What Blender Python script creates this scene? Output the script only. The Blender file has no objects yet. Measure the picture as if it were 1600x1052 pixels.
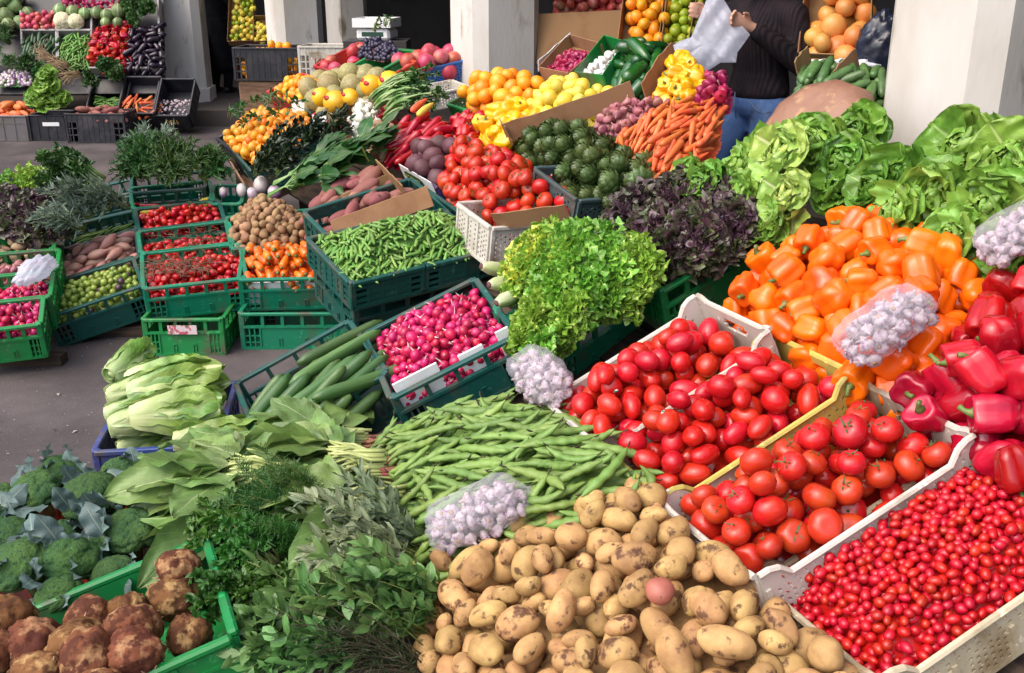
import bpy, math, random
import numpy as np
from mathutils import Matrix, Vector

# ---------------------------------------------------------------- camera, sky, sun, exposure
sc = bpy.context.scene
COL = sc.collection
CAM_H, CAM_PITCH = 1.77, math.radians(19.8)
cam = bpy.data.cameras.new('camera'); cam.sensor_width = 36; cam.lens = 36; cam.clip_start = .05; cam.clip_end = 500
co = bpy.data.objects.new('camera', cam); COL.objects.link(co)
co.location = (0, 0, CAM_H); co.rotation_euler = (math.pi/2-CAM_PITCH, 0, 0)
sc.camera = co
W = bpy.data.worlds.new('World'); sc.world = W; W.use_nodes = True
wn = W.node_tree.nodes; bg = wn['Background']
sky = wn.new('ShaderNodeTexSky'); sky.sky_type = 'NISHITA'; sky.sun_disc = False
SUN_EL, SUN_AZ = math.radians(52), math.radians(-125)     # azimuth from +Y towards +X
sky.sun_elevation = SUN_EL; sky.sun_rotation = SUN_AZ
sky.air_density = 1.0; sky.dust_density = 4.0; sky.ozone_density = 1.0
W.node_tree.links.new(sky.outputs[0], bg.inputs[0]); bg.inputs[1].default_value = .15
sl = bpy.data.lights.new('sun', 'SUN'); sl.energy = .9; sl.angle = math.radians(75); sl.color = (1, .93, .83)
so = bpy.data.objects.new('sun', sl); COL.objects.link(so)
sd = Vector((math.sin(SUN_AZ)*math.cos(SUN_EL), math.cos(SUN_AZ)*math.cos(SUN_EL), math.sin(SUN_EL)))
so.rotation_euler = sd.to_track_quat('Z', 'Y').to_euler()
sc.view_settings.view_transform = 'Standard'; sc.view_settings.look = 'None'
sc.view_settings.exposure = 1.05; sc.view_settings.gamma = 1; sc.view_settings.use_curve_mapping = False
sc.cycles.max_bounces = 8; sc.cycles.transparent_max_bounces = 16
sc.render.engine = 'CYCLES'

rng = np.random.RandomState(11)
PI = math.pi

# ---------------------------------------------------------------- frames: planes of the place
FX = 1600.; CX, CY = 800., 526.
C0 = np.array([0, 0, CAM_H]); cp, sp_ = math.cos(CAM_PITCH), math.sin(CAM_PITCH)
FWD = np.array([0, cp, -sp_]); UPV = np.array([0, sp_, cp]); RT = np.array([1., 0, 0])
def ray(x, y): return FWD+RT*((x-CX)/FX)-UPV*((y-CY)/FX)
def at(x, y, z):
    r = ray(x, y); return C0+r*((z-CAM_H)/r[2])
def atd(x, y, d): return C0+ray(x, y)*d
def nrm(a): a = np.asarray(a, float); return a/np.linalg.norm(a)
class Fr:                                    # a sloping plane: origin, u (right), v (up the slope), n (normal)
    def __init__(s, o, u, v):
        s.o = np.asarray(o, float); s.u = nrm(u); v = np.asarray(v, float); s.v = nrm(v-s.u*(v@s.u)); s.n = np.cross(s.u, s.v)
    def hit(s, x, y):
        r = ray(x, y); t = ((s.o-C0)@s.n)/(r@s.n); p = C0+r*t-s.o
        return np.array([p@s.u, p@s.v])
    def w(s, a, b, c=0): return s.o+s.u*a+s.v*b+s.n*c
    def M(s, a=0, b=0, c=0):
        o = s.w(a, b, c)
        return Matrix(((s.u[0], s.v[0], s.n[0], o[0]), (s.u[1], s.v[1], s.n[1], o[1]), (s.u[2], s.v[2], s.n[2], o[2]), (0, 0, 0, 1)))
    def rot(s, deg, a=0, b=0, c=0):
        k = math.radians(deg)
        return Fr(s.w(a, b, c), s.u*math.cos(k)+s.v*math.sin(k), s.v*math.cos(k)-s.u*math.sin(k))
    def sub(s, x, y, deg=0, off=0):
        a, b = s.hit(x, y); return s.rot(deg, a, b, off)
    def up(s, off):
        return Fr(s.o+s.n*off, s.u, s.v)
def fr_ang(o, yaw, slope, roll=0):
    y, a, r = map(math.radians, (yaw, slope, roll))
    u = np.array([math.cos(y), math.sin(y), 0]); v = np.array([-math.sin(y), math.cos(y), 0]); n = np.array([0, 0, 1.])
    v2 = v*math.cos(a)+n*math.sin(a); n2 = n*math.cos(a)-v*math.sin(a)
    return Fr(o, u*math.cos(r)+n2*math.sin(r), v2)
# the sloping stall: rises at 24 degrees from the aisle to the row of pillars
PILLAR = np.array([1.55, 3.5]); INW = nrm([.88, .47]); ALONG = np.array([-INW[1], INW[0]])
def st(t, s, z=0): p = PILLAR+INW*t+ALONG*s; return np.array([p[0], p[1], z])
S = Fr(np.array([*(PILLAR-1.4*INW), .71]), [INW[1], -INW[0], 0], [INW[0], INW[1], .44])
FLAT = Fr([0, 0, .34], [1, 0, 0], [0, 1, 0])
LP = fr_ang((-1.6, 4.97, .37), 14, 14, .5)          # left columns of crates
LPO = fr_ang((-2.1, 4.97, .265), 17, 13, 12)        # the tipped column of crates

# ---------------------------------------------------------------- mesh building
class G:
    def __init__(s): s.V = []; s.F = []; s.MI = []; s.UV = []; s.n = 0
    def add(s, v, fs, m=0, uv=None):
        v = np.asarray(v, float).reshape(-1, 3)
        if not isinstance(fs, (list, tuple)): fs = [fs]
        for f in fs:
            if len(f): s.F.append(np.asarray(f, int)+s.n); s.MI.append(m)
        s.V.append(v); s.UV.append(np.zeros((len(v), 2)) if uv is None else np.asarray(uv, float)); s.n += len(v)
        return s
    def addM(s, g, M=None):
        """append another G transformed by a 4x4 numpy matrix"""
        for f, m in zip(g.F, g.MI): s.F.append(f+s.n); s.MI.append(m)
        v = np.concatenate(g.V)
        if M is not None: v = v@M[:3, :3].T+M[:3, 3]
        s.V.append(v); s.UV.append(np.concatenate(g.UV)); s.n += len(v)
        return s
    def mesh(s, name, mats, smooth=True):
        me = bpy.data.meshes.new(name)
        V = np.concatenate(s.V).astype(np.float32); UV = np.concatenate(s.UV).astype(np.float32)
        loops = np.concatenate([f.ravel() for f in s.F]).astype(np.int32)
        tot = np.concatenate([np.full(len(f), f.shape[1]) for f in s.F]).astype(np.int32)
        mi = np.concatenate([np.full(len(f), m) for f, m in zip(s.F, s.MI)]).astype(np.int32)
        start = np.concatenate([[0], np.cumsum(tot)[:-1]]).astype(np.int32)
        me.vertices.add(len(V)); me.vertices.foreach_set('co', V.ravel())
        me.loops.add(len(loops)); me.loops.foreach_set('vertex_index', loops)
        me.polygons.add(len(tot)); me.polygons.foreach_set('loop_start', start); me.polygons.foreach_set('loop_total', tot)
        me.polygons.foreach_set('material_index', mi)
        me.polygons.foreach_set('use_smooth', np.full(len(tot), smooth, dtype=bool))
        l = me.uv_layers.new(name='UVMap'); l.data.foreach_set('uv', UV[loops].ravel())
        for m in (mats if isinstance(mats, (list, tuple)) else [mats]): me.materials.append(m)
        me.update(calc_edges=True); me.validate()
        return me
def gridf(nu, nv, wrap=False):
    """faces of a grid with nu points along the first axis, nv along the second (index i*nv+j)"""
    i, j = np.meshgrid(np.arange(nu-1), np.arange(nv if wrap else nv-1), indexing='ij')
    i = i.ravel(); j = j.ravel(); k = (j+1) % nv
    return np.stack([i*nv+j, i*nv+k, (i+1)*nv+k, (i+1)*nv+j], 1)
def wob(d, r, amp, freq, n=6):
    k = r.normal(size=(n, 3))*freq; ph = r.uniform(0, 6.28, n)
    return 1+amp*np.sin(d@k.T+ph).sum(1)/math.sqrt(n)
def sphere(nu=14, nv=9):
    """unit sphere, poles on z"""
    th = np.linspace(0, 2*PI, nu, endpoint=False); ph = np.linspace(0.02, PI-.02, nv)
    P, T = np.meshgrid(ph, th, indexing='ij')
    v = np.stack([np.sin(P)*np.cos(T), np.sin(P)*np.sin(T), np.cos(P)], -1).reshape(-1, 3)
    f = gridf(nv, nu, True)[:, ::-1]
    return v, [f, np.arange(nu)[None, :], np.arange((nv-1)*nu, nv*nu)[None, ::-1]]
def lathe(prof, ns=14, mod=None):
    """prof: list of (r,z) from top to bottom; mod(theta, k)->factor"""
    prof = np.asarray(prof, float); n = len(prof); th = np.linspace(0, 2*PI, ns, endpoint=False)
    r = np.repeat(prof[:, :1], ns, 1)
    if mod is not None: r = r*np.array([mod(th, k/(n-1)) for k in range(n)])
    v = np.stack([r*np.cos(th), r*np.sin(th), np.repeat(prof[:, 1:], ns, 1)], -1).reshape(-1, 3)
    return v, [gridf(n, ns, True)[:, ::-1], np.arange(ns)[None, :], np.arange((n-1)*ns, n*ns)[None, ::-1]]
def tube(pts, rad, ns=7, ry=None):
    """tapered tube; rad per point, ry an optional flattening factor"""
    pts = np.asarray(pts, float); n = len(pts); rad = np.broadcast_to(np.asarray(rad, float), (n,))
    t = np.gradient(pts, axis=0); t /= np.linalg.norm(t, axis=1)[:, None]+1e-9
    ref = np.array([0, 0, 1.]) if abs(t[:, 2]).mean() < .8 else np.array([1., 0, 0])
    a = np.cross(ref, t); a /= np.linalg.norm(a, axis=1)[:, None]+1e-9; b = np.cross(t, a)
    th = np.linspace(0, 2*PI, ns, endpoint=False)
    v = pts[:, None]+rad[:, None, None]*(a[:, None]*np.cos(th)[None, :, None]+b[:, None]*np.sin(th)[None, :, None]*(1 if ry is None else ry))
    uv = np.stack(np.meshgrid(np.linspace(0, 1, n), th/6.283, indexing='ij')[::-1], -1).reshape(-1, 2)
    return v.reshape(-1, 3), [gridf(n, ns, True), np.arange(ns)[None, ::-1], np.arange((n-1)*ns, n*ns)[None, :]], uv
BOXF = np.array([[0, 3, 2, 1], [4, 5, 6, 7], [0, 1, 5, 4], [1, 2, 6, 5], [2, 3, 7, 6], [3, 0, 4, 7]])
def box(x0, x1, y0, y1, z0, z1):
    return np.array([[x0, y0, z0], [x1, y0, z0], [x1, y1, z0], [x0, y1, z0], [x0, y0, z1], [x1, y0, z1], [x1, y1, z1], [x0, y1, z1]], float), BOXF
def bevbox(x0, x1, y0, y1, z0, z1, b):
    """box with chamfered edges"""
    v = []; 
    for k, (xx, yy, zz) in enumerate(box(x0, x1, y0, y1, z0, z1)[0]):
        sx = 1 if xx == x0 else -1; sy = 1 if yy == y0 else -1; sz = 1 if zz == z0 else -1
        v += [[xx, yy+sy*b, zz+sz*b], [xx+sx*b, yy, zz+sz*b], [xx+sx*b, yy+sy*b, zz]]
    X = lambda c: 3*c; Y = lambda c: 3*c+1; Z = lambda c: 3*c+2
    q = [[Z(0), Z(3), Z(2), Z(1)], [Z(4), Z(5), Z(6), Z(7)], [Y(0), Y(1), Y(5), Y(4)], [X(1), X(2), X(6), X(5)], [Y(2), Y(3), Y(7), Y(6)], [X(3), X(0), X(4), X(7)]]
    q += [[Y(0), Z(0), Z(1), Y(1)], [X(1), Z(1), Z(2), X(2)], [Y(2), Z(2), Z(3), Y(3)], [X(3), Z(3), Z(0), X(0)]]
    q += [[Z(4), Y(4), Y(5), Z(5)], [Z(5), X(5), X(6), Z(6)], [Z(6), Y(6), Y(7), Z(7)], [Z(7), X(7), X(4), Z(4)]]
    q += [[X(0), Y(0), Y(4), X(4)], [Y(1), X(1), X(5), Y(5)], [X(2), Y(2), Y(6), X(6)], [Y(3), X(3), X(7), Y(7)]]
    t = [[X(0), Z(0), Y(0)], [Y(1), Z(1), X(1)], [X(2), Z(2), Y(2)], [Y(3), Z(3), X(3)], [X(4), Y(4), Z(4)], [Y(5), X(5), Z(5)], [X(6), Y(6), Z(6)], [Y(7), X(7), Z(7)]]
    return np.array(v, float), [np.array(q), np.array(t)]
def leafv(L, Wd, a0=.2, a1=.6, cup=.3, wave=.0, nw=3, ph=0., nx=9, ny=7, prof=None, jag=0., a2=0., crum=0.):
    """a leaf growing along +y from the origin, face up; returns v, f, uv"""
    u = np.linspace(0, 1, nx); t = np.linspace(-1, 1, ny)
    a = a0+a1*u+a2*u*u
    ds = L/(nx-1); y = np.concatenate([[0], np.cumsum(np.cos((a[1:]+a[:-1])/2)*ds)]); z = np.concatenate([[0], np.cumsum(np.sin((a[1:]+a[:-1])/2)*ds)])
    pr = prof(u) if prof is not None else np.sin(PI*np.clip(u, 0, 1)**.8)**.75
    pr = np.maximum(pr, .04)
    w = Wd*.5*pr
    U, T = np.meshgrid(u, t, indexing='ij')
    sgn = np.sign(T)
    off = cup*w[:, None]*T*T + wave*np.abs(T)**1.6*np.sin(nw*6.283*U+ph+sgn*1.1)*np.minimum(pr, 1)[:, None]
    off += .35*wave*np.abs(T)**2*np.sin(nw*2.3*6.283*U+ph*2+sgn*2)*np.minimum(pr, 1)[:, None]
    if crum:
        for q in range(5): off = off+crum*np.sin(U*(5+4*q)*math.cos(ph*3.1+q*2.3)+T*(4+3*q)*math.sin(ph*1.7+q*1.9)+ph*(q+1))/(1+.5*q)*np.minimum(1, U*4)[:, None if U.ndim == 1 else slice(None)]
    ww = w[:, None]*(1-.25*cup*cup*T*T)*(1+jag*np.abs(T)*np.sin(nw*3.1*6.283*U+sgn))
    x = T*ww
    yy = y[:, None]-np.sin(a)[:, None]*off; zz = z[:, None]+np.cos(a)[:, None]*off
    v = np.stack([x, yy, zz], -1).reshape(-1, 3)
    uv = np.stack([T*.5+.5, U], -1).reshape(-1, 2)
    return v, gridf(nx, ny)[:, ::-1], uv
def rotm(ax, ang):
    return np.array(Matrix.Rotation(ang, 4, ax))
def trs(loc=(0, 0, 0), R=None, s=1.):
    m = np.eye(4); m[:3, :3] = (np.eye(3) if R is None else R[:3, :3])*s; m[:3, 3] = loc; return m
def basis(x=None, z=None, roll=0.):
    """rotation whose x axis (or z axis) is the given direction, rolled about it"""
    if x is not None:
        x = nrm(x); h = np.array([0, 0, 1.]) if abs(x[2]) < .9 else np.array([0, 1., 0]); y = nrm(np.cross(h, x)); zz = np.cross(x, y)
        c, s_ = math.cos(roll), math.sin(roll); y2 = y*c+zz*s_; z2 = zz*c-y*s_
        return np.stack([x, y2, z2], 1)
    z = nrm(z); h = np.array([1., 0, 0]) if abs(z[0]) < .9 else np.array([0, 1., 0]); y = nrm(np.cross(z, h)); x = np.cross(y, z)
    c, s_ = math.cos(roll), math.sin(roll); x2 = x*c+y*s_; y2 = y*c-x*s_
    return np.stack([x2, y2, z], 1)

# ---------------------------------------------------------------- objects and tags
def ob(name, me, M=None, parent=None):
    o = bpy.data.objects.new(name, me); COL.objects.link(o)
    if parent is not None: o.parent = parent
    if M is not None: o.matrix_basis = M if isinstance(M, Matrix) else Matrix(M.tolist())
    return o
def tag(o, label=None, cat=None, group=None, kind=None):
    if label: o['label'] = label
    if cat: o['category'] = cat
    if group: o['group'] = group
    if kind: o['kind'] = kind
    return o

# ---------------------------------------------------------------- materials
def nt(name):
    m = bpy.data.materials.new(name); m.use_nodes = True; t = m.node_tree
    return m, t, t.nodes, t.links, t.nodes['Principled BSDF']
def rgb(c): return (c[0], c[1], c[2], 1)
def veg(name, c1, c2=None, sc_=8., thr=(.42, .62), rough=.35, hv=.015, vv=.2, bump=0., bsc=60., spec=.5, sss=0., c3=None, sc3=20., thr3=(.55, .62), coat=0., det=4, stretch=None):
    m, t, N, Lk, b = nt(name)
    tc = N.new('ShaderNodeTexCoord'); oi = N.new('ShaderNodeObjectInfo')
    ad = N.new('ShaderNodeVectorMath'); ad.operation = 'MULTIPLY_ADD'
    Lk.new(oi.outputs['Random'], ad.inputs[0]); ad.inputs[1].default_value = (37, 21, 53); Lk.new(tc.outputs['Object'], ad.inputs[2])
    vec = ad.outputs[0]
    if stretch:
        mp = N.new('ShaderNodeMapping'); mp.inputs['Scale'].default_value = stretch; Lk.new(vec, mp.inputs[0]); vec = mp.outputs[0]
    def layer(prev, c, s, th):
        no = N.new('ShaderNodeTexNoise'); no.inputs['Scale'].default_value = s; no.inputs['Detail'].default_value = det; no.inputs['Roughness'].default_value = .6; Lk.new(vec, no.inputs['Vector'])
        mr = N.new('ShaderNodeMapRange'); mr.interpolation_type = 'SMOOTHSTEP'; mr.inputs[1].default_value, mr.inputs[2].default_value = th; Lk.new(no.outputs['Fac'], mr.inputs[0])
        mx = N.new('ShaderNodeMix'); mx.data_type = 'RGBA'; Lk.new(mr.outputs[0], mx.inputs[0])
        if isinstance(prev, tuple): mx.inputs[6].default_value = prev
        else: Lk.new(prev, mx.inputs[6])
        mx.inputs[7].default_value = rgb(c); return mx.outputs[2]
    out = layer(rgb(c1), c2 if c2 else c1, sc_, thr)
    if c3: out = layer(out, c3, sc3, thr3)
    hs = N.new('ShaderNodeHueSaturation')
    def lin(k, lo, hi):
        q = N.new('ShaderNodeMath'); q.operation = 'MULTIPLY'; q.inputs[1].default_value = k; Lk.new(oi.outputs['Random'], q.inputs[0])
        f = N.new('ShaderNodeMath'); f.operation = 'FRACT'; Lk.new(q.outputs[0], f.inputs[0])
        r = N.new('ShaderNodeMapRange'); r.inputs[3].default_value = lo; r.inputs[4].default_value = hi; Lk.new(f.outputs[0], r.inputs[0]); return r.outputs[0]
    Lk.new(lin(7.3, .5-hv, .5+hv), hs.inputs['Hue']); Lk.new(lin(13.7, 1-vv, 1+vv*.6), hs.inputs['Value']); Lk.new(out, hs.inputs['Color'])
    Lk.new(hs.outputs[0], b.inputs['Base Color'])
    b.inputs['Roughness'].default_value = rough; b.inputs['Specular IOR Level'].default_value = spec
    if coat: b.inputs['Coat Weight'].default_value = coat; b.inputs['Coat Roughness'].default_value = .12
    if bump:
        no = N.new('ShaderNodeTexNoise'); no.inputs['Scale'].default_value = bsc; no.inputs['Detail'].default_value = 4; Lk.new(vec, no.inputs['Vector'])
        bp = N.new('ShaderNodeBump'); bp.inputs['Strength'].default_value = bump; bp.inputs['Distance'].default_value = .004; Lk.new(no.outputs['Fac'], bp.inputs['Height']); Lk.new(bp.outputs[0], b.inputs['Normal'])
    return m
def leafm(name, edge, mid, rough=.42, veins=9., midw=.09, base=.2, bump=.25, vv=.25, hv=.02, trans=.22, basec=None, mottle=None, vs=.35):
    """leaf colour from the leaf's own uv: pale midrib, side veins, paler base"""
    m, t, N, Lk, b = nt(name)
    uv = N.new('ShaderNodeUVMap'); sep = N.new('ShaderNodeSeparateXYZ'); Lk.new(uv.outputs[0], sep.inputs[0])
    oi = N.new('ShaderNodeObjectInfo'); tc = N.new('ShaderNodeTexCoord')
    def mth(op, a, c=None, d=None):
        q = N.new('ShaderNodeMath'); q.operation = op
        for k, x in enumerate((a, c, d)):
            if x is None: continue
            if isinstance(x, (int, float)): q.inputs[k].default_value = x
            else: Lk.new(x, q.inputs[k])
        return q.outputs[0]
    def mapr(x, a, c, lo, hi):
        r = N.new('ShaderNodeMapRange'); r.interpolation_type = 'SMOOTHSTEP'; Lk.new(x, r.inputs[0])
        for k, q in zip((1, 2, 3, 4), (a, c, lo, hi)): r.inputs[k].default_value = q
        return r.outputs[0]
    tt = mth('ABSOLUTE', mth('MULTIPLY_ADD', sep.outputs[0], 2., -1.)); u = sep.outputs[1]
    mr = mapr(tt, midw*.35, midw, 1, 0)
    wv = mth('ABSOLUTE', mth('SINE', mth('MULTIPLY', mth('SUBTRACT', u, mth('MULTIPLY', tt, .35)), veins*3.14159)))
    vn = mapr(wv, 0, .22, vs, 0)
    bs = mapr(u, 0, base, .9, 0)
    pale = mth('MAXIMUM', mth('MAXIMUM', mr, vn), bs)
    no = N.new('ShaderNodeTexNoise'); no.inputs['Scale'].default_value = 22; no.inputs['Detail'].default_value = 4; Lk.new(tc.outputs['Object'], no.inputs['Vector'])
    m0 = N.new('ShaderNodeMix'); m0.data_type = 'RGBA'; Lk.new(mapr(no.outputs['Fac'], .35, .65, 0, 1), m0.inputs[0]); m0.inputs[6].default_value = rgb(edge); m0.inputs[7].default_value = rgb(mottle if mottle else tuple(x*.68 for x in edge))
    mx = N.new('ShaderNodeMix'); mx.data_type = 'RGBA'; Lk.new(pale, mx.inputs[0]); Lk.new(m0.outputs[2], mx.inputs[6]); mx.inputs[7].default_value = rgb(mid)
    hs = N.new('ShaderNodeHueSaturation'); Lk.new(mx.outputs[2], hs.inputs['Color'])
    Lk.new(mapr(mth('FRACT', mth('MULTIPLY', oi.outputs['Random'], 7.3)), 0, 1, .5-hv, .5+hv), hs.inputs['Hue'])
    Lk.new(mapr(mth('FRACT', mth('MULTIPLY', oi.outputs['Random'], 13.7)), 0, 1, 1-vv, 1+vv*.7), hs.inputs['Value'])
    Lk.new(hs.outputs[0], b.inputs['Base Color']); b.inputs['Roughness'].default_value = rough
    hgt = mth('ADD', mth('MULTIPLY', pale, .6), no.outputs['Fac'])
    bp = N.new('ShaderNodeBump'); bp.inputs['Strength'].default_value = bump; bp.inputs['Distance'].default_value = .006; Lk.new(hgt, bp.inputs['Height']); Lk.new(bp.outputs[0], b.inputs['Normal'])
    tr = N.new('ShaderNodeBsdfTranslucent'); Lk.new(hs.outputs[0], tr.inputs[0]); Lk.new(bp.outputs[0], tr.inputs['Normal'])
    ms = N.new('ShaderNodeMixShader'); ms.inputs[0].default_value = trans; Lk.new(b.outputs[0], ms.inputs[1]); Lk.new(tr.outputs[0], ms.inputs[2])
    Lk.new(ms.outputs[0], N['Material Output'].inputs[0])
    return m
def plastic(name, c, dirt=(.10, .085, .06), amt=(.47, .72), rough=.42, sc_=6.):
    return veg(name, c, dirt, sc_=sc_, thr=amt, rough=rough, vv=.14, hv=.006, bump=.06, bsc=90, c3=tuple(min(1, x*1.5+.03) for x in c), sc3=35, thr3=(.6, .7))
def film(name, c=(.85, .86, .92), op=.35, rough=.12):
    """thin polythene: partly see-through, glossy, crumpled"""
    m, t, N, Lk, b = nt(name)
    b.inputs['Base Color'].default_value = rgb(c); b.inputs['Roughness'].default_value = rough; b.inputs['Specular IOR Level'].default_value = .6
    tp = N.new('ShaderNodeBsdfTransparent'); ms = N.new('ShaderNodeMixShader'); ms.inputs[0].default_value = op
    tl = N.new('ShaderNodeBsdfTranslucent'); tl.inputs[0].default_value = rgb(c); m2 = N.new('ShaderNodeMixShader'); m2.inputs[0].default_value = .4
    Lk.new(b.outputs[0], m2.inputs[1]); Lk.new(tl.outputs[0], m2.inputs[2])
    tc = N.new('ShaderNodeTexCoord'); no = N.new('ShaderNodeTexNoise'); no.inputs['Scale'].default_value = 28; no.inputs['Detail'].default_value = 5; no.inputs['Distortion'].default_value = 1.2; Lk.new(tc.outputs['Object'], no.inputs['Vector'])
    bp = N.new('ShaderNodeBump'); bp.inputs['Strength'].default_value = .6; bp.inputs['Distance'].default_value = .01; Lk.new(no.outputs['Fac'], bp.inputs['Height']); Lk.new(bp.outputs[0], b.inputs['Normal'])
    Lk.new(tp.outputs[0], ms.inputs[1]); Lk.new(m2.outputs[0], ms.inputs[2]); Lk.new(ms.outputs[0], N['Material Output'].inputs[0])
    return m
# ---------------------------------------------------------------- heaps: goods dropped one by one onto a mound
def inpoly(P, poly):
    x, y = P[..., 0], P[..., 1]; r = np.zeros(x.shape, bool); n = len(poly)
    for k in range(n):
        x1, y1 = poly[k]; x2, y2 = poly[(k+1) % n]
        c = ((y1 > y) != (y2 > y)) & (x < (x2-x1)*(y-y1)/((y2-y1) if y2 != y1 else 1e-9)+x1)
        r ^= c
    return r
def edged(P, poly):
    d = np.full(P.shape[:-1], 1e9); n = len(poly)
    for k in range(n):
        a = np.array(poly[k]); b = np.array(poly[(k+1) % n]); ab = b-a
        t = np.clip(((P-a)@ab)/(ab@ab+1e-12), 0, 1); d = np.minimum(d, np.linalg.norm(P-a-t[..., None]*ab, axis=-1))
    return d
def px(fr, pts): return [tuple(fr.hit(x, y)) for x, y in pts]
def rect(w, d, inset=0.): a, b = w/2-inset, d/2-inset; return [(-a, -b), (a, -b), (a, b), (-a, b)]
class Kind:
    def __init__(s, name, g, mats, parts=()):
        s.g = g; s.mats = mats; s.me = g.mesh(name, mats); s.parts = [(pn, pg.mesh(pn, pm), pg, pm) for pn, pg, pm in parts]
def place(name, kd, M, label, cat, group):
    o = tag(ob(name, kd.me, M), label, cat, group)
    for pn, pme, _, _ in kd.parts: ob(pn, pme, None, o)
    return o
def pack(poly, n, r, L, ks, topf, depth, yawf, rn, cand=20, smin=.85, smax=1.12, squash=.9, allow=.85):
    P = np.array(poly); lo, hi = P.min(0), P.max(0); pool = np.empty((0, 2))
    while len(pool) < 3000:
        q = rn.uniform(lo, hi, (4000, 2)); pool = np.concatenate([pool, q[inpoly(q, poly)]])
        if len(pool) == 0: return []
    base_all = topf(pool)
    X = np.zeros((0, 3)); RR = np.zeros(0); out = []; fails = 0
    lam = np.linspace(-1, 1, ks) if ks > 1 else np.zeros(1)
    while len(out) < n and fails < 45:
        s = rn.uniform(smin, smax); rr = r*s; ix = rn.randint(0, len(pool), cand); c = pool[ix]
        yaw = yawf(c, rn); dirn = np.stack([np.cos(yaw), np.sin(yaw)], 1)
        Q = c[:, None]+dirn[:, None]*(lam*L*s)[None, :, None]
        top = base_all[ix]
        z = np.repeat((top-depth+rr)[:, None], ks, 1)
        if len(X):
            d2 = ((Q[:, :, None]-X[None, None, :, :2])**2).sum(-1); q = ((RR+rr)*squash)**2-d2
            zz = np.where(q > 0, X[:, 2]+np.sqrt(np.maximum(q, 0)), -9).max(-1); z = np.maximum(z, zz)
        if ks > 1:
            h = ks//2; a = z[:, :h+1].max(1); b = z[:, h:].max(1); zm = (a+b)/2; tl = np.clip((b-a)/(L*s*1.3), -.4, .4)
        else: zm = z[:, 0]; tl = np.zeros(cand)
        sco = zm-top; k = int(np.argmin(sco))
        if sco[k]+rr*.6 > allow*r: fails += 1; continue
        zz = zm[k]+lam*L*s*np.tan(tl[k])
        X = np.concatenate([X, np.concatenate([Q[k], zz[:, None]], 1)]); RR = np.concatenate([RR, np.full(ks, rr)])
        out.append((c[k, 0], c[k, 1], zm[k], yaw[k], tl[k], s, top[k]-zm[k]))
    return out
def topfun(poly, hmid, hedge, ew, bumps=None):
    def f(P):
        t = np.clip(edged(P, poly)/ew, 0, 1); t = t*t*(3-2*t); h = hedge+(hmid-hedge)*t
        if bumps is not None:
            for bx, by, bh, bs in bumps: h = h+bh*np.exp(-((P[..., 0]-bx)**2+(P[..., 1]-by)**2)/(bs*bs))
        return h
    return f
def bed(fr, poly, topf, depth, r, mat, name, label, cat, extend=0.):
    """the mass of goods below the ones that can be told apart"""
    P = np.array(poly); lo, hi = P.min(0)-extend, P.max(0)+extend; st_ = max(r*.5, .008)
    nx, ny = [int(min(90, max(4, (hi-lo)[k]/st_)))+1 for k in (0, 1)]
    U, V = np.meshgrid(np.linspace(lo[0], hi[0], nx), np.linspace(lo[1], hi[1], ny), indexing='ij'); Q = np.stack([U, V], -1)
    rn = np.random.RandomState(3)
    z = topf(Q)-depth
    c = Q+rn.normal(size=Q.shape)*r*.1
    z = z+r*.35*(np.sin(c[..., 0]*2.6/r)*np.sin(c[..., 1]*2.6/r))
    ins = inpoly(Q, poly)
    f = gridf(nx, ny)[:, ::-1]; f = f[ins.ravel()[f].any(1)][:, ::-1]
    if not len(f): return
    g = G().add(np.stack([U, V, z], -1).reshape(-1, 3), f)
    o = ob(name, g.mesh(name, mat), fr.M()); tag(o, label, cat, None, 'stuff'); return o
HEAPS = []
def seen_share(rec):
    """how much of each piece its neighbours leave open towards the aisle; buried ones join the mass"""
    C = np.concatenate([q[4] for q in rec])-C0; own = np.concatenate([np.full(len(q[4]), i) for i, q in enumerate(rec)]); R = np.concatenate([np.full(len(q[4]), q[5]) for q in rec])
    d = np.linalg.norm(C, axis=1); w = C/d[:, None]; a = np.cross(w, [0, 0, 1.]); a /= np.linalg.norm(a, axis=1)[:, None]; b = np.cross(a, w)
    res = np.zeros(len(rec)); cnt = np.zeros(len(rec))
    for (x, y) in ((0, 0), (.6, 0), (-.6, 0), (0, .6), (0, -.6), (.5, .65), (-.5, .65)):
        P = C+(a*x+b*y)*R[:, None]; D = P/np.linalg.norm(P, axis=1)[:, None]
        for i in range(0, len(P), 500):
            t = D[i:i+500]@C.T; q = (d**2)[None]-t*t; oc = (q < (R*.95)[None]**2) & (t < np.linalg.norm(P[i:i+500], axis=1)[:, None]-R[i:i+500, None]*.3) & (own[i:i+500, None] != own[None])
            op = ~oc.any(1); np.add.at(res, own[i:i+500], op); np.add.at(cnt, own[i:i+500], 1)
    return res/np.maximum(cnt, 1)
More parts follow.
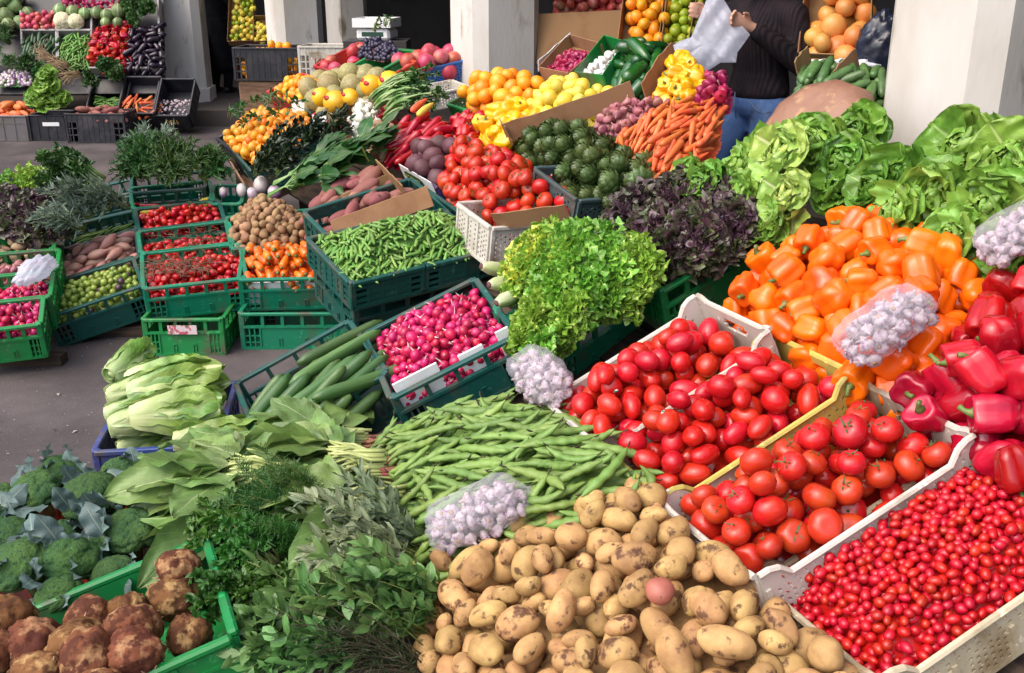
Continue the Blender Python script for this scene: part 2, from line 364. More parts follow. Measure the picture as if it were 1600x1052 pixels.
def heap(fr, poly, kinds, r, name, label, cat, group, n=100, L=0., ks=1, hmid=.05, hedge=0., ew=.1, depth=None, yaw=None, mode='any', bedmat=None, keep=2.1, maxobj=300,
         bumps=None, seed=1, cand=20, smin=.85, smax=1.12, squash=.9, lean=.5, weights=None, prefer=None, bedk=None):
    rn = np.random.RandomState(seed+len(name)*7)
    tf = topfun(poly, hmid, hedge, ew, bumps); depth = depth if depth else 3.0*r; keep = keep*(2 if ks > 1 else 1)
    yf = (lambda c, q: q.uniform(0, 2*PI, len(c))) if yaw is None else (lambda c, q: np.radians(q.normal(yaw[0], yaw[1], len(c)))+(PI*q.randint(0, 2, len(c)) if len(yaw) < 3 else 0))
    its = pack(poly, n, r, L, ks, tf, depth, yf, rn, cand, smin, smax, squash)
    H = np.array(fr.M())
    rec = []
    for (a, b, z, yw, tl, s, dp) in its:
        if ks > 1 or L > 0:
            R = basis(x=[math.cos(yw)*math.cos(tl), math.sin(yw)*math.cos(tl), math.sin(tl)], roll=rn.uniform(0, 6.28) if mode != 'flat' else rn.normal(0, .25))
        elif mode == 'any': R = basis(z=rn.normal(size=3), roll=rn.uniform(0, 6.28))
        else:
            zz = np.array([0, 0, 1.])+rn.normal(size=3)*lean
            if prefer is not None: zz = zz+np.array(prefer)
            R = basis(z=zz, roll=rn.uniform(0, 6.28))
        M = H@trs((a, b, z), R, s); k = rn.choice(len(kinds), p=weights)
        la = np.linspace(-1, 1, ks)[:, None]*L*s if ks > 1 else np.zeros((1, 1)); dr = np.array([math.cos(yw)*math.cos(tl), math.sin(yw)*math.cos(tl), math.sin(tl)])
        rec.append((dp, np.linalg.norm(M[:3, 3]-C0), M, k, (np.array([[a, b, z]])+la*dr)@H[:3, :3].T+H[:3, 3], r*s))
    vis = seen_share(rec) if rec else []
    order = sorted(range(len(rec)), key=lambda i: -vis[i]/rec[i][1]**2)
    pick = [i for i in order if vis[i] > .09][:maxobj]; ps = set(pick)
    shown = [rec[i][:4] for i in pick]; deep = [rec[i][:4] for i in range(len(rec)) if i not in ps]
    for dp, ds, M, k in shown: place(name, kinds[k], M, label, cat, group)
    if deep:
        g = G(); mats = []; off = {}
        for dp, ds, M, k in deep:
            kd = kinds[k]
            for gg, mm in [(kd.g, kd.mats)]+[(p[2], p[3]) for p in kd.parts]:
                key = id(gg)
                mm = mm if isinstance(mm, (list, tuple)) else [mm]
                if key not in off: off[key] = len(mats); mats += list(mm)
                g0 = len(g.MI); g.addM(gg, M); g.MI[g0:] = [x+off[key] for x in g.MI[g0:]]
        tag(ob(name+'_mass', g.mesh(name+'_mass', mats)), 'remaining mass of '+group, cat, None, 'stuff')
    if bedmat is not None: bed(fr, poly, tf, depth*(bedk or 1.), r, bedmat, name+'_bed', 'lowest layer of '+group, cat)
    HEAPS.append((name, len(shown), len(deep)))
    return tf
# ---------------------------------------------------------------- crates
def holegrid(L, zt, z0, ns, nz, hole, t, prof=None):
    """a pierced plate along x, thickness t along y, from z0 to zt(s)"""
    s = np.linspace(-L/2, L/2, ns+1); k = np.linspace(0, 1, nz+1); top = np.array([zt(q/L) for q in s])
    X = np.repeat(s[:, None], nz+1, 1); Z = z0+(top[:, None]-z0)*k[None]
    v = np.concatenate([np.stack([X, np.full_like(X, y), Z], -1).reshape(-1, 3) for y in (-t/2, t/2)]); N = (ns+1)*(nz+1)
    ho = np.array([[bool(hole(i, j)) for j in range(nz)] for i in range(ns)]); q = []
    idx = lambda i, j: i*(nz+1)+j
    for i in range(ns):
        for j in range(nz):
            if ho[i, j]: continue
            a, b, c, d = idx(i, j), idx(i+1, j), idx(i+1, j+1), idx(i, j+1)
            q.append((a, b, c, d)); q.append((a+N, d+N, c+N, b+N))
            for (di, dj, p, w) in ((-1, 0, d, a), (1, 0, b, c), (0, -1, a, b), (0, 1, c, d)):
                ii, jj = i+di, j+dj
                if ii < 0 or jj < 0 or ii >= ns or jj >= nz or ho[ii, jj]: q.append((p, p+N, w+N, w))
    return v, np.array(q)
def sm(x): x = min(1, max(0, x)); return x*x*(3-2*x)
WALLS = {}
def wall(L, h, style, end, mat):
    key = (round(L, 3), round(h, 3), style, end, mat.name)
    if key in WALLS: return WALLS[key]
    g = G(); B = lambda *a: g.add(*box(*a)); BB = lambda *a: g.add(*bevbox(*a))
    if style in ('green', 'open'):
        lip = h*.62
        BB(-L/2, L/2, -.017, .005, h-.015, h, .003); B(-L/2, L/2, -.010, .007, 0, .014); B(-L/2, L/2, -.013, .005, lip-.006, lip+.005)
        n = 4 if end else 5
        for k in range(n+1):
            x = -L/2+.008+(L-.016)*k/n; B(x-.008, x+.008, -.009, .004, lip+.004, h-.014)
        pw = .32*L
        B(-pw, pw, -.007, .003, .013, lip-.005)
        for sg in (-1, 1):
            for q in (.375, .425, .48): B(sg*q*L-.0035, sg*q*L+.0035, -.008, .003, .013, lip-.005)
            for z in (.24, .46): B(min(sg*pw, sg*L/2), max(sg*pw, sg*L/2), -.006, .002, z*lip*1.3-.003, z*lip*1.3+.003)
            for dx in (-.007, .007): B(sg*.4*pw+dx-.002, sg*.4*pw+dx+.002, -.0115, -.0065, .018, .018+lip*.32)
            B(sg*.4*pw-.009, sg*.4*pw+.009, -.0115, -.0065, .018+lip*.32, .022+lip*.32)
            B(sg*pw-.004, sg*pw+.004, -.012, -.0065, .014, lip-.006)
    elif style == 'grid':
        BB(-L/2, L/2, -.016, .005, h-.018, h, .003); B(-L/2, L/2, -.010, .007, 0, .016)
        n = max(4, int(L/.055))
        for k in range(n+1):
            x = -L/2+.006+(L-.012)*k/n; B(x-.006, x+.006, -.009, .004, .015, h-.017)
        for z in (.28, .5, .72): B(-L/2, L/2, -.0075, .003, z*h-.006, z*h+.006)
        B(-L/2, L/2, -.0055, .001, .72*h, h-.017)
        if n > 4: B(-L*.3, L*.3, -.0052, .0012, .016, .72*h)
    elif style == 'solid':
        BB(-L/2, L/2, -.018, .006, h-.02, h, .006); B(-L/2, L/2, -.008, .006, 0, h-.018)
        for k in range(5):
            x = -L/2+.01+(L-.02)*k/4; B(x-.006, x+.006, -.014, -.007, .01, h-.02)
        B(-L/2, L/2, -.0125, -.007, h*.68, h*.72); B(-L/2, L/2, -.0122, -.007, .006, .02)
    elif style == 'mesh':
        g.add(*holegrid(L, lambda s: h-.014, .004, int(L/.010), int(h/.011), lambda i, j: 0 < j < int(h/.011)-2 and i % 2 == 0 and ((i//2+j) % 2 == 0) and (i % 14 > 1), .005))
        BB(-L/2, L/2, -.013, .005, h-.016, h, .003); B(-L/2, L/2, -.009, .006, 0, .012)
        for k in range(4):
            x = -L/2+.006+(L-.012)*k/3; B(x-.007, x+.007, -.008, .0045, .01, h-.015)
    elif style == 'scoop':
        if end:
            zt = lambda s: h-.012*(1-sm((abs(s)-.36)/.1)); ns, nz = int(L/.011), int(h/.012)
            def hole(i, j):
                u = (i+.5)/ns-.5
                if abs(u) < .17 and nz-6 < j < nz-2 and not (abs(u) > .145 and j != nz-4): return True
                return j < nz-8 and j > 2 and .25 < abs(u) < .43 and (i+j) % 2 == 0 and i % 2 == 0
        else:
            zt = lambda s: h-.038*(1-sm((abs(s)-.37)/.07)); ns, nz = int(L/.0085), int(h/.010)
            def hole(i, j):
                if j == nz-3 or j == nz-5: return i % 3 == (0 if j == nz-3 else 1) and 4 < i < ns-4
                if j < 2 or j > nz-7: return False
                return i % 2 == 0 and (i//2+j) % 2 == 0 and (i % 18) > 3
        g.add(*holegrid(L, zt, .0, ns, nz, hole, .007))
        s = np.linspace(-.5, .5, 25)
        g.add(*tube([(q*L, -.004, zt(q)+.001) for q in s], .0085, 6, ry=.8)[:2])
        for k in range(5):
            x = -L/2+.012+(L-.024)*k/4; B(x-.006, x+.006, -.0085, -.003, .01, zt(x/L)-.045)
    elif style == 'wood':
        for k in range(3): B(-L/2+rng.uniform(0, .004), L/2, -.005, .005, k*h/3+.004, (k+1)*h/3-.006)
    me = g.mesh('end_wall' if end else 'side_wall', mat, False); WALLS[key] = me; return me
CRATES = []
def crate(fr, w, d, h, style, mat, label, group=None, name='plastic_crate', ends_front=False, base=True, cat='crate'):
    """fr: centre of the rim; the front wall is on the -v side"""
    root = tag(ob(name, None, fr.M(0, 0, -h)), label, cat, group); root.empty_display_size = .1
    t = .016 if style != 'scoop' else .008
    lng = w > d
    for (x, y, rz, L, end) in ((0, -d/2, 0, w, not lng), (0, d/2, PI, w, not lng), (-w/2, 0, -PI/2, d-t, lng), (w/2, 0, PI/2, d-t, lng)):
        ob('end_wall' if end else 'side_wall', wall(L, h, style, end, mat), Matrix.Translation((x, y, 0))@Matrix.Rotation(rz, 4, 'Z'), root)
    g = G(); e = .012; g.add(*box(-w/2+e, w/2-e, -d/2+e, d/2-e, .003, .010))
    for k in range(6): q = -w/2+e+(w-2*e)*(k+.5)/6; g.add(*box(q-.006, q+.006, -d/2+e, d/2-e, -.004, .0035))
    ob('base', g.mesh('base', mat, False), None, root)
    if style in ('green', 'grid', 'open'):
        for sx in (-1, 1):
            for sy in (-1, 1):
                g = G().add(*bevbox(-.013, .013, -.013, .013, 0, h+.0015, .004)); ob('corner_post', g.mesh('corner_post', mat, False), Matrix.Translation((sx*(w/2-.003), sy*(d/2-.003), 0)), root)
    return root
def crate_px(fr, FL, FR, BR, BL, h, style, mat, label, group=None, dmul=1., off=0., **k):
    P = [None if q is None else fr.hit(*q) for q in (FL, FR, BR, BL)]
    if P[3] is None: P[3] = P[0]+P[2]-P[1]
    if P[2] is None: P[2] = P[1]+P[3]-P[0]
    if P[0] is None: P[0] = P[1]+P[3]-P[2]
    if P[1] is None: P[1] = P[0]+P[2]-P[3]
    c = sum(P)/4; a = (P[1]-P[0]+P[2]-P[3])/2; b = (P[3]-P[0]+P[2]-P[1])/2
    w, d = np.linalg.norm(a), np.linalg.norm(b)*dmul
    f = fr.rot(math.degrees(math.atan2(a[1], a[0])), c[0], c[1], off)
    crate(f, w, d, h, style, mat, label, group, **k)
    CRATES.append((label[:40], round(w, 2), round(d, 2), np.round(f.o, 2)))
    return f, w, d
def cardboard_sheet(M, w, h, label, mat, name='cardboard_sheet', cat='cardboard'):
    g = G().add(*bevbox(-w/2, w/2, -.003, .003, 0, h, .001)); return tag(ob(name, g.mesh(name, mat, False), M), label, cat)
# ---------------------------------------------------------------- materials
M_ = {}
M_['green'] = plastic('green_plastic', (.006, .20, .105)); M_['dkgreen'] = plastic('dark_green_plastic', (.006, .075, .062))
M_['leafgreen'] = plastic('bright_green_plastic', (.01, .22, .05)); M_['blue'] = plastic('blue_plastic', (.035, .06, .24)); M_['skyblue'] = plastic('sky_blue_plastic', (.035, .13, .42))
M_['white'] = plastic('white_plastic', (.56, .53, .47), (.25, .19, .12)); M_['yellow'] = plastic('yellow_plastic', (.46, .39, .09), (.25, .19, .09)); M_['cream'] = plastic('cream_plastic', (.50, .43, .30), (.24, .17, .09), amt=(.45, .7))
M_['black'] = plastic('black_plastic', (.014, .015, .021), (.05, .045, .05)); M_['grey'] = plastic('grey_plastic', (.12, .11, .115)); M_['red'] = plastic('red_plastic', (.45, .018, .02)); M_['tealgrey'] = plastic('teal_grey_plastic', (.05, .085, .09)); M_['purple'] = plastic('purple_plastic', (.06, .035, .16)); M_['redorange'] = plastic('orange_red_plastic', (.45, .05, .015))
M_['card'] = veg('cardboard', (.30, .175, .09), (.22, .12, .06), sc_=3, rough=.85, bump=.15, bsc=40, spec=.1, vv=.1)
M_['poly'] = veg('polystyrene', (.8, .8, .8), (.7, .7, .7), sc_=5, rough=.7, bump=.3, bsc=200)
M_['wood'] = veg('wood', (.26, .165, .10), (.15, .09, .055), sc_=4, rough=.8, bump=.3, bsc=30, spec=.15, stretch=(1, 9, 9))
M_['film'] = film('thin_bag_film', (.82, .80, .90), op=.25, rough=.10); M_['bagfilm'] = film('white_bag_film', (.80, .83, .95), .58, .18); M_['stem'] = veg('stem', (.10, .17, .03), (.17, .2, .06), sc_=30, rough=.5)
M_['calyx'] = veg('calyx_green', (.045, .095, .02), (.08, .12, .035), sc_=60, rough=.6)
M_['tomato'] = veg('tomato_skin', (.53, .022, .011), (.58, .065, .012), sc_=6, thr=(.5, .75), rough=.25, bump=.12, bsc=14, hv=.007, vv=.2)
M_['plum'] = veg('plum_tomato_skin', (.55, .013, .010), (.58, .035, .012), sc_=9, thr=(.55, .8), rough=.22, bump=.10, bsc=16, hv=.006, vv=.2)
M_['cherry'] = veg('cherry_tomato_skin', (.47, .007, .009), (.53, .018, .009), sc_=20, thr=(.55, .8), rough=.24, hv=.007, vv=.25)
M_['orangepep'] = veg('orange_pepper_skin', (.85, .14, .003), (.80, .095, .005), sc_=9, thr=(.48, .75), rough=.27, hv=.007, vv=.14, coat=.12, bump=.12, bsc=14, c3=(.82, .20, .006), sc3=11, thr3=(.66, .8))
M_['redpep'] = veg('red_pepper_skin', (.45, .006, .018), (.30, .004, .016), sc_=7, thr=(.45, .7), rough=.22, hv=.006, vv=.25, coat=.2, bump=.12, bsc=14)
M_['yellowpep'] = veg('yellow_pepper_skin', (.85, .46, .006), (.8, .36, .006), sc_=7, rough=.2, hv=.01, vv=.12, coat=.3)
M_['greenpep'] = veg('green_pepper_skin', (.010, .075, .014), (.02, .11, .015), sc_=6, rough=.18, vv=.25, coat=.4)
M_['potato'] = veg('potato_skin', (.55, .35, .14), (.36, .205, .085), sc_=17, thr=(.36, .66), rough=.62, hv=.010, vv=.2, bump=.8, bsc=38, c3=(.13, .065, .034), sc3=30, thr3=(.545, .64), det=12, spec=.2)
M_['redpotato'] = veg('red_potato_skin', (.42, .13, .10), (.36, .10, .08), sc_=9, rough=.5, vv=.05, bump=.3, c3=(.11, .06, .03), sc3=40, thr3=(.68, .71))
M_['smallpotato'] = veg('small_potato_skin', (.36, .22, .12), (.28, .16, .085), sc_=14, rough=.7, vv=.22, bump=.3, bsc=60, spec=.2)
M_['sweet'] = veg('sweet_potato_skin', (.27, .095, .085), (.34, .16, .13), sc_=10, thr=(.5, .75), rough=.6, vv=.2, bump=.4, bsc=40, c3=(.12, .06, .05), sc3=24, thr3=(.6, .68), spec=.25)
M_['fava'] = veg('bean_pod', (.185, .30, .065), (.13, .23, .04), sc_=14, rough=.5, hv=.014, vv=.22, bump=.15, bsc=60, c3=(.10, .13, .03), sc3=60, thr3=(.7, .76))
M_['tip'] = veg('dry_tip', (.03, .022, .012), (.06, .04, .02), rough=.8)
M_['pea'] = veg('pea_pod', (.13, .29, .045), (.19, .36, .08), sc_=16, rough=.45, hv=.018, vv=.3, bump=.1)
M_['garlic'] = veg('garlic_skin', (.50, .42, .45), (.27, .13, .24), sc_=46, thr=(.50, .66), rough=.5, hv=.01, vv=.2, bump=.5, bsc=60, stretch=(2.2, 2.2, .35), c3=(.45, .33, .20), sc3=30, thr3=(.62, .7))
M_['radish'] = veg('radish_skin', (.50, .010, .085), (.60, .05, .14), sc_=30, thr=(.5, .75), rough=.25, hv=.014, vv=.28)
M_['radtip'] = veg('radish_root', (.72, .5, .5), (.6, .3, .35), rough=.5)
M_['cuc'] = veg('cucumber_skin', (.05, .12, .03), (.10, .19, .055), sc_=16, thr=(.45, .65), rough=.36, vv=.25, bump=.3, bsc=25, stretch=(.25, 2.2, 2.2))
M_['minipep'] = veg('small_orange_pepper_skin', (.86, .19, .008), (.82, .14, .01), sc_=9, rough=.26, hv=.008, vv=.15, coat=.3)
M_['olive'] = veg('olive_skin', (.27, .35, .06), (.21, .30, .045), sc_=20, rough=.3, hv=.015, vv=.25, c3=(.42, .46, .14), sc3=70, thr3=(.62, .7))
M_['dkolive'] = veg('dark_olive_skin', (.07, .035, .06), (.12, .06, .06), sc_=20, rough=.3, vv=.25)
M_['shallot'] = veg('shallot_skin', (.47, .20, .16), (.56, .32, .24), sc_=20, rough=.4, hv=.02, vv=.25, stretch=(.3, 2, 2))
M_['onion'] = veg('onion_skin', (.30, .085, .105), (.42, .19, .17), sc_=14, rough=.4, vv=.25, hv=.015, spec=.4)
M_['redonion'] = veg('red_onion_skin', (.30, .008, .055), (.38, .03, .09), sc_=14, rough=.28, vv=.3)
M_['carrot'] = veg('carrot_skin', (.72, .145, .035), (.66, .19, .06), sc_=20, rough=.5, hv=.012, vv=.18, bump=.3, bsc=40, stretch=(2.5, .4, .4))
M_['lemon'] = veg('lemon_skin', (.78, .60, .055), (.70, .58, .10), sc_=8, rough=.38, vv=.12, bump=.2, bsc=120)
M_['orange'] = veg('orange_skin', (.83, .29, .012), (.82, .36, .02), sc_=8, rough=.36, vv=.12, hv=.012, bump=.2, bsc=120)
M_['grapefruit'] = veg('grapefruit_skin', (.72, .27, .06), (.70, .36, .09), sc_=6, rough=.4, vv=.12, hv=.015, bump=.2, bsc=120)
M_['lime'] = veg('lime_skin', (.26, .38, .02), (.40, .46, .03), sc_=9, rough=.35, vv=.25, hv=.02, bump=.2, bsc=120)
M_['tang'] = veg('tangerine_skin', (.76, .24, .012), (.66, .33, .03), sc_=9, rough=.35, vv=.18, hv=.02, bump=.2, bsc=120)
M_['pome'] = veg('pomegranate_skin', (.48, .045, .065), (.58, .26, .16), sc_=7, thr=(.45, .68), rough=.35, vv=.15, hv=.02)
M_['melon'] = veg('melon_skin', (.33, .27, .10), (.24, .22, .09), sc_=6, rough=.6, vv=.15, bump=.5, bsc=60, c3=(.38, .33, .18), sc3=60, thr3=(.52, .6))
M_['ymelon'] = veg('yellow_melon_skin', (.82, .46, .015), (.8, .5, .03), sc_=6, rough=.35, vv=.08)
M_['beet'] = veg('beet_skin', (.095, .03, .04), (.13, .055, .06), sc_=10, rough=.6, vv=.2, bump=.4, bsc=50)
M_['beetstem'] = veg('beet_stem', (.40, .008, .09), (.33, .006, .07), sc_=20, rough=.3, vv=.3)
M_['celeriac'] = veg('celeriac_skin', (.36, .21, .095), (.17, .068, .03), sc_=14, thr=(.40, .52), rough=.8, vv=.12, bump=1., bsc=45, c3=(.09, .034, .018), sc3=22, thr3=(.46, .56), det=10, spec=.15)
M_['turnip'] = veg('turnip_skin', (.68, .62, .58), (.33, .14, .36), sc_=5, rough=.4, vv=.06)
M_['squash'] = veg('yellow_squash_skin', (.66, .50, .05), (.6, .42, .05), sc_=6, rough=.35, vv=.1)
M_['cabbage'] = leafm('cabbage_leaf', (.24, .36, .13), (.52, .58, .38), veins=7, rough=.45, trans=.1)
M_['pumpkin'] = veg('pumpkin_skin', (.29, .165, .095), (.22, .115, .065), sc_=5, rough=.55, vv=.03, bump=.3, bsc=30, c3=(.40, .25, .12), sc3=12, thr3=(.56, .68))
M_['eggplant'] = veg('aubergine_skin', (.012, .006, .016), (.02, .008, .024), rough=.18, vv=.2)
M_['courgette'] = veg('courgette_skin', (.02, .06, .022), (.035, .085, .03), sc_=30, rough=.35, vv=.25)
M_['courgette2'] = veg('small_courgette_skin', (.07, .15, .045), (.10, .19, .06), sc_=30, rough=.35, vv=.25)
M_['chili'] = veg('green_chili_skin', (.09, .22, .03), (.13, .28, .04), rough=.3, vv=.3, hv=.02)
M_['rpepfar'] = veg('far_red_pepper_skin', (.46, .010, .022), (.38, .008, .02), rough=.25, vv=.3)
M_['floret'] = veg('broccoli_floret', (.040, .10, .033), (.06, .125, .03), sc_=10, rough=.8, vv=.18, hv=.01, bump=1., bsc=230, c3=(.025, .065, .03), sc3=130, thr3=(.5, .62), spec=.2)
M_['brocstem'] = veg('broccoli_stalk', (.20, .30, .11), (.15, .25, .09), rough=.6)
M_['arti'] = leafm('artichoke_bract', (.088, .138, .038), (.035, .06, .018), veins=1, midw=.02, base=.6, rough=.4, trans=.05, bump=.15, vs=0, hv=.015)
M_['lettuce'] = leafm('lettuce_leaf', (.25, .46, .065), (.46, .62, .2), veins=8, midw=.07, base=.38, rough=.33, bump=.35, vv=.22, hv=.012)
M_['lettucedk'] = leafm('dark_lettuce_leaf', (.15, .345, .04), (.32, .52, .13), veins=8, midw=.06, base=.28, rough=.33, bump=.35, vv=.22, hv=.012)
M_['lettucepale'] = leafm('pale_lettuce_leaf', (.42, .60, .12), (.74, .78, .40), veins=8, midw=.12, base=.6, rough=.33, bump=.35, vv=.18)
M_['frisee'] = leafm('frisee_leaf', (.22, .46, .05), (.50, .66, .15), veins=1, midw=.3, base=.55, rough=.36, trans=.25, vs=0, basec=None, vv=.1)
M_['friseemid'] = leafm('pale_frisee_leaf', (.60, .72, .08), (.80, .82, .28), veins=1, midw=.3, base=.55, rough=.36, trans=.25, vs=0, vv=.1)
M_['lollo'] = leafm('purple_lettuce_leaf', (.095, .045, .07), (.15, .21, .05), veins=2, midw=.12, base=.4, rough=.30, trans=.1, vs=.1, mottle=(.06, .075, .03), bump=.3)
M_['romaine'] = leafm('romaine_leaf', (.24, .42, .075), (.62, .72, .36), veins=10, midw=.26, base=.55, rough=.36, bump=.4, vs=.5, vv=.15)
M_['chard'] = leafm('spinach_leaf', (.195, .325, .085), (.36, .47, .19), veins=8, midw=.06, base=.12, rough=.4, bump=.4, vs=.5, vv=.3, hv=.014)
M_['chardstem'] = veg('spinach_stem', (.46, .52, .20), (.40, .46, .15), sc_=30, rough=.4, vv=.2)
M_['redroot'] = veg('red_root', (.30, .045, .06), (.36, .16, .09), sc_=30, rough=.6)
M_['brocleaf'] = leafm('broccoli_leaf', (.13, .21, .195), (.30, .38, .30), veins=8, midw=.06, rough=.5, bump=.5, vs=.35, vv=.2)
M_['dill'] = leafm('dill_frond', (.055, .17, .025), (.06, .17, .03), veins=1, rough=.5, vs=0, trans=.2)
M_['parsley'] = leafm('parsley_leaf', (.06, .185, .025), (.09, .21, .03), veins=1, rough=.4, vs=0, trans=.2)
M_['sage'] = leafm('sage_leaf', (.22, .285, .15), (.36, .42, .26), veins=8, midw=.08, rough=.6, vs=.3, trans=.12)
M_['basil'] = leafm('basil_leaf', (.15, .30, .08), (.26, .40, .15), veins=6, midw=.07, rough=.36, vs=.3)
M_['thyme'] = leafm('thyme_leaf', (.05, .10, .03), (.10, .15, .06), veins=1, vs=0)
M_['darkherb'] = leafm('dark_herb_leaf', (.018, .040, .018), (.05, .07, .035), veins=3, vs=.2, rough=.35, trans=.08)
M_['greens'] = leafm('greens_leaf', (.035, .125, .025), (.14, .25, .06), veins=6, midw=.07, vs=.3, rough=.38)
M_['greyherb'] = leafm('grey_herb_leaf', (.14, .205, .15), (.24, .3, .22), veins=1, vs=0, rough=.5)
M_['farherb'] = leafm('mint_leaf', (.040, .13, .025), (.09, .2, .05), veins=1, vs=0, rough=.5)
M_['bulb'] = veg('spring_onion_bulb', (.74, .72, .66), (.6, .62, .48), sc_=12, rough=.4, vv=.06)
M_['onionleaf'] = veg('spring_onion_leaf', (.09, .24, .045), (.30, .42, .18), sc_=8, rough=.35, vv=.2)
M_['ginger'] = veg('ginger_root', (.42, .29, .17), (.33, .21, .12), sc_=12, rough=.75, bump=.5, bsc=50)
M_['cauli'] = veg('cauliflower_curd', (.60, .56, .38), (.5, .45, .28), sc_=20, rough=.7, bump=.8, bsc=150)

# ---------------------------------------------------------------- goods: every kind is a few meshes shared by its copies
def lumps(v, g, r, rn, amp, freq): return v*wob(v, rn, amp, freq)[:, None]
def blob_kind(name, mat, rx, ry, rz, nvar=4, amp=.06, freq=1.8, nu=14, nv=10, seed=1, bend=0.):
    out = []; rn = np.random.RandomState(seed)
    for k in range(nvar):
        v, f = sphere(nu, nv); v = v*wob(v, rn, amp, freq)[:, None]
        v = v[:, [2, 0, 1]]*np.array([rx, ry, rz])*rn.uniform([.88, .92, .92], [1.12, 1.08, 1.08])
        if bend: v[:, 2] += bend*(v[:, 0]/rx)**2*rx*rn.uniform(-1, 1)
        out.append(Kind(name, G().add(v, f), mat))
    return out
def star(n, L, Wd, lift, rn):
    g = G()
    for k in range(n):
        v, f, uv = leafv(L*rn.uniform(.8, 1.2), Wd, a0=lift, a1=rn.uniform(-1., .6), cup=.3, nx=5, ny=3, prof=lambda u: 1-.85*u); g.addM(G().add(v, f, 0, uv), trs((0, 0, 0), rotm('Z', k*6.283/n+rn.uniform(-.2, .2))))
    return g
def tomato_kinds(r, mat, nvar=4, seed=2, calyx=.75, lob=.035):
    out = []; rn = np.random.RandomState(seed)
    for k in range(nvar):
        ph = np.linspace(0.03, PI-.03, 12); nl = rn.choice([5, 6, 7]); p0 = rn.uniform(0, 6)
        zz = np.cos(ph)*.80*r-.16*r*np.exp(-(ph/.38)**2)+.05*r*np.exp(-((PI-ph)/.3)**2)
        v, f = lathe(np.stack([np.sin(ph)**.92*r, zz], 1), 18, lambda t, q: 1+lob*np.cos(nl*t+p0)*(1-q)**1.3+.02*np.cos(2*t+p0))
        pt = []
        if k < calyx*nvar:
            g = star(6, r*.62, r*.20, .22, rn); g.add(*tube([(0, 0, 0), (0, 0, r*.1), (r*.05, 0, r*.22)], [r*.07, r*.06, r*.075], 6)[:2])
            gg = G().addM(g, trs((0, 0, r*.60))); pt = [('calyx', gg, M_['calyx'])]
        out.append(Kind('tomato', G().add(v, f), mat, pt))
    return out
def pepper_kinds(name, mat, r, h, nvar=4, seed=3, taper=.72):
    out = []; rn = np.random.RandomState(seed)
    for k in range(nvar):
        nl = rn.choice([3, 4, 4]); p0 = rn.uniform(0, 6); n = 15; q = np.linspace(0, 1, n)
        rr = r*np.interp(q, [0, .05, .14, .3, .55, .8, .92, .98, 1], [.30, .62, .9, 1.0, .97, taper+.06, taper*.75, taper*.4, .08])
        z = h*np.interp(q, [0, .05, .14, .92, .97, 1], [.43, .49, .5, -.42, -.5, -.46])
        v, f = lathe(np.stack([rr, z], 1), 26, lambda t, u: 1+(.11+.06*u)*np.cos(nl*t+p0)-.035*np.cos(2*nl*t+2*p0)+.05*np.cos(t+p0*2))
        v = v*wob(v/np.linalg.norm(v, axis=1)[:, None], rn, .06, 1.6)[:, None]*wob(v/np.linalg.norm(v, axis=1)[:, None], rn, .022, 4.5)[:, None]; v[:, 0] += rn.normal(0, .10)*v[:, 2]; v[:, 1] *= rn.uniform(.86, 1)
        c = rn.uniform(-.5, .5)
        st_ = G().add(*tube([(0, 0, h*.40), (0, 0, h*.5), (r*c*.4, 0, h*.60), (r*c, 0, h*.68)], [r*.34, r*.17, r*.12, r*.15], 7)[:2])
        out.append(Kind(name, G().add(v, f), mat, [('stem', st_, M_['stem'])]))
    return out
def rod_kind(name, mat, L, r, prof, nvar=4, seed=4, bend=.1, ns=9, npt=11, flat=1., endmat=None, nub=0., zig=0.):
    """long goods along x; prof = [(u, r factor)...]"""
    out = []; rn = np.random.RandomState(seed)
    for k in range(nvar):
        u = np.linspace(0, 1, npt); x = (u-.5)*L*rn.uniform(.85, 1.12); a, b = rn.normal(0, bend, 2); c = rn.normal(0, zig)
        y = a*L*(4*(u-.5)**2-.5)*.5+c*L*np.sin(u*7); zc = b*L*(4*(u-.5)**2-.5)*.35
        rad = r*np.interp(u, [p[0] for p in prof], [p[1] for p in prof])
        if nub: rad = rad*(1+nub*np.sin(u*PI*2*rn.uniform(4.5, 6)))
        pts = np.stack([x, y, zc], 1); v, f, uv = tube(pts, rad, ns, ry=flat); g = G().add(v, f, 0, uv); mats = [mat]
        if endmat is not None:
            e = pts[-1]; d = nrm(pts[-1]-pts[-2]); mats.append(endmat)
            v, f, _ = tube([e-d*.003, e+d*r*.7, e+d*r*1.4+np.array([0, 0, r*.3])], [rad[-1]*1.05, r*.22, r*.12], 5); g.add(v, f, 1)
        out.append(Kind(name, g, mats))
    return out
K = {}
K['plum'] = [Kind('plum_tomato', k.g, M_['plum']) for k in blob_kind('plum_tomato', M_['plum'], .0375, .0285, .0285, 6, .04, 1.7, 20, 14)]
M_['sticker'] = veg('sticker', (.05, .25, .16), (.75, .75, .7), sc_=90, thr=(.5, .52), vv=0, rough=.3)
for q in range(2):
    v, f = sphere(10, 4); sk = G().add(v*np.array([.0085, .006, .0012])+np.array([.004, 0, .0279+.0006*q]), f); K['plum'].append(Kind('plum_tomato', K['plum'][q].g, M_['plum'], [('sticker', sk, M_['sticker'])]))
K['round'] = tomato_kinds(.041, M_['tomato'], 7, lob=.045)
K['pile'] = tomato_kinds(.039, M_['tomato'], 5, seed=8, calyx=1, lob=.05)
K['cherry'] = blob_kind('cherry_tomato', M_['cherry'], .0130, .0100, .0100, 3, .02, 1.5, 12, 8)
K['smalltom'] = tomato_kinds(.021, M_['cherry'], 3, seed=4, calyx=.4, lob=.01)
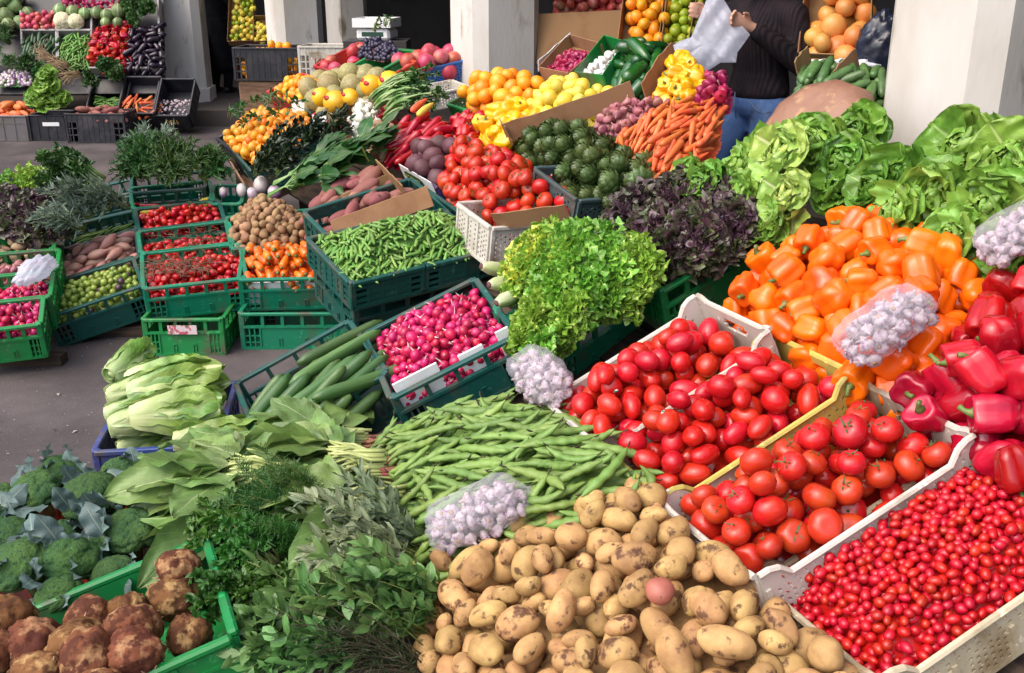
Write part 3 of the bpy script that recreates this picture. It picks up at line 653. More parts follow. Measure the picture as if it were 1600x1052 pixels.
K['orangepep'] = pepper_kinds('orange_pepper', M_['orangepep'], .047, .092, 8, taper=.84)
K['redpep'] = pepper_kinds('red_pepper', M_['redpep'], .047, .104, 8, seed=6, taper=.8)
K['yellowpep'] = pepper_kinds('yellow_pepper', M_['yellowpep'], .042, .085, 4, seed=7)
K['potato'] = blob_kind('potato', M_['potato'], .043, .029, .027, 12, .085, 2.2, 20, 14, bend=.2)
K['redpotato'] = blob_kind('red_potato', M_['redpotato'], .042, .034, .031, 1, .05, 1.9, 18, 13)
K['smallpot'] = blob_kind('small_potato', M_['smallpotato'], .026, .021, .020, 4, .09, 2.2, 12, 8)
K['sweet'] = blob_kind('sweet_potato', M_['sweet'], .075, .034, .032, 6, .10, 1.7, 16, 12, bend=.14)
PODP = [(0, .12), (.05, .35), (.12, .75), (.25, 1), (.7, 1), (.86, .75), (.95, .4), (1, .1)]
K['fava'] = rod_kind('broad_bean_pod', M_['fava'], .17, .0125, PODP, 9, bend=.20, endmat=M_['tip'], nub=.15, flat=.75, npt=24, zig=.022)
K['pea'] = rod_kind('pea_pod', M_['pea'], .075, .0075, PODP, 4, bend=.12, flat=.8, npt=9, ns=6)
K['bean'] = rod_kind('green_bean', M_['fava'], .13, .005, PODP, 4, bend=.14, flat=.8, npt=9, ns=6)
K['carrot'] = rod_kind('carrot', M_['carrot'], .155, .0135, [(0, .45), (.03, .85), (.1, 1), (.5, .82), (.85, .45), (.96, .2), (1, .05)], 6, bend=.07, npt=12, ns=10, zig=.006)
K['cuc'] = rod_kind('cucumber', M_['cuc'], .33, .021, [(0, .35), (.03, .7), (.1, .95), (.5, 1.02), (.9, .95), (.97, .65), (1, .25)], 5, bend=.08, npt=13, ns=12)
K['court'] = rod_kind('small_courgette', M_['courgette2'], .13, .017, [(0, .5), (.04, .8), (.15, .9), (.6, 1.05), (.92, .9), (1, .3)], 4, bend=.06, ns=10)
K['courfar'] = rod_kind('courgette', M_['courgette'], .14, .022, [(0, .5), (.04, .8), (.6, 1.05), (.92, .9), (1, .3)], 3, bend=.06, ns=8, npt=7)
K['chili'] = rod_kind('green_chili', M_['chili'], .13, .012, [(0, .6), (.08, 1), (.4, .95), (.8, .5), (1, .08)], 4, bend=.14, ns=7, npt=8)
K['minipep'] = [];
for k in rod_kind('orange_sweet_pepper', M_['minipep'], .082, .0215, [(0, .25), (.02, .75), (.1, 1), (.45, .97), (.8, .72), (.95, .42), (1, .1)], 4, bend=.05, ns=12, npt=12, seed=9):
    K['minipep'].append(Kind('orange_sweet_pepper', k.g, k.mats, [('stem', G().add(*tube([(-.036, 0, 0), (-.0425, 0, 0), (-.0500, .002, 0)], [.0125, .0085, .0045], 7)[:2]), M_['stem'])]))
K['longred'] = rod_kind('long_red_pepper', M_['redpep'], .18, .024, [(0, .4), (.05, .85), (.2, 1), (.55, .85), (.85, .5), (1, .08)], 4, bend=.10, ns=10)
K['longgreen'] = rod_kind('long_green_pepper', M_['greenpep'], .17, .033, [(0, .25), (.02, .7), (.12, 1), (.6, .95), (.9, .62), (1, .1)], 5, bend=.09, ns=12, nub=.03)
K['olive'] = blob_kind('olive', M_['olive'], .0185, .0165, .0165, 2, .02, 1.5, 10, 7); K['dkolive'] = blob_kind('dark_olive', M_['dkolive'], .0185, .0165, .0165, 1, .02, 1.5, 10, 7)
K['shallot'] = rod_kind('shallot', M_['shallot'], .115, .024, [(0, .08), (.06, .35), (.2, .85), (.4, 1), (.65, .8), (.85, .32), (1, .08)], 6, bend=.12, ns=10, npt=11)
for k in K['shallot']:
    pass
def bulb_kind(name, mat, r, h, nvar=3, seed=5, neck=.12, lob=0., nl=9, ns=14):
    out = []; rn = np.random.RandomState(seed)
    for k in range(nvar):
        q = np.array([[.06, 1.05], [neck, 1.0], [neck*1.1, .74], [.30, .52], [.68, .30], [.93, .05], [1, -.15], [.93, -.34], [.65, -.50], [.25, -.55], [.05, -.52]])
        v, f = lathe(q*np.array([r, h]), ns, lambda t, u: 1+lob*np.cos(nl*t+k)*(u > .2)+.04*np.cos(2*t+k)); v[:, 0] += v[:, 2].clip(0)*rn.normal(0, .25); out.append(Kind(name, G().add(v, f), mat))
    return out
K['garlic'] = bulb_kind('garlic_bulb', M_['garlic'], .0175, .0205, 5, lob=.10, nl=8, ns=24, neck=.17)
for k in K['garlic']:
    rg = G().add(*lathe([(.0022, .0212), (.0026, .0226), (.001, .0228)], 6)); v, f = lathe([(.0055, -.0098), (.0062, -.0112), (.003, -.0122)], 8); rg.add(v, f); k.parts.append(('root_plate', rg.mesh('root_plate', M_['ginger']), rg, M_['ginger']))
K['onion'] = bulb_kind('small_onion', M_['onion'], .023, .026, 3, seed=8)
K['redonion'] = bulb_kind('red_onion', M_['redonion'], .036, .034, 3, seed=9)
K['radish'] = []
for q in range(4):
    k = blob_kind('radish', M_['radish'], .0175, .0160, .0160, 1, .05, 1.7, 12, 9, seed=20+q)[0]; g = k.g; a = (1 if q < 2 else -1)
    v, f, _ = tube([(.0150, 0, 0), (.0185, .001, 0), (.026+.006*q, .004*a, .002)], [.0052, .0026, .0007], 5); g2 = G().addM(g); g2.add(v, f, 1); K['radish'].append(Kind('radish', g2, [M_['radish'], M_['radtip']]))
K['lemon'] = blob_kind('lemon', M_['lemon'], .040, .034, .034, 3, .03, 1.6); K['orange'] = blob_kind('orange', M_['orange'], .041, .042, .042, 3, .02, 1.5)
K['grapefruit'] = blob_kind('grapefruit', M_['grapefruit'], .052, .053, .053, 3, .02, 1.5); K['lime'] = blob_kind('lime', M_['lime'], .034, .031, .031, 3, .03, 1.6)
K['tang'] = blob_kind('tangerine', M_['tang'], .026, .029, .029, 3, .03, 1.6, 12, 8); K['mandarin'] = blob_kind('mandarin', M_['orange'], .029, .031, .031, 3, .02, 1.6, 12, 8)
K['melon'] = blob_kind('melon', M_['melon'], .074, .070, .070, 3, .02, 1.6, 18, 12); K['ymelon'] = blob_kind('yellow_melon', M_['ymelon'], .085, .066, .066, 3, .02, 1.6, 18, 12)
K['beet'] = blob_kind('beetroot', M_['beet'], .050, .045, .045, 4, .07, 1.8, 14, 10); K['appl'] = blob_kind('far_tomato', M_['pome'], .036, .040, .040, 3, .03, 1.6, 12, 8)
K['turnip'] = blob_kind('turnip', M_['turnip'], .036, .044, .044, 3, .04, 1.6); K['squash'] = blob_kind('yellow_squash', M_['squash'], .075, .042, .042, 3, .06, 1.6)
K['egg'] = rod_kind('aubergine', M_['eggplant'], .15, .036, [(0, .35), (.05, .6), (.3, .8), (.7, 1.05), (.93, .75), (1, .15)], 3, bend=.06, ns=10, npt=9)
K['rpepfar'] = pepper_kinds('red_pepper', M_['rpepfar'], .038, .085, 3, seed=12)
K['celeriac'] = []
for q in range(5):
    rn = np.random.RandomState(40+q); v, f = sphere(44, 30); v = v*wob(v, rn, .10, 1.9)[:, None]*wob(v, rn, .05, 7)[:, None]*wob(v, rn, .03, 17, 12)[:, None]
    g = G().add(v*np.array([.074, .066, .062]), f); gr = G()
    for j in range(24):
        d = nrm(np.array([rn.normal(0, .6), rn.normal(0, .6), -.75+rn.normal(0, .3)])); e = nrm(d+rn.normal(0, .7, 3)); p = d*.060
        gr.add(*tube([p, p+d*.008+e*.008, p+e*.024+d*.004], [.004, .003, .001], 5)[:2])
    K['celeriac'].append(Kind('celeriac', g, M_['celeriac'], [('roots', gr, M_['ginger'])]))
K['pome'] = []
for q in range(3):
    rn = np.random.RandomState(50+q); v, f = sphere(16, 11); v = v*wob(v, rn, .03, 2.2)[:, None]; g = G().add(v*.056, f)
    c = star(6, .020, .013, .9, rn); cg = G().addM(c, trs((0, 0, .053))); K['pome'].append(Kind('pomegranate', g, M_['pome'], [('crown', cg, M_['pome'])]))
def bumps_on(v, rn, n, rad, amp):
    c = rn.normal(size=(n, 3)); c /= np.linalg.norm(c, axis=1)[:, None]; d = np.full(len(v), 9.)
    u = v/np.linalg.norm(v, axis=1)[:, None]
    for k in range(0, n, 200): d = np.minimum(d, np.sqrt(np.maximum(2-2*u@c[k:k+200].T, 0)).min(1))
    return 1+amp*np.sqrt(np.maximum(1-(d/rad)**2, 0))
def brassica(name, mat, stemm, r, nvar, seed, leaves=0, lm=None):
    out = []; rn = np.random.RandomState(seed)
    for k in range(nvar):
        v, f = sphere(96, 60); b = bumps_on(v, rn, 26, .62, .17)*bumps_on(v, rn, 160, .25, .09)*bumps_on(v, rn, 900, .10, .045); v = v*b[:, None]
        v[:, 2] = np.where(v[:, 2] < 0, v[:, 2]*.55, v[:, 2]*.72); g = G().add(v*r*.86, f)
        sg = G().add(*tube([(0, 0, -r*.3), (0, 0, -r*.8), (r*.05, 0, -r*1.3)], [r*.4, r*.26, r*.28], 10)[:2]); out.append(Kind(name, g, mat, [('stalk', sg, stemm)]))
    return out
K['broccoli'] = brassica('broccoli', M_['floret'], M_['brocstem'], .074, 4, 60)
K['cauli'] = brassica('cauliflower', M_['cauli'], M_['brocstem'], .075, 1, 61)
K['arti'] = []
for q in range(4):
    rn = np.random.RandomState(70+q); v, f = sphere(10, 8); g = G().add(v*np.array([.026, .026, .032]), f)
    for k in range(46):
        t = k/46; ph = 2.1*(1-t)+.18; az = k*2.39996; d = np.array([math.sin(ph)*math.cos(az), math.sin(ph)*math.sin(az), math.cos(ph)])
        lv, lf, uv = leafv(.038*(1.02-.35*abs(t-.4)), .034, a0=.62, a1=-.75 if t > .12 else -.2, cup=-.45, nx=5, ny=5, prof=lambda u: np.interp(u, [0, .3, .6, .85, 1], [.8, 1, .95, .6, .08]))
        zx = d; up = np.array([0, 0, 1.]); yv = nrm(up-d*(up@d)+1e-3*np.array([1, 0, 0])); xv = np.cross(yv, zx); R = np.stack([xv, yv, zx], 1)
        rad = .0325-.005*t; g.addM(G().add(lv, lf, 0, uv), trs(d*np.array([rad, rad, rad*1.12])*.9-yv*.015, R@np.array(Matrix.Rotation(.34, 3, 'X'))))
    sg = G().add(*tube([(0, 0, -.025), (0, 0, -.05), (.008, 0, -.085)], [.011, .0085, .009], 8)[:2]); K['arti'].append(Kind('artichoke', g, M_['arti'], [('stalk', sg, M_['brocstem'])]))
def leafset(n, seed, **kw):
    rn = np.random.RandomState(seed); out = []
    for k in range(n):
        q = {a: (b if not isinstance(b, tuple) else rn.uniform(*b)) for a, b in kw.items()}
        v, f, uv = leafv(ph=rn.uniform(0, 6), **q); out.append(G().add(v, f, 0, uv))
    return out
BROAD = lambda u: np.interp(u, [0, .08, .25, .5, .75, .92, 1], [.16, .3, .68, 1, .95, .6, .12])
OVATE = lambda u: np.interp(u, [0, .1, .3, .55, .8, .95, 1], [.1, .5, .95, .98, .62, .2, .04])
LS = {}
def lset(key, mat, gs): LS[key] = [g.mesh('leaf', mat) for g in gs]
LET = dict(L=(.09, .125), Wd=(.13, .19), cup=(.1, .6), wave=(.010, .019), nw=(2.2, 3.6), nx=17, ny=13, prof=BROAD, crum=.0045)
for nm, mt in (('let', 'lettuce'), ('letdk', 'lettucedk'), ('letpale', 'lettucepale')):
    lset(nm+'_out', M_[mt], leafset(8, 81, a0=(.0, .35), a1=(-.6, .3), a2=(-1.0, .7), **LET)); lset(nm+'_in', M_[mt], leafset(8, 82, a0=(.5, .9), a1=(.5, 1.3), a2=(.2, 1.2), **LET))
lset('rom', M_['romaine'], leafset(6, 83, L=(.28, .34), Wd=(.15, .19), a0=(.16, .26), a1=(-.5, -.3), a2=(0, .15), cup=(-.55, -.25), wave=(.006, .012), nw=(2.5, 4.), crum=.0025, nx=21, ny=13, prof=lambda u: np.interp(u, [0, .06, .2, .5, .8, .94, 1], [.34, .5, .62, .9, 1, .7, .2])))
lset('chard', M_['chard'], leafset(8, 84, L=(.20, .28), Wd=(.125, .18), crum=.004, a0=(-.05, .2), a1=(-.6, .25), a2=(-.3, .3), cup=(-.25, .3), wave=(.006, .018), nw=(1.6, 3), nx=15, ny=9, prof=OVATE))
lset('broc', M_['brocleaf'], leafset(6, 85, L=(.09, .15), Wd=(.06, .09), a0=(.0, .7), a1=(-2.2, .6), a2=(-1, 1), cup=(-.5, .5), wave=(.010, .022), nw=(2, 3.5), nx=13, ny=9, prof=OVATE))
lset('cab', M_['cabbage'], leafset(4, 86, L=(.19, .21), Wd=(.17, .2), a0=1.15, a1=-.0, a2=(.9, 1.3), cup=(.55, .7), wave=(.004, .008), nw=2, nx=11, ny=9, prof=BROAD))
lset('greens', M_['greens'], leafset(6, 87, L=(.16, .24), Wd=(.06, .09), a0=(.0, .4), a1=(-.8, .1), cup=(-.3, .3), wave=(.006, .012), nw=(2, 3), nx=11, ny=7, prof=OVATE))
def head(fr, a, b, c, key, label, group, scale=1., tilt=(0, 0), n_out=15, n_in=11, seed=0, name='lettuce'):
    """a lettuce head: a rosette of leaves, each one an object"""
    rn = np.random.RandomState(seed+5)
    zz = np.array([tilt[0], tilt[1], 1.]); M = np.array(fr.M())@trs((a, b, c), basis(z=zz, roll=rn.uniform(0, 6)), scale)
    root = tag(ob(name, None, M), label, 'lettuce', group); root.empty_display_size = .05
    for k in range(n_out+n_in):
        inner = k >= n_out; az = k*2.39996+rn.normal(0, .15); t = (k-n_out)/max(1, n_in) if inner else k/n_out
        me = LS[key+('_in' if inner else '_out')][rn.randint(8)]
        rr = .022*(1-t*.6) if not inner else .012*(1-t); zc = .012+.055*t if not inner else .05+.03*t
        pit = rn.normal(.05, .12)+(.55*t if not inner else 0)
        R = rotm('Z', az)@rotm('X', pit); ob('leaf', me, trs((-rr*math.sin(az)*1., rr*math.cos(az), zc), R, rn.uniform(.85, 1.1)*(1 if not inner else .82-.25*t)), root)
    return root
# ---------------------------------------------------------------- the place: street, raised arcade floor, pillars, walls, benches
def simple(name, me, M=None): return ob(name, me, M)
def ground_mat(name, c, c2, c3, s=1.):
    m = veg(name, c, c2, sc_=1.6*s, thr=(.35, .7), rough=.8, hv=0, vv=0, bump=.55, bsc=170, c3=c3, sc3=110, thr3=(.66, .70), det=8, spec=.3)
    return m
M_['asphalt'] = ground_mat('asphalt', (.058, .048, .050), (.118, .098, .096), (.30, .26, .24))
M_['paving'] = ground_mat('paving', (.075, .062, .056), (.05, .042, .042), (.12, .1, .09))
M_['plaster'] = veg('pillar_plaster', (.62, .595, .56), (.50, .465, .41), sc_=2.2, thr=(.40, .72), rough=.85, hv=0, vv=0, bump=.4, bsc=45, c3=(.26, .22, .17), sc3=7, thr3=(.58, .76), spec=.15, stretch=(1, 1, .35))
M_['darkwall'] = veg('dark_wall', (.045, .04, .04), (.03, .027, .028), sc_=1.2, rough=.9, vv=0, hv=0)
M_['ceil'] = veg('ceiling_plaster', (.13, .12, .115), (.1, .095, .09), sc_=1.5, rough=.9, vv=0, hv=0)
g = G().add(np.array([[-60, -40, 0], [60, -40, 0], [60, 90, 0], [-60, 90, 0]], float), np.array([[0, 1, 2, 3]])); tag(ob('ground', g.mesh('ground', M_['asphalt'], False)), None, None, None, 'structure')
def prism(poly, z0, z1, name, mat, bev=.01):
    n = len(poly); v = [(x, y, z0) for x, y in poly]+[(x, y, z1) for x, y in poly]; f = [np.array([[k, (k+1) % n, n+(k+1) % n, n+k] for k in range(n)]), np.arange(n)[None, ::-1], np.arange(n, 2*n)[None]]
    return G().add(np.array(v), f).mesh(name, mat, False)
def q2(t, s): p = PILLAR+INW*t+ALONG*s; return (p[0], p[1])
tag(ob('arcade_pavement', prism([q2(-.75, -9), q2(9, -9), q2(9, 30), (-30, 30), (-30, 12.25), (-3.2, 12.25)], -.02, .19, 'arcade_pavement', M_['paving'])), None, None, None, 'structure')
def pillar(cx, cy, w, label, h=3.3, ang=28., ch=.32):
    a = w/2; b = a*(1-ch); P = [(a, -b), (a, b), (b, a), (-b, a), (-a, b), (-a, -b), (-b, -a), (b, -a)]; k = math.radians(ang); c, s_ = math.cos(k), math.sin(k)
    o = tag(ob('pillar', None, Matrix.Translation((cx, cy, .19))), label, 'pillar', 'pillars of the market arcade'); P = [(x*c-y*s_, x*s_+y*c) for x, y in P]
    ob('shaft', prism(P, .0, h-.19, 'shaft', M_['plaster']), None, o)
    ob('foot', prism([(x*1.12, y*1.12) for x, y in P], -.002, .16, 'foot', M_['plaster']), None, o)
pillar(1.67, 3.80, .50, 'broad whitewashed pillar behind the green lettuces, nearest pillar')
pillar(-.12, 7.30, .50, 'stained whitewashed pillar between the pomegranates and the brown cardboard box')
pillar(-2.26, 11.1, .50, 'grey white pillar behind the black crate of oranges')
pillar(-2.1, 13.6, .44, 'narrow pillar behind the white kitchen scale')
pillar(-4.12, 13.3, .56, 'whitewashed pillar beside the far vegetable stand', ang=5)
# shop walls; unseen ceiling and upper storey built to block the sky
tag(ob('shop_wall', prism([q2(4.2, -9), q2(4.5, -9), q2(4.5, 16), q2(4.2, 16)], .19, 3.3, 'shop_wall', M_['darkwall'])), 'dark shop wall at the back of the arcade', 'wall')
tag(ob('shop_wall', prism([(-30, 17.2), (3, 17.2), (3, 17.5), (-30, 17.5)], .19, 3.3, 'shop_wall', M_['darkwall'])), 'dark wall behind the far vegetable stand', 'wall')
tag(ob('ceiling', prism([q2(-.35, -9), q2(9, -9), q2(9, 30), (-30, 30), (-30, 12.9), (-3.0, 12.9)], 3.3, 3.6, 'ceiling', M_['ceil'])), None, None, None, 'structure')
tag(ob('unseen_upper_wall', prism([q2(-.3, -9), q2(-.05, -9), q2(-.05, 10.2), q2(-.3, 10.2)], 3.6, 7.5, 'unseen_upper_wall', M_['plaster'])), 'pale upper storey wall above the arcade pillars', 'wall')
tag(ob('unseen_upper_wall', prism([(-30, 13), (-3.1, 13), (-3.1, 13.3), (-30, 13.3)], 3.6, 7.5, 'unseen_upper_wall', M_['plaster'])), 'pale upper storey wall above the far stand', 'wall')
M_['bench'] = veg('darkened_board', (.075, .052, .038), (.04, .03, .025), sc_=4, rough=.85, bump=.3, bsc=30, spec=.1, stretch=(1, 9, 9))  # darkness of the gaps between crates put into the board colour
# benches under the sloping stall
def bench(fr, a0, a1, b0, b1, off, label, nleg=3):
    o = tag(ob('display_bench', None, fr.M(0, 0, off)), label, 'bench', 'plank benches under the stall')
    n = int((b1-b0)/.19)
    for k in range(n):
        y0 = b0+(b1-b0)*k/n; g = G().add(*box(a0+rng.uniform(0, .05), a1-rng.uniform(0, .05), y0, y0+(b1-b0)/n-.012, -.02, 0)); ob('plank', g.mesh('plank', M_['bench'], False), None, o)
    for a in np.linspace(a0+.1, a1-.1, nleg):
        for b in (b0+.12, b1-.12):
            p = fr.w(a, b, off-.02); 
            if p[2] < .08: continue
            g = G().add(*box(p[0]-.03, p[0]+.03, p[1]-.03, p[1]+.03, 0, p[2])); M = Matrix(np.linalg.inv(np.array(fr.M(0, 0, off))).tolist()); ob('leg', g.mesh('leg', M_['bench'], False), M, o)
bench(S, -1.5, 1.6, -.5, 1.1, -.26, 'sloping plank bench under the near crates of tomatoes and peppers', 4)
bench(S, -5.6, -2.1, .0, 1.0, -.26, 'sloping plank bench under the far fruit crates', 5)
bench(FLAT, -1.1, .1, 2.05, 3.05, -.16, 'low plank bench under the spinach and herbs', 3)
# bits of litter on the asphalt
rn = np.random.RandomState(5); g = G()
for k in range(900):
    x, y = (rn.uniform(-3.2, -.4), rn.uniform(2.6, 5.2)) if k < 760 else (rn.uniform(-6, -1.2), rn.uniform(6, 11)); s = rn.uniform(.002, .006)*(3.2 if k % 45 == 0 else 1)
    v, f, uv = leafv(s*2.2, s, a0=rn.uniform(.05, .4), a1=-.5, nx=3, ny=3); g.add(v@rotm('Z', rn.uniform(0, 6))[:3, :3].T+np.array([x, y, .003]), f, 0 if rn.rand() < .55 else 1)
tag(ob('litter', g.mesh('litter', [veg('pale_litter', (.42, .38, .34), (.3, .25, .2), vv=0), veg('dark_litter', (.03, .03, .022), (.1, .09, .05), vv=0)])), 'pale and dark scraps scattered on the asphalt aisle', 'litter', None, 'stuff')

# ---------------------------------------------------------------- near crates of tomatoes
def solved(c, yaw, slope, roll): return fr_ang(c, yaw, slope, roll)
FA = solved((.388, 2.681, .726), -67.4, 24.5, 2.); FB = solved((.539, 2.43, .702), -67.5, 24, 2.); FC = solved((.682, 2.097, .697), -66, 21, 1.); FD = solved((.854, 1.845, .650), -67.5, 22, 2.)
crate(FA, .37, .566, .17, 'scoop', M_['white'], 'stained white plastic crate of plum tomatoes below the frisee', 'pale plastic tomato crates')
crate(FB, .352, .58, .17, 'scoop', M_['yellow'], 'yellow plastic crate of plum tomatoes', 'pale plastic tomato crates')
crate(FC, .372, .60, .17, 'scoop', M_['white'], 'white plastic crate of round tomatoes beside the red peppers', 'pale plastic tomato crates')
crate(FD, .40, .60, .17, 'scoop', M_['cream'], 'cream plastic lattice crate full of tiny tomatoes', 'pale plastic tomato crates')
heap(FA, rect(.37, .566, .035), K['plum'], .0305, 'plum_tomato', 'shiny plum tomato in the stained white crate below the frisee', 'tomato', 'plum tomatoes in the white crate', n=220, L=.009, ks=2, hmid=.03, hedge=-.055, ew=.13, seed=1, bedmat=M_['plum'], bedk=1.15, depth=.13, squash=.86, weights=[.155]*6+[.035, .035], bumps=[(.05, -.25, .06, .17)])
heap(FB, rect(.352, .58, .035), K['plum'], .0305, 'plum_tomato', 'shiny plum tomato in the yellow crate', 'tomato', 'plum tomatoes in the yellow crate', n=220, L=.009, ks=2, hmid=.045, hedge=-.03, ew=.12, seed=2, bedmat=M_['plum'], bedk=1.15, depth=.13, squash=.86, weights=[.155]*6+[.035, .035], bumps=[(0, -.25, .05, .16)])
heap(FC, rect(.372, .60, .04), K['round'], .042, 'round_tomato', 'round red tomato in the white crate', 'tomato', 'round tomatoes in the white crate', n=160, hmid=.05, hedge=-.05, ew=.14, mode='up', lean=.6, seed=3, bedmat=M_['tomato'], bedk=1.15, smin=.72, smax=1.06, depth=.15, squash=.88, bumps=[(0, -.25, .05, .16)])
heap(FD, rect(.40, .60, .018), K['cherry'], .0104, 'cherry_tomato', 'tiny oval red tomato in the cream lattice crate', 'tomato', 'tiny tomatoes in the cream lattice crate', n=2400, L=.003, ks=1, hmid=.022, hedge=-.04, ew=.10, depth=.034, seed=4, bedmat=M_['cherry'], cand=12, maxobj=300, keep=2.4)
# ---------------------------------------------------------------- peppers
SP = S.up(.02)
heap(SP, px(SP, [(1132, 452), (1175, 408), (1262, 362), (1340, 318), (1420, 335), (1545, 385), (1520, 450), (1470, 540), (1400, 590), (1335, 572), (1205, 505)]), K['orangepep'], .046, 'orange_pepper', 'glossy orange bell pepper in the heap above the tomato crates', 'pepper', 'orange bell peppers in the heap', n=170, mode='up', lean=.75, prefer=(-.1, -.6, -1.7), hmid=.05, hedge=-.03, ew=.12, seed=5, bedmat=M_['orangepep'], depth=.15, squash=.85)
heap(SP, px(SP, [(1560, 430), (1680, 390), (1740, 620), (1690, 770), (1515, 690), (1405, 610), (1480, 545), (1520, 480)]), K['redpep'], .048, 'red_pepper', 'glossy dark red bell pepper right of the orange peppers', 'pepper', 'red bell peppers in the heap', n=110, mode='up', lean=.9, prefer=(0, -.8, -1.5), hmid=.05, hedge=-.03, ew=.12, seed=6, bedmat=M_['redpep'], depth=.15, squash=.86)
# ---------------------------------------------------------------- potatoes, broad beans
PP = px(S, [(640, 930), (680, 880), (830, 800), (930, 775), (975, 750), (1030, 785), (1090, 850), (1165, 900), (1215, 945), (1310, 1010), (1330, 1120), (1000, 1180), (670, 1150), (650, 1000)])
heap(S, PP, K['potato'], .0285, 'potato', 'mud specked yellow potato in the heap below the bags of garlic', 'potato', 'yellow potatoes in the near heap', n=480, L=.016, ks=2, hmid=.075, hedge=.0, ew=.18, seed=7, bedmat=M_['potato'], smin=.7, smax=1.3, depth=.10, bumps=[(*S.hit(1040, 820), .05, .16), (*S.hit(1150, 890), .03, .13)])
a, b = S.hit(1052, 975); place('red_potato', K['redpotato'][0], np.array(S.M(a, b, .10))@trs(R=basis(x=[-.2, -.8, .5]), s=.82), 'single pink skinned potato on the yellow potatoes', 'potato', None)
PF = px(S, [(590, 680), (700, 635), (790, 618), (870, 640), (960, 710), (1010, 765), (960, 800), (860, 850), (740, 880), (660, 900), (630, 850), (595, 770)])
heap(S, PF, K['fava'], .0115, 'broad_bean_pod', 'long green broad bean pod in the heap above the potatoes', 'bean pod', 'broad bean pods in the near heap', n=700, L=.055, ks=5, hmid=.06, hedge=.0, ew=.14, bumps=[(*S.hit(930, 720), .04, .16)], yaw=(56, 32), seed=8, bedmat=M_['fava'], depth=.05, maxobj=300, mode='flat')
# ---------------------------------------------------------------- green crates on the slope
Fq, w, d = crate_px(S, (620, 617), (808, 517), (735, 440), (563, 522), .18, 'green', M_['dkgreen'], 'dark green crate tipped with pink radishes', 'green plastic crates')
heap(Fq, rect(w, d, .02), K['radish'], .0165, 'radish', 'pink radish in the tipped dark green crate', 'radish', 'pink radishes in the dark green crate', n=420, hmid=.045, hedge=-.035, ew=.12, depth=.048, seed=9, bedmat=M_['radish'], maxobj=190, smin=.75, smax=1.25)
for x0, x1, hh in ((-.46, -.10, .055), (.06, .26, .04), (.38, .485, .055)):
    g = G().add(*bevbox(x0*w, x1*w, -.004, .004, -.09, hh-.03, .0015)); tag(ob('polystyrene_sheet', g.mesh('polystyrene_sheet', M_['poly'], False), Fq.M(0, -d/2+.022, 0)), {-.46: 'broken white polystyrene strip at the left of the radish crate rim', .06: 'white polystyrene strip in the middle of the radish crate rim', .38: 'white polystyrene corner at the right of the radish crate rim'}[x0], 'packing foam')
Fc, w, d = crate_px(S, None, (598, 582), (545, 500), (372, 596), .19, 'open', M_['dkgreen'], 'dark green crate tipped forward with long cucumbers', 'green plastic crates')
rn = np.random.RandomState(8)
PC = px(S, [(400, 640), (440, 595), (540, 525), (590, 580), (530, 650), (440, 665), (370, 665)])
heap(S, PC, K['cuc'], .020, 'cucumber', 'long pale green cucumber in the tipped dark green crate', 'cucumber', 'long cucumbers in the tipped crate', n=30, L=.12, ks=6, hmid=.03, hedge=.0, ew=.10, yaw=(103, 6), seed=3, depth=.08, mode='flat')
crate(fr_ang((.206, 3.354, .71), 41.8, 13.4, 19.7), .437, .30, .19, 'green', M_['green'], 'bright green crate overflowing with frisee', 'green plastic crates')
crate(fr_ang((.590, 3.39, .906), 30, 9.6, 21), .46, .33, .20, 'green', M_['leafgreen'], 'green crate holding dark purple lettuce', 'green plastic crates')
FPE = fr_ang((-.461, 4.114, .70), 33, 11.9, 4.1)
crate(FPE.rot(0, -.1595, 0), .313, .42, .125, 'grid', M_['dkgreen'], 'left dark green crate under the pea pods', 'green plastic crates')
crate(FPE.rot(0, .1595, 0), .313, .42, .125, 'grid', M_['dkgreen'], 'right dark green crate under the pea pods', 'green plastic crates')
crate(FPE.rot(0, 0, .02, -.14), .58, .38, .15, 'green', M_['dkgreen'], 'dark green crate propping up the pea pod crates', 'green plastic crates')
PPE = [(-.305, -.20), (.305, -.20), (.30, .19), (-.28, .19)]
heap(FPE, PPE, K['pea'], .0066, 'pea_pod', 'small green pea pod heaped across two dark green crates', 'pea pod', 'pea pods heaped across two crates', n=1700, L=.026, ks=3, hmid=.11, hedge=.008, ew=.20, seed=10, bedk=1.3, depth=.032, bedmat=M_['pea'], cand=10, yaw=(70, 35), mode='flat')
# ---------------------------------------------------------------- left columns of crates
GC = 'green plastic crates'
def lcrate(fr, FL, FR, BR, BL, mat, label, h=.185, style='green'):
    return crate_px(fr, FL, FR, BR, BL, h, style, M_[mat], label, GC)
F1, w, d = lcrate(LP, (226, 449), (388, 432), (368, 381), (223, 396), 'green', 'front green crate of small red tomatoes on stalks')
heap(F1.up(-.02), rect(w, d, .025), K['smalltom'], .0205, 'small_tomato', 'small red tomato among dry stalks in the front green crate', 'tomato', 'small tomatoes in the front green crate', n=150, hmid=.02, hedge=-.03, ew=.1, mode='up', lean=.8, seed=11, depth=.06, bedmat=M_['cherry'])
F2, w, d = lcrate(LP, (221, 393), (367, 378), (352, 345), (218, 362), 'green', 'second green crate of small tomatoes from the front')
heap(F2.up(-.05), rect(w, d, .025), K['smalltom'], .0205, 'small_tomato', 'small red tomato in the second green crate', 'tomato', 'small tomatoes in the second green crate', n=90, hmid=0., hedge=-.02, ew=.1, mode='up', lean=.8, seed=12, depth=.05, bedmat=M_['cherry'])
F3, w, d = lcrate(LP, (217, 359), (351, 342), (338, 313), (214, 326), 'dkgreen', 'third green crate of small tomatoes, heaped full')
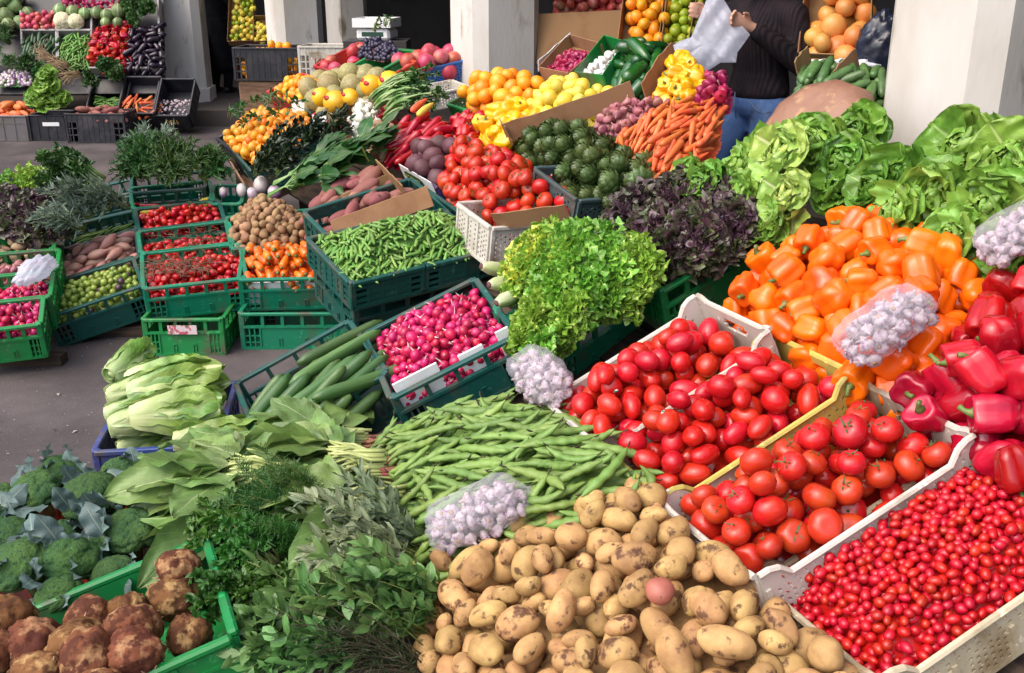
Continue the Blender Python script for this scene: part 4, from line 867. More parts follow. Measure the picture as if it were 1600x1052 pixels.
heap(F3, rect(w, d, .025), K['smalltom'], .0225, 'small_tomato', 'small red tomato heaped in the third crate', 'tomato', 'small tomatoes in the third crate', n=110, hmid=.03, hedge=-.02, ew=.1, mode='up', lean=.8, seed=13, depth=.06, bedmat=M_['cherry'])
F4, w, d = lcrate(LP, (212, 325), (336, 311), (322, 283), (202, 293), 'green', 'green crate of yellow squash at the back of the tomato column')
for q, (x, y, s) in enumerate(((-.13, -.08, 1), (.0, -.09, .9), (.10, -.07, 1), (.19, -.05, 1.15), (.16, -.10, .8), (-.06, -.11, .8))): place('yellow_squash', K['squash'][q % 3], np.array(F4.M(x, y, -.06))@trs(R=basis(x=[1, .4*math.sin(q*2), .1]), s=s*.8), 'small yellow squash in the green crate behind the tomatoes', 'squash', 'yellow squash in the green crate')
for q in range(4): place('red_chili', Kind('red_chili', rod_kind('red_chili', M_['redpep'], .14, .008, [(0, .4), (.1, 1), (.6, .7), (1, .1)], 1, seed=q)[0].g, M_['redpep']), np.array(F4.M(-.15+.03*q, .0-.02*q, -.05))@trs(R=basis(x=[1, -.5+.1*q, .1])), 'thin red chili beside the yellow squash', 'chili', 'red chilies beside the yellow squash')
# dry stalks lying over the small tomatoes
def stalks(fr, poly, n, r, label, seed=3, z=(.01, .03), Lr=(.05, .12), mat='dryherb'):
    rn = np.random.RandomState(seed); g = G(); P = np.array(poly); lo, hi = P.min(0), P.max(0)
    for k in range(n):
        p = rn.uniform(lo, hi); a = rn.uniform(0, 6.28); L = rn.uniform(*Lr); d = np.array([math.cos(a), math.sin(a)]); c = rn.normal(0, .25)
        pts = [(p[0]+d[0]*L*t-d[1]*c*L*t*t, p[1]+d[1]*L*t+d[0]*c*L*t*t, rn.uniform(*z)) for t in (0, .35, .7, 1)]; g.add(*tube(pts, [r, r*.9, r*.8, r*.5], 4)[:2])
    tag(ob('tomato_stalks', g.mesh('tomato_stalks', M_[mat]), fr.M()), label, 'stalks', None, 'stuff')
M_['dryherb'] = veg('dry_stalk', (.12, .12, .055), (.17, .11, .07), sc_=40, rough=.7)
stalks(F1, [(-.2, -.12), (.08, .05)], 110, .0017, 'dry green stalks over the small tomatoes in the front crate'); stalks(F2, [(-.2, -.12), (.2, .12)], 60, .0017, 'dry stalks over the tomatoes in the second crate', 4, (-.04, .0))
# tipped olive column
O1, w, d = lcrate(LPO, (58, 498), (214, 447), (211, 399), (78, 444), 'dkgreen', 'dark green crate of green olives tipped to the left')
heap(O1, rect(w, d, .02), K['olive']+K['dkolive'], .0172, 'olive', 'plump green olive in the tipped dark green crate', 'olive', 'olives in the tipped crate', n=230, hmid=.02, hedge=-.04, ew=.1, depth=.045, seed=14, bedmat=M_['olive'], weights=[.47, .47, .06])
O2, w, d = lcrate(LPO, (78, 443), (211, 398), (214, 360), (98, 387), 'dkgreen', 'dark green crate of pink shallots')
heap(O2.up(.0), rect(w, d, .02), K['shallot'], .023, 'shallot', 'pink brown shallot in the dark green crate', 'shallot', 'shallots in the dark green crate', n=46, L=.03, ks=3, hmid=.04, hedge=-.01, ew=.1, depth=.08, yaw=(15, 25), seed=15, bedmat=M_['shallot'])
O3, w, d = lcrate(LPO, (99, 387), (214, 360), (210, 328), (104, 352), 'dkgreen', 'dark green crate with a few green beans')
heap(O3.up(-.02), rect(w, d, .03), K['bean'], .005, 'green_bean', 'long green bean in the dark green crate', 'bean', 'green beans behind the shallots', n=46, L=.045, ks=4, hmid=.01, hedge=-.03, ew=.12, depth=.025, yaw=(25, 20), seed=16)
O4, w, d = lcrate(LPO, (104, 352), (210, 328), (208, 300), (112, 322), 'dkgreen', 'dark green crate under the grey green sage')
# leftmost column
R1, w, d = lcrate(LP, (-75, 520), (54, 505), (72, 463), (-50, 476), 'leafgreen', 'bright green crate of red radishes at the left edge')
heap(R1, rect(w, d, .02), K['radish'], .0165, 'radish', 'red radish in the bright green crate', 'radish', 'red radishes in the bright green crate', n=200, hmid=.03, hedge=-.03, ew=.1, depth=.045, seed=17, bedmat=M_['radish'], maxobj=60)
R2, w, d = lcrate(LP, (-50, 474), (73, 462), (84, 424), (-30, 434), 'leafgreen', 'second bright green crate of radishes from the left front')
heap(R2.up(-.03), rect(w, d, .02), K['radish'], .0165, 'radish', 'small red radish in the second bright green crate', 'radish', 'red radishes in the second green crate', n=130, hmid=.0, hedge=-.03, ew=.1, depth=.045, seed=18, bedmat=M_['radish'], maxobj=45)
R3, w, d = lcrate(LP, (-30, 431), (84, 421), (93, 389), (-12, 398), 'leafgreen', 'bright green crate of small onions')
heap(R3.up(-.03), rect(w, d, .02), K['onion'], .021, 'small_onion', 'small brown pink onion in the bright green crate', 'onion', 'small onions in the bright green crate', n=70, hmid=.02, hedge=-.03, ew=.1, depth=.055, seed=19, bedmat=M_['onion'])
R4, w, d = lcrate(LP, (-12, 395), (94, 387), (76, 358), (2, 363), 'leafgreen', 'bright green crate of pale knobbly roots')
heap(R4.up(-.02), rect(w, d, .02), blob_kind('root', M_['ginger'], .04, .022, .02, 3, .2, 2.5), .023, 'pale_root', 'pale knobbly root in the bright green crate', 'root', 'pale roots in the bright green crate', n=26, L=.02, ks=2, hmid=.03, hedge=-.03, ew=.1, depth=.06, seed=20)
for (fr_, a0, b0, lb) in ((LP, (10, 500), (45, 440), 'dark timber prop under the bright green radish crates'), (LPO, (150, 470), (160, 400), 'dark timber prop under the olive and shallot crates')):
    P = [fr_.w(*fr_.hit(*q)) for q in (a0, b0)]
    g = G()
    for p in P: g.add(*box(p[0]-.17, p[0]+.17, p[1]+.10, p[1]+.18, .0, max(.05, p[2]-.235)))
    tag(ob('timber_prop', g.mesh('timber_prop', M_['bench'], False)), lb, 'timber')
# right column: small orange peppers, small potatoes, turnips
P1, w, d = lcrate(LP, (386, 434), (546, 431), (527, 385), (372, 388), 'green', 'green crate of small orange peppers on the stacked crates')
MP = [(-w/2+.03, -d/2+.03), (w/2-.03, -d/2+.03), (w/2-.04, d/2+.02), (-w/2+.03, d/2+.02)]
heap(P1, MP, K['minipep'], .0205, 'orange_sweet_pepper', 'small pointed orange pepper in the green crate', 'pepper', 'small orange peppers in the green crate', n=90, L=.024, ks=3, hmid=.075, hedge=-.01, ew=.12, depth=.085, yaw=(95, 22, 1), seed=21, bedmat=M_['minipep'])
heap(P1.up(-.02), [(-w/2-.04, -d*.1), (-w/2+.05, -d*.1), (-w/2+.05, d*.5), (-w/2-.04, d*.5)], K['smalltom'], .02, 'small_tomato', 'small red tomato at the edge of the orange peppers', 'tomato', 'small tomatoes beside the orange peppers', n=14, hmid=.03, hedge=0, ew=.05, depth=.06, seed=31)
g = G().add(*bevbox(-w/2+.02, w/2-.02, -.003, .003, -.165, -.035, .001)); tag(ob('paper_liner', g.mesh('paper_liner', M_['poly'], False), P1.M(0, -d/2+.016, 0)), 'white liner behind the front wall of the small orange pepper crate', 'liner')
f0 = fr_ang(at(455, 488, .19)+np.array([0, .17, 0]), 1, 0); crate(f0, .5, .34, .19, 'green', M_['green'], 'bright green empty crate under the orange pepper crate', GC)
f0 = fr_ang(at(283, 497, .19)+np.array([0, .17, 0]), 2, 0); crate(f0, .37, .34, .19, 'green', M_['leafgreen'], 'dark shaded green crate propping up the tomato crates', GC)
g = G().add(*box(-.07, .07, -.0025, 0, 0, .045)); o = tag(ob('paper_label', g.mesh('paper_label', veg('printed_label', (.6, .5, .5), (.45, .08, .09), sc_=30, thr=(.5, .52), c3=(.1, .2, .08), sc3=40, thr3=(.58, .6)), False), Matrix.Translation(f0.w(0, -.192, -.075))), 'crumpled printed label stuck in the crate under the tomatoes', 'label')
P2, w, d = lcrate(LP, (366, 387), (520, 372), (500, 325), (352, 340), 'green', 'green crate heaped with small brown potatoes')
SQ = px(LP, [(362, 372), (362, 345), (382, 318), (435, 312), (470, 335), (505, 372), (505, 385), (440, 392), (375, 388)])
heap(LP, SQ, K['smallpot'], .0205, 'small_potato', 'small brown potato heaped behind the orange peppers', 'potato', 'small brown potatoes in the heap', n=260, hmid=.09, hedge=0., ew=.14, depth=.07, seed=22, bedmat=M_['smallpotato'], smin=.8, smax=1.2)
P3, w, d = lcrate(LP, (338, 316), (385, 316), (372, 290), (326, 290), 'green', 'small green crate of white and purple turnips')
for q, (x, y, s) in enumerate(((378, 305, .9), (408, 297, 1.2), (430, 308, 1.), (350, 308, .7), (395, 310, .8))):
    a, b = LP.hit(x, y); place('turnip', K['turnip'][q % 3], np.array(LP.M(a, b, .03))@trs(R=basis(z=[.4*math.sin(q), .3, 1]), s=s), 'white turnip with a purple top behind the small potatoes', 'turnip', 'turnips behind the small potatoes')
# sweet potatoes in a cardboard lined crate
SW = px(S, [(478, 330), (520, 300), (565, 278), (618, 272), (628, 310), (640, 330), (560, 355), (520, 372), (500, 375)])
heap(S, SW, K['sweet'], .034, 'sweet_potato', 'dusky pink sweet potato in the cardboard lined crate', 'sweet potato', 'sweet potatoes in the cardboard lined crate', n=62, L=.038, ks=3, hmid=.05, hedge=0, ew=.12, depth=.10, yaw=(95, 30), seed=23, bedmat=M_['sweet'])
def sheet_px(fr, p0, p1, h, label, lean=0., t=.006, off=0., mat='card', name='cardboard_sheet', cat='cardboard', pts=None, parent=None):
    a, b = np.array(fr.hit(*p0)), np.array(fr.hit(*p1)); L = np.linalg.norm(b-a); f = fr.rot(math.degrees(math.atan2(*(b-a)[::-1])), *a, off)
    n = 9; s = np.linspace(0, 1, n); r_ = np.random.RandomState(int(p0[0])); tp = h*(1+r_.normal(0, .03, n)); bow = .012*np.sin(s*PI)*r_.normal()
    v = np.concatenate([np.stack([s*L, bow+lean*z+y, z], 1) for y in (0, t) for z in (np.zeros(n), tp)]); f4 = []
    for k in range(n-1): f4 += [(k, k+1, n+k+1, n+k), (2*n+k, 3*n+k, 3*n+k+1, 2*n+k+1), (n+k, n+k+1, 3*n+k+1, 3*n+k), (k, 2*n+k, 2*n+k+1, k+1)]
    f4 += [(0, n, 3*n, 2*n), (n-1, 3*n-1, 4*n-1, 2*n-1)]
    return tag(ob(name, G().add(v, np.array(f4)).mesh(name, M_[mat], False), f.M()), label, cat)
sheet_px(S, (527, 377), (678, 322), .085, 'brown cardboard strip between the sweet potatoes and the pea pods', lean=.4)
sheet_px(S, (478, 352), (612, 287), .05, 'cardboard strip at the upper side of the sweet potatoes', lean=.2)
sheet_px(S, (598, 275), (640, 318), .09, 'cardboard flap at the right of the sweet potatoes')
crate(fr_ang((-.611, 4.557, .735), 34.4, 13.8, 10), .545, .37, .2, 'grid', M_['dkgreen'], 'dark green crate holding the sweet potatoes', GC)
# ---------------------------------------------------------------- tomato pile, artichokes
FWH = fr_ang((.026, 4.14, .829), 27.7, 6.6, -2.5); crate(FWH, .40, .315, .17, 'mesh', M_['white'], 'white mesh crate under the pile of ribbed tomatoes', None)
crate_px(S.up(-.05), (672, 296), (720, 330), None, (735, 255), .2, 'mesh', M_['dkgreen'], 'green crate under the left side of the tomato pile', GC)
TP = px(S, [(688, 262), (705, 232), (752, 225), (830, 250), (880, 285), (895, 312), (875, 325), (782, 335), (738, 322), (700, 300)])
heap(S, TP, K['pile'], .0375, 'ribbed_tomato', 'ribbed red tomato in the tall pile above the white crate', 'tomato', 'ribbed tomatoes in the tall pile', n=190, hmid=.10, hedge=-.02, ew=.16, mode='up', lean=.55, depth=.11, seed=24, bedmat=M_['tomato'], bedk=1.45, prefer=(0, -.5, 0))
sheet_px(S.up(.0), (779, 358), (893, 344), .075, 'brown cardboard strip across the front of the tomato pile', lean=-.15)
AP = px(S, [(800, 225), (830, 200), (890, 195), (950, 210), (1000, 245), (1030, 285), (1020, 300), (910, 305), (860, 270)])
heap(S, AP, K['arti'], .036, 'artichoke', 'green globe artichoke beside the tomato pile', 'artichoke', 'green artichokes beside the tomato pile', n=75, hmid=.06, hedge=0, ew=.12, mode='up', lean=.5, depth=.085, seed=25, prefer=(-.5, -1.0, .3), smin=.9, smax=1.2, bedmat=M_['greenpep'])
crate(fr_ang((.348, 4.14, .957), 29.4, 12.1, -2.6), .395, .34, .2, 'mesh', M_['tealgrey'], 'grey green mesh crate of artichokes', None)
# ---------------------------------------------------------------- carrots, onions, citrus
CP = px(S, [(962, 215), (1010, 185), (1075, 160), (1118, 158), (1114, 200), (1088, 245), (1058, 280), (1025, 275), (985, 245)])
heap(S, CP, K['carrot'], .012, 'carrot', 'orange carrot in the heap left of the woman', 'carrot', 'orange carrots in the heap', n=260, L=.058, ks=5, hmid=.07, hedge=0, ew=.15, yaw=(118, 13), depth=.07, seed=26, bedmat=M_['carrot'], bedk=1.35)
OP = px(S, [(925, 205), (950, 180), (1000, 163), (1045, 163), (1010, 185), (965, 210)])
heap(S, OP, K['onion'], .022, 'small_onion', 'small purple onion between the artichokes and carrots', 'onion', 'small purple onions', n=120, hmid=.07, hedge=0.02, ew=.1, depth=.06, seed=27, bedmat=M_['onion'])
YP = px(S, [(748, 222), (752, 195), (790, 172), (830, 165), (850, 185), (805, 205), (790, 225)])
heap(S, YP, K['yellowpep'], .041, 'yellow_pepper', 'yellow bell pepper below the lemons', 'pepper', 'yellow bell peppers', n=34, hmid=.06, hedge=0.01, ew=.1, depth=.085, seed=28, bedmat=M_['yellowpep'])
LPy = px(S, [(815, 165), (850, 140), (905, 128), (958, 148), (950, 160), (890, 188), (850, 186)])
heap(S, LPy, K['lemon'], .035, 'lemon', 'pale yellow lemon in the cardboard box', 'lemon', 'lemons in the cardboard box', n=60, hmid=.07, hedge=0.02, ew=.12, depth=.09, seed=29, bedmat=M_['lemon'])
OR = px(S, [(726, 150), (742, 130), (800, 122), (850, 128), (835, 150), (800, 172), (745, 165)])
heap(S, OR, K['orange'], .041, 'orange', 'orange in the heap left of the lemons', 'orange', 'oranges left of the lemons', n=52, hmid=.07, hedge=0.02, ew=.12, depth=.10, seed=30, bedmat=M_['orange'])
sheet_px(S, (795, 225), (995, 160), .10, 'brown cardboard side of the lemon box', lean=.0)
sheet_px(S, (790, 212), (800, 228), .09, 'dark cardboard corner beside the yellow peppers')
crate_px(S.up(-.03), (726, 158), (760, 168), None, (745, 125), .16, 'mesh', M_['leafgreen'], 'green crate under the oranges beside the pillar', GC)
# ---------------------------------------------------------------- red peppers in a bag, long red peppers, beets
RP = px(S, [(702, 205), (715, 180), (748, 172), (752, 195), (745, 215), (715, 222)])
heap(S, RP, K['redpep'], .036, 'red_pepper', 'dark red pepper in the bag left of the yellow peppers', 'pepper', 'dark red peppers beside the yellow peppers', n=24, hmid=.05, hedge=.01, ew=.08, depth=.08, seed=32, bedmat=M_['redpep'], smin=.65, smax=.85)
LR = px(S, [(605, 225), (625, 205), (665, 190), (705, 205), (690, 225), (640, 245), (612, 250)])
heap(S, LR, K['longred'], .022, 'long_red_pepper', 'long dark red pepper behind the beetroots', 'pepper', 'long red peppers behind the beetroots', n=44, L=.055, ks=4, hmid=.06, hedge=.01, ew=.1, depth=.07, yaw=(95, 25), seed=33, bedmat=M_['redpep'])
for (x, y, mt, lb) in ((667, 190, 'carrot', 'orange long pepper lying on the red ones'), (677, 197, 'lemon', 'yellow long pepper lying on the red ones')):
    a, b = S.hit(x, y); k = rod_kind('long_pepper', M_[mt], .15, .02, [(0, .4), (.05, .9), (.4, 1), (.8, .6), (1, .1)], 1, seed=2)[0]; place('long_pepper', k, np.array(S.M(a, b, .10))@trs(R=basis(x=[-.4, .9, 0])), lb, 'pepper', None)
BP = px(S, [(640, 255), (655, 232), (700, 220), (730, 228), (705, 245), (688, 270), (660, 270)])
heap(S, BP, K['beet'], .045, 'beetroot', 'earthy purple beetroot left of the tomato pile', 'beetroot', 'beetroots left of the tomato pile', n=34, hmid=.05, hedge=.01, ew=.1, depth=.10, seed=34, bedmat=M_['beet'])
bx = crate_px(S.up(-.03), (638, 262), (690, 292), None, (672, 235), .14, 'solid', M_['purple'], 'purple box of beetroots with a white label', None, name='box', cat='box')
fb, wb, db = bx
M_['labelwhite'] = veg('white_label', (.75, .75, .74), vv=0, hv=0, rough=.5); M_['labelgreen'] = veg('label_green', (.01, .055, .03), vv=0, hv=0, rough=.4); M_['labelyellow'] = veg('label_yellow', (.5, .55, .05), vv=0, hv=0)
g = G().add(*box(-wb*.5, wb*.5, -.004, 0, -.06, .03)); v, f, _ = tube([(-wb*.38, -.0055, -.012), (-wb*.3, -.0055, -.012), (wb*.12, -.0055, -.012), (wb*.2, -.0055, -.012)], [.012, .022, .022, .012], 10, ry=1); v[:, 1] = -.0055+(v[:, 1]+.0055)*.05; g.add(v, f, 1)
for k in range(8): g.add(*box(-wb*.31+k*wb*.055, -wb*.31+k*wb*.055+.008, -.0085, -.0066, -.018+.004*(k % 2), -.005-.003*(k % 3)), 2)
tag(ob('box_label', g.mesh('box_label', [M_['labelwhite'], M_['labelgreen'], M_['labelyellow']], False), fb.M(0, -db/2-.019, 0)), 'white box label with a dark green oval below the beetroots', 'label')
# ---------------------------------------------------------------- lettuces
def lets(fr, lst, grp, lab):
    for q, (x, y, key, sc_, z, tx, ty) in enumerate(lst):
        a, b = fr.hit(x, y); head(fr, a, b, z, key, lab[q], grp, sc_, (tx, ty), seed=q*3+x)
LL = ['deep green lettuce nearest the woman, left end of the heap', 'loose green lettuce just below the jeans of the woman', 'small green lettuce at the far left behind the purple lettuces', 'green lettuce on top of the heap, left of the pumpkin', 'pale yellow green lettuce with an open heart in the middle of the heap', 'green lettuce hanging just below the pale open one', 'green lettuce between the purple lettuces and the pale one', 'small low lettuce over the empty gap above the orange peppers', 'green lettuce leaning on the front of the pumpkin', 'upright deep green lettuce beside the foot of the nearest pillar', 'deep green lettuce right of the pale open one', 'deep green lettuce under the left side of the pumpkin', 'small deep green lettuce tucked right of the pale one, above the peppers']
lets(S, [(1125, 318, 'letdk', .85, .03, -.3, -.6), (1180, 292, 'let', .9, .03, -.2, -.8), (1105, 300, 'let', .75, .03, -.4, -.7), (1222, 270, 'let', .9, .05, 0, -.7), (1258, 292, 'letpale', 1.0, .10, -.1, -1.1), (1255, 335, 'letpale', .85, .04, -.1, -1.0), (1180, 330, 'let', .8, .02, -.2, -.9), (1225, 355, 'let', .7, .0, -.2, -.9), (1300, 262, 'let', .9, .06, .1, -.9), (1364, 240, 'letdk', .8, .07, .1, -1.2), (1335, 285, 'letdk', .85, .05, .2, -.8), (1280, 245, 'letdk', .8, .05, 0, -.8), (1320, 310, 'letdk', .75, .0, .1, -.6)], None, LL)
LR_ = ['biggest green lettuce, topmost in front of the nearest pillar', 'deep green lettuce at the left foot of the nearest pillar', 'deep green lettuce where the two lettuce heaps meet', 'green lettuce at the right edge beside the topmost one', 'broad green lettuce just under the topmost one', 'broad green lettuce above the garlic bag at the right edge', 'green lettuce cut by the right edge of the heap', 'small green lettuce touching the topmost orange peppers', 'small green lettuce behind the middle orange peppers', 'small deep green lettuce behind the garlic bag at the right edge', 'small deep green lettuce left of the pillar foot']
lets(S, [(1528, 268, 'let', 1.0, .06, 0, -1.1), (1435, 305, 'letdk', .85, .05, -.1, -.9), (1390, 318, 'letdk', .8, .03, -.2, -.9), (1600, 290, 'let', .95, .06, .2, -1.0), (1490, 330, 'let', .95, .04, 0, -1.2), (1570, 350, 'let', .95, .04, .1, -1.2), (1645, 340, 'let', .95, .03, .1, -1.0), (1420, 350, 'let', .8, .01, -.1, -1.0), (1515, 380, 'let', .8, .0, 0, -1.1), (1600, 400, 'letdk', .8, .0, 0, -1.1), (1365, 285, 'letdk', .75, .03, 0, -.9)], None, LR_)
# ---------------------------------------------------------------- frisee and purple lettuce: fine leaves nobody could count, one mass per head
def frill_head(name, fr, a, b, c, R, mats, label, cat, group, seed, nleaf=64, pale=.45, lob=(.030, .046), tilt=(0, 0), flat=.62, curl=.0, per=13, wf=.74):
    rn = np.random.RandomState(seed); g = G()
    for k in range(nleaf):
        az = k*2.39996+rn.normal(0, .1); el = 1.25*(1-k/nleaf)**.8-.1; t = np.linspace(0, 1, per); L = R*rn.uniform(.8, 1.15)*(1-.30*max(0, el))
        rad = L*t*np.cos(el*(1-.5*t)); z = L*t*np.sin(el*(1-.75*t))*1.0+rn.normal(0, .004)-.35*L*t*t*max(0, .5-el)
        for q in range(2, per):
            p = np.array([rad[q]*math.cos(az), rad[q]*math.sin(az), z[q]*flat+.02])
            for sd_ in (-1, 1):
                v, f, uv = leafv(rn.uniform(*lob), lob[1]*wf, a0=rn.normal(.5, .5), a1=rn.normal(-.8, .8)+curl, cup=rn.normal(.3, .6), nx=8, ny=3, jag=1.0, nw=1.9, wave=.006, ph=rn.uniform(0, 6), prof=lambda u: np.interp(u, [0, .3, .6, .8, 1], [.25, .75, 1., .75, .15]))
                an = az-PI/2+sd_*rn.uniform(.3, 1.2); pal = (t[q]+rn.normal(0, .12)) < pale and k > nleaf*.2
                g.addM(G().add(v, f, 1 if pal else 0, uv), trs(p+rn.normal(0, .004, 3), rotm('Z', an)@rotm('Y', rn.normal(0, .5))))
        pts = np.stack([rad*math.cos(az), rad*math.sin(az), z*flat+.018], 1)[::3]; g.add(*tube(pts, np.linspace(.004, .0012, len(pts)), 4)[:2], m=1)
    root = tag(ob(name, None, np.array(fr.M(a, b, c))@np.array(trs((0, 0, 0), basis(z=[tilt[0], tilt[1], 1.])))), label, cat, group)
    tag(ob('leaves', g.mesh('leaves', mats), None, root), None, None, None, 'stuff'); return root
LF = 'curly frisee head overflowing the bright green crate'
for q, (x, y, R, c, pale, tl) in enumerate(((845, 430, .135, .085, .80, (-.25, -.6)), (930, 425, .125, .07, .12, (.1, -.6)), (875, 465, .13, .06, .18, (-.2, -.7)), (945, 448, .11, .045, .15, (.1, -.8)), (832, 500, .10, .0, .1, (-.5, -.8)), (885, 492, .10, .02, .15, (0, -.9)), (988, 430, .10, .04, .1, (.3, -.6)), (900, 440, .125, .115, .5, (0, -.5)), (838, 535, .08, -.04, .0, (-.3, -1)), (975, 445, .08, .01, .1, (.3, -.9)), (915, 468, .10, .05, .3, (0, -.9)))): a, b = S.hit(x+2, y+8); frill_head('frisee', S, a, b, c-.015, R*1.08, [M_['frisee'], M_['friseemid']], 'frisee head with a bleached yellow heart in the bright green crate' if q == 0 else LF, 'frisee', None if q == 0 else 'frisee heads in the bright green crate', 90+q, 96, pale, tilt=tl, per=14)
def endroot(x, y, off, dirn, label, s=.72):
    a, b = S.hit(x, y); v, f = lathe([(.006, .052), (.016, .05), (.022, .035), (.034, .0), (.036, -.05), (.03, -.10)], 16, lambda t, u: 1+.08*np.cos(5*t)); g = G().add(v*s, f); c = G().add(*lathe([(.001, .0545*s), (.012*s, .054*s), (.0165*s, .050*s)], 10))
    o = tag(ob('frisee_root', g.mesh('frisee_root', veg('cut_lettuce_base', (.52, .56, .34), (.36, .46, .17), sc_=8, rough=.45, vv=0, stretch=(3, 3, .4)) if 'cut' not in M_ else M_['cut']), np.array(S.M(a, b, off))@trs(R=basis(z=dirn))), label, 'frisee', 'cut frisee bases beside the radishes')
    M_['cut'] = o.data.materials[0]; ob('cut_end', c.mesh('cut_end', M_['beet']), None, o)
for x, y, off, dr in ((774, 440, .06, (.1, -.8, .7)), (784, 462, .05, (.3, -.9, .5)), (793, 482, .035, (.3, -.9, .3))): endroot(x, y, off, dr, 'pale cut base of a frisee head sticking out towards the radishes')
LO = 'dark purple curly lettuce in the green crate behind the frisee'
for q, (x, y, R, c, tl) in enumerate(((985, 345, .115, .01, (-.3, -.5)), (1050, 330, .115, .02, (0, -.4)), (1120, 335, .115, .02, (.2, -.5)), (1015, 380, .105, .01, (-.2, -.7)), (1085, 385, .115, .02, (.1, -.7)), (1145, 365, .10, .01, (.3, -.6)), (1040, 402, .08, -.01, (0, -1)), (1105, 388, .08, .0, (.1, -1)))):
    a, b = S.hit(x, y); frill_head('purple_lettuce', S, a, b, c, R, [M_['lollo'], M_['lollo']], LO, 'lettuce', 'purple lettuces behind the frisee', 120+q, 44, .0, wf=1.05, lob=(.034, .046), tilt=tl, per=11)
# ---------------------------------------------------------------- romaine in the blue crate
FLr = Fr(at(235, 700, .26), [1, .06, 0], [-.06, 1, 0])
fb_, w, d = crate_px(Fr([0, 0, .26], [1, 0, 0], [0, 1, 0]), (157, 703), (345, 692), (358, 597), None, .25, 'grid', M_['blue'], 'blue crate of romaine lettuces on the asphalt', None)
def romaine(M, label, s, seed):
    rn = np.random.RandomState(seed); root = tag(ob('romaine_lettuce', None, np.array(M)@trs(s=s)), label, 'lettuce', 'romaine lettuces in the blue crate')
    v, f = sphere(12, 10); v = v[:, [0, 2, 1]]*np.array([.046, .12, .042])+np.array([0, .13, 0]); ob('heart', G().add(v, f, 0, np.stack([v[:, 0]*0+.9, (v[:, 1]+.0)/.3], 1)).mesh('heart', M_['romaine']), None, root)
    for k in range(13):
        az = k*2.39996; t = k/13; R = rotm('Y', az); pz = .020+.026*t
        ob('leaf', LS['rom'][rn.randint(6)], trs((0, 0, 0), R)@trs((0, rn.uniform(-.0, .012), pz), rotm('X', -.03+.07*t), rn.uniform(.85, 1.04)), root)
RL = 'romaine lettuce lying across the blue crate, white base to the left'; RS = 'romaine lettuce with its round base facing the aisle'
F0 = Fr([0, 0, .26], [1, 0, 0], [0, 1, 0])
for q, (x, y, z, yw, s, el) in enumerate(((200, 622, .07, -84, .95, .05), (205, 650, .09, -76, .92, .1), (208, 686, .085, -80, .95, .02), (214, 602, .02, -84, .9, 0), (270, 700, .02, -72, .8, 0))):
    a, b = F0.hit(x, y); k = math.radians(yw); dr = np.array([-math.sin(k), math.cos(k), el]); M = np.array(F0.M(a, b, z))@trs(R=np.stack([np.cross(nrm(dr), [0, 0, 1.]), nrm(dr), np.cross(np.cross(nrm(dr), [0, 0, 1.]), nrm(dr))], 1)); romaine(M, RL, s*1.08, 140+q)
for q, (x, y, z, yw, s) in enumerate(((172, 610, .06, -20, .8), (168, 640, .05, -60, .75), (166, 662, .035, -75, .75), (172, 690, .05, -62, .95), (180, 684, -.05, -60, .8))):
    a, b = F0.hit(x, y); k = math.radians(yw); dr = nrm([-math.sin(k), math.cos(k), .1]); M = np.array(F0.M(a, b, z))@trs(R=np.stack([np.cross(dr, [0, 0, 1.]), dr, np.cross(np.cross(dr, [0, 0, 1.]), dr)], 1)); romaine(M, RS, s*.98, 150+q)
# ---------------------------------------------------------------- spinach bunches
def lookb(dr, roll=0.):
    dr = nrm(dr); x = nrm(np.cross(dr, [0, 0, 1.])); z = np.cross(x, dr); c, s = math.cos(roll), math.sin(roll); return np.stack([x*c+z*s, dr, z*c-x*s], 1)
def spinach(x, y, z, yaw, n, s, label, seed, stems=.13, red=True, spread=.45, frm=None):
    rn = np.random.RandomState(seed); fr = frm or FLAT; a, b = fr.hit(x, y); root = tag(ob('spinach_bunch', None, fr.rot(yaw, a, b, z).M()), label, 'spinach', 'spinach bunches beside the broad beans')
    g = G(); rg = G()
    for k in range(n):
        an = rn.normal(0, spread); hz = rn.uniform(0, .09)*(1-abs(an)*.5); L = stems*rn.uniform(.7, 1.15)
        e = np.array([-math.sin(an)*L, math.cos(an)*L, hz]); p0 = rn.normal(0, [.022, .008, .014]); p0[2] = abs(p0[2])
        g.add(*tube([p0-np.array([0, .045, 0]), p0, (p0+e)/2+np.array([0, 0, .012]), e], [.0045, .005, .004, .003], 6)[:2])
        for _ in range(2):
            a2_ = rn.normal(0, spread*.7); e2 = np.array([-math.sin(a2_)*stems*.9, math.cos(a2_)*stems*.9, rn.uniform(0, .07)]); p2 = rn.normal(0, [.026, .008, .02]); p2[2] = abs(p2[2])+.006
            g.add(*tube([p2-np.array([0, .045, 0]), p2, (p2+e2)/2+np.array([0, 0, .014]), e2], [.0052, .0056, .0046, .003], 6)[:2])
        if red: rg.add(*tube([p0-np.array([rn.normal(0, .012), .095, -.008]), p0-np.array([0, .06, 0]), p0-np.array([0, .043, 0])], [.0022, .0066, .0072], 6)[:2])
        ob('leaf', LS['chard'][rn.randint(8)], trs(e, rotm('Z', an*1.4+rn.normal(0, .15))@rotm('X', rn.normal(-.12, .14))@rotm('Y', rn.normal(0, .35)), s*rn.uniform(.75, 1.1)), root)
    ob('stems', g.mesh('stems', M_['chardstem']), None, root)
    if red: tag(ob('roots', rg.mesh('roots', M_['redroot']), None, root), None, None, None, 'stuff')
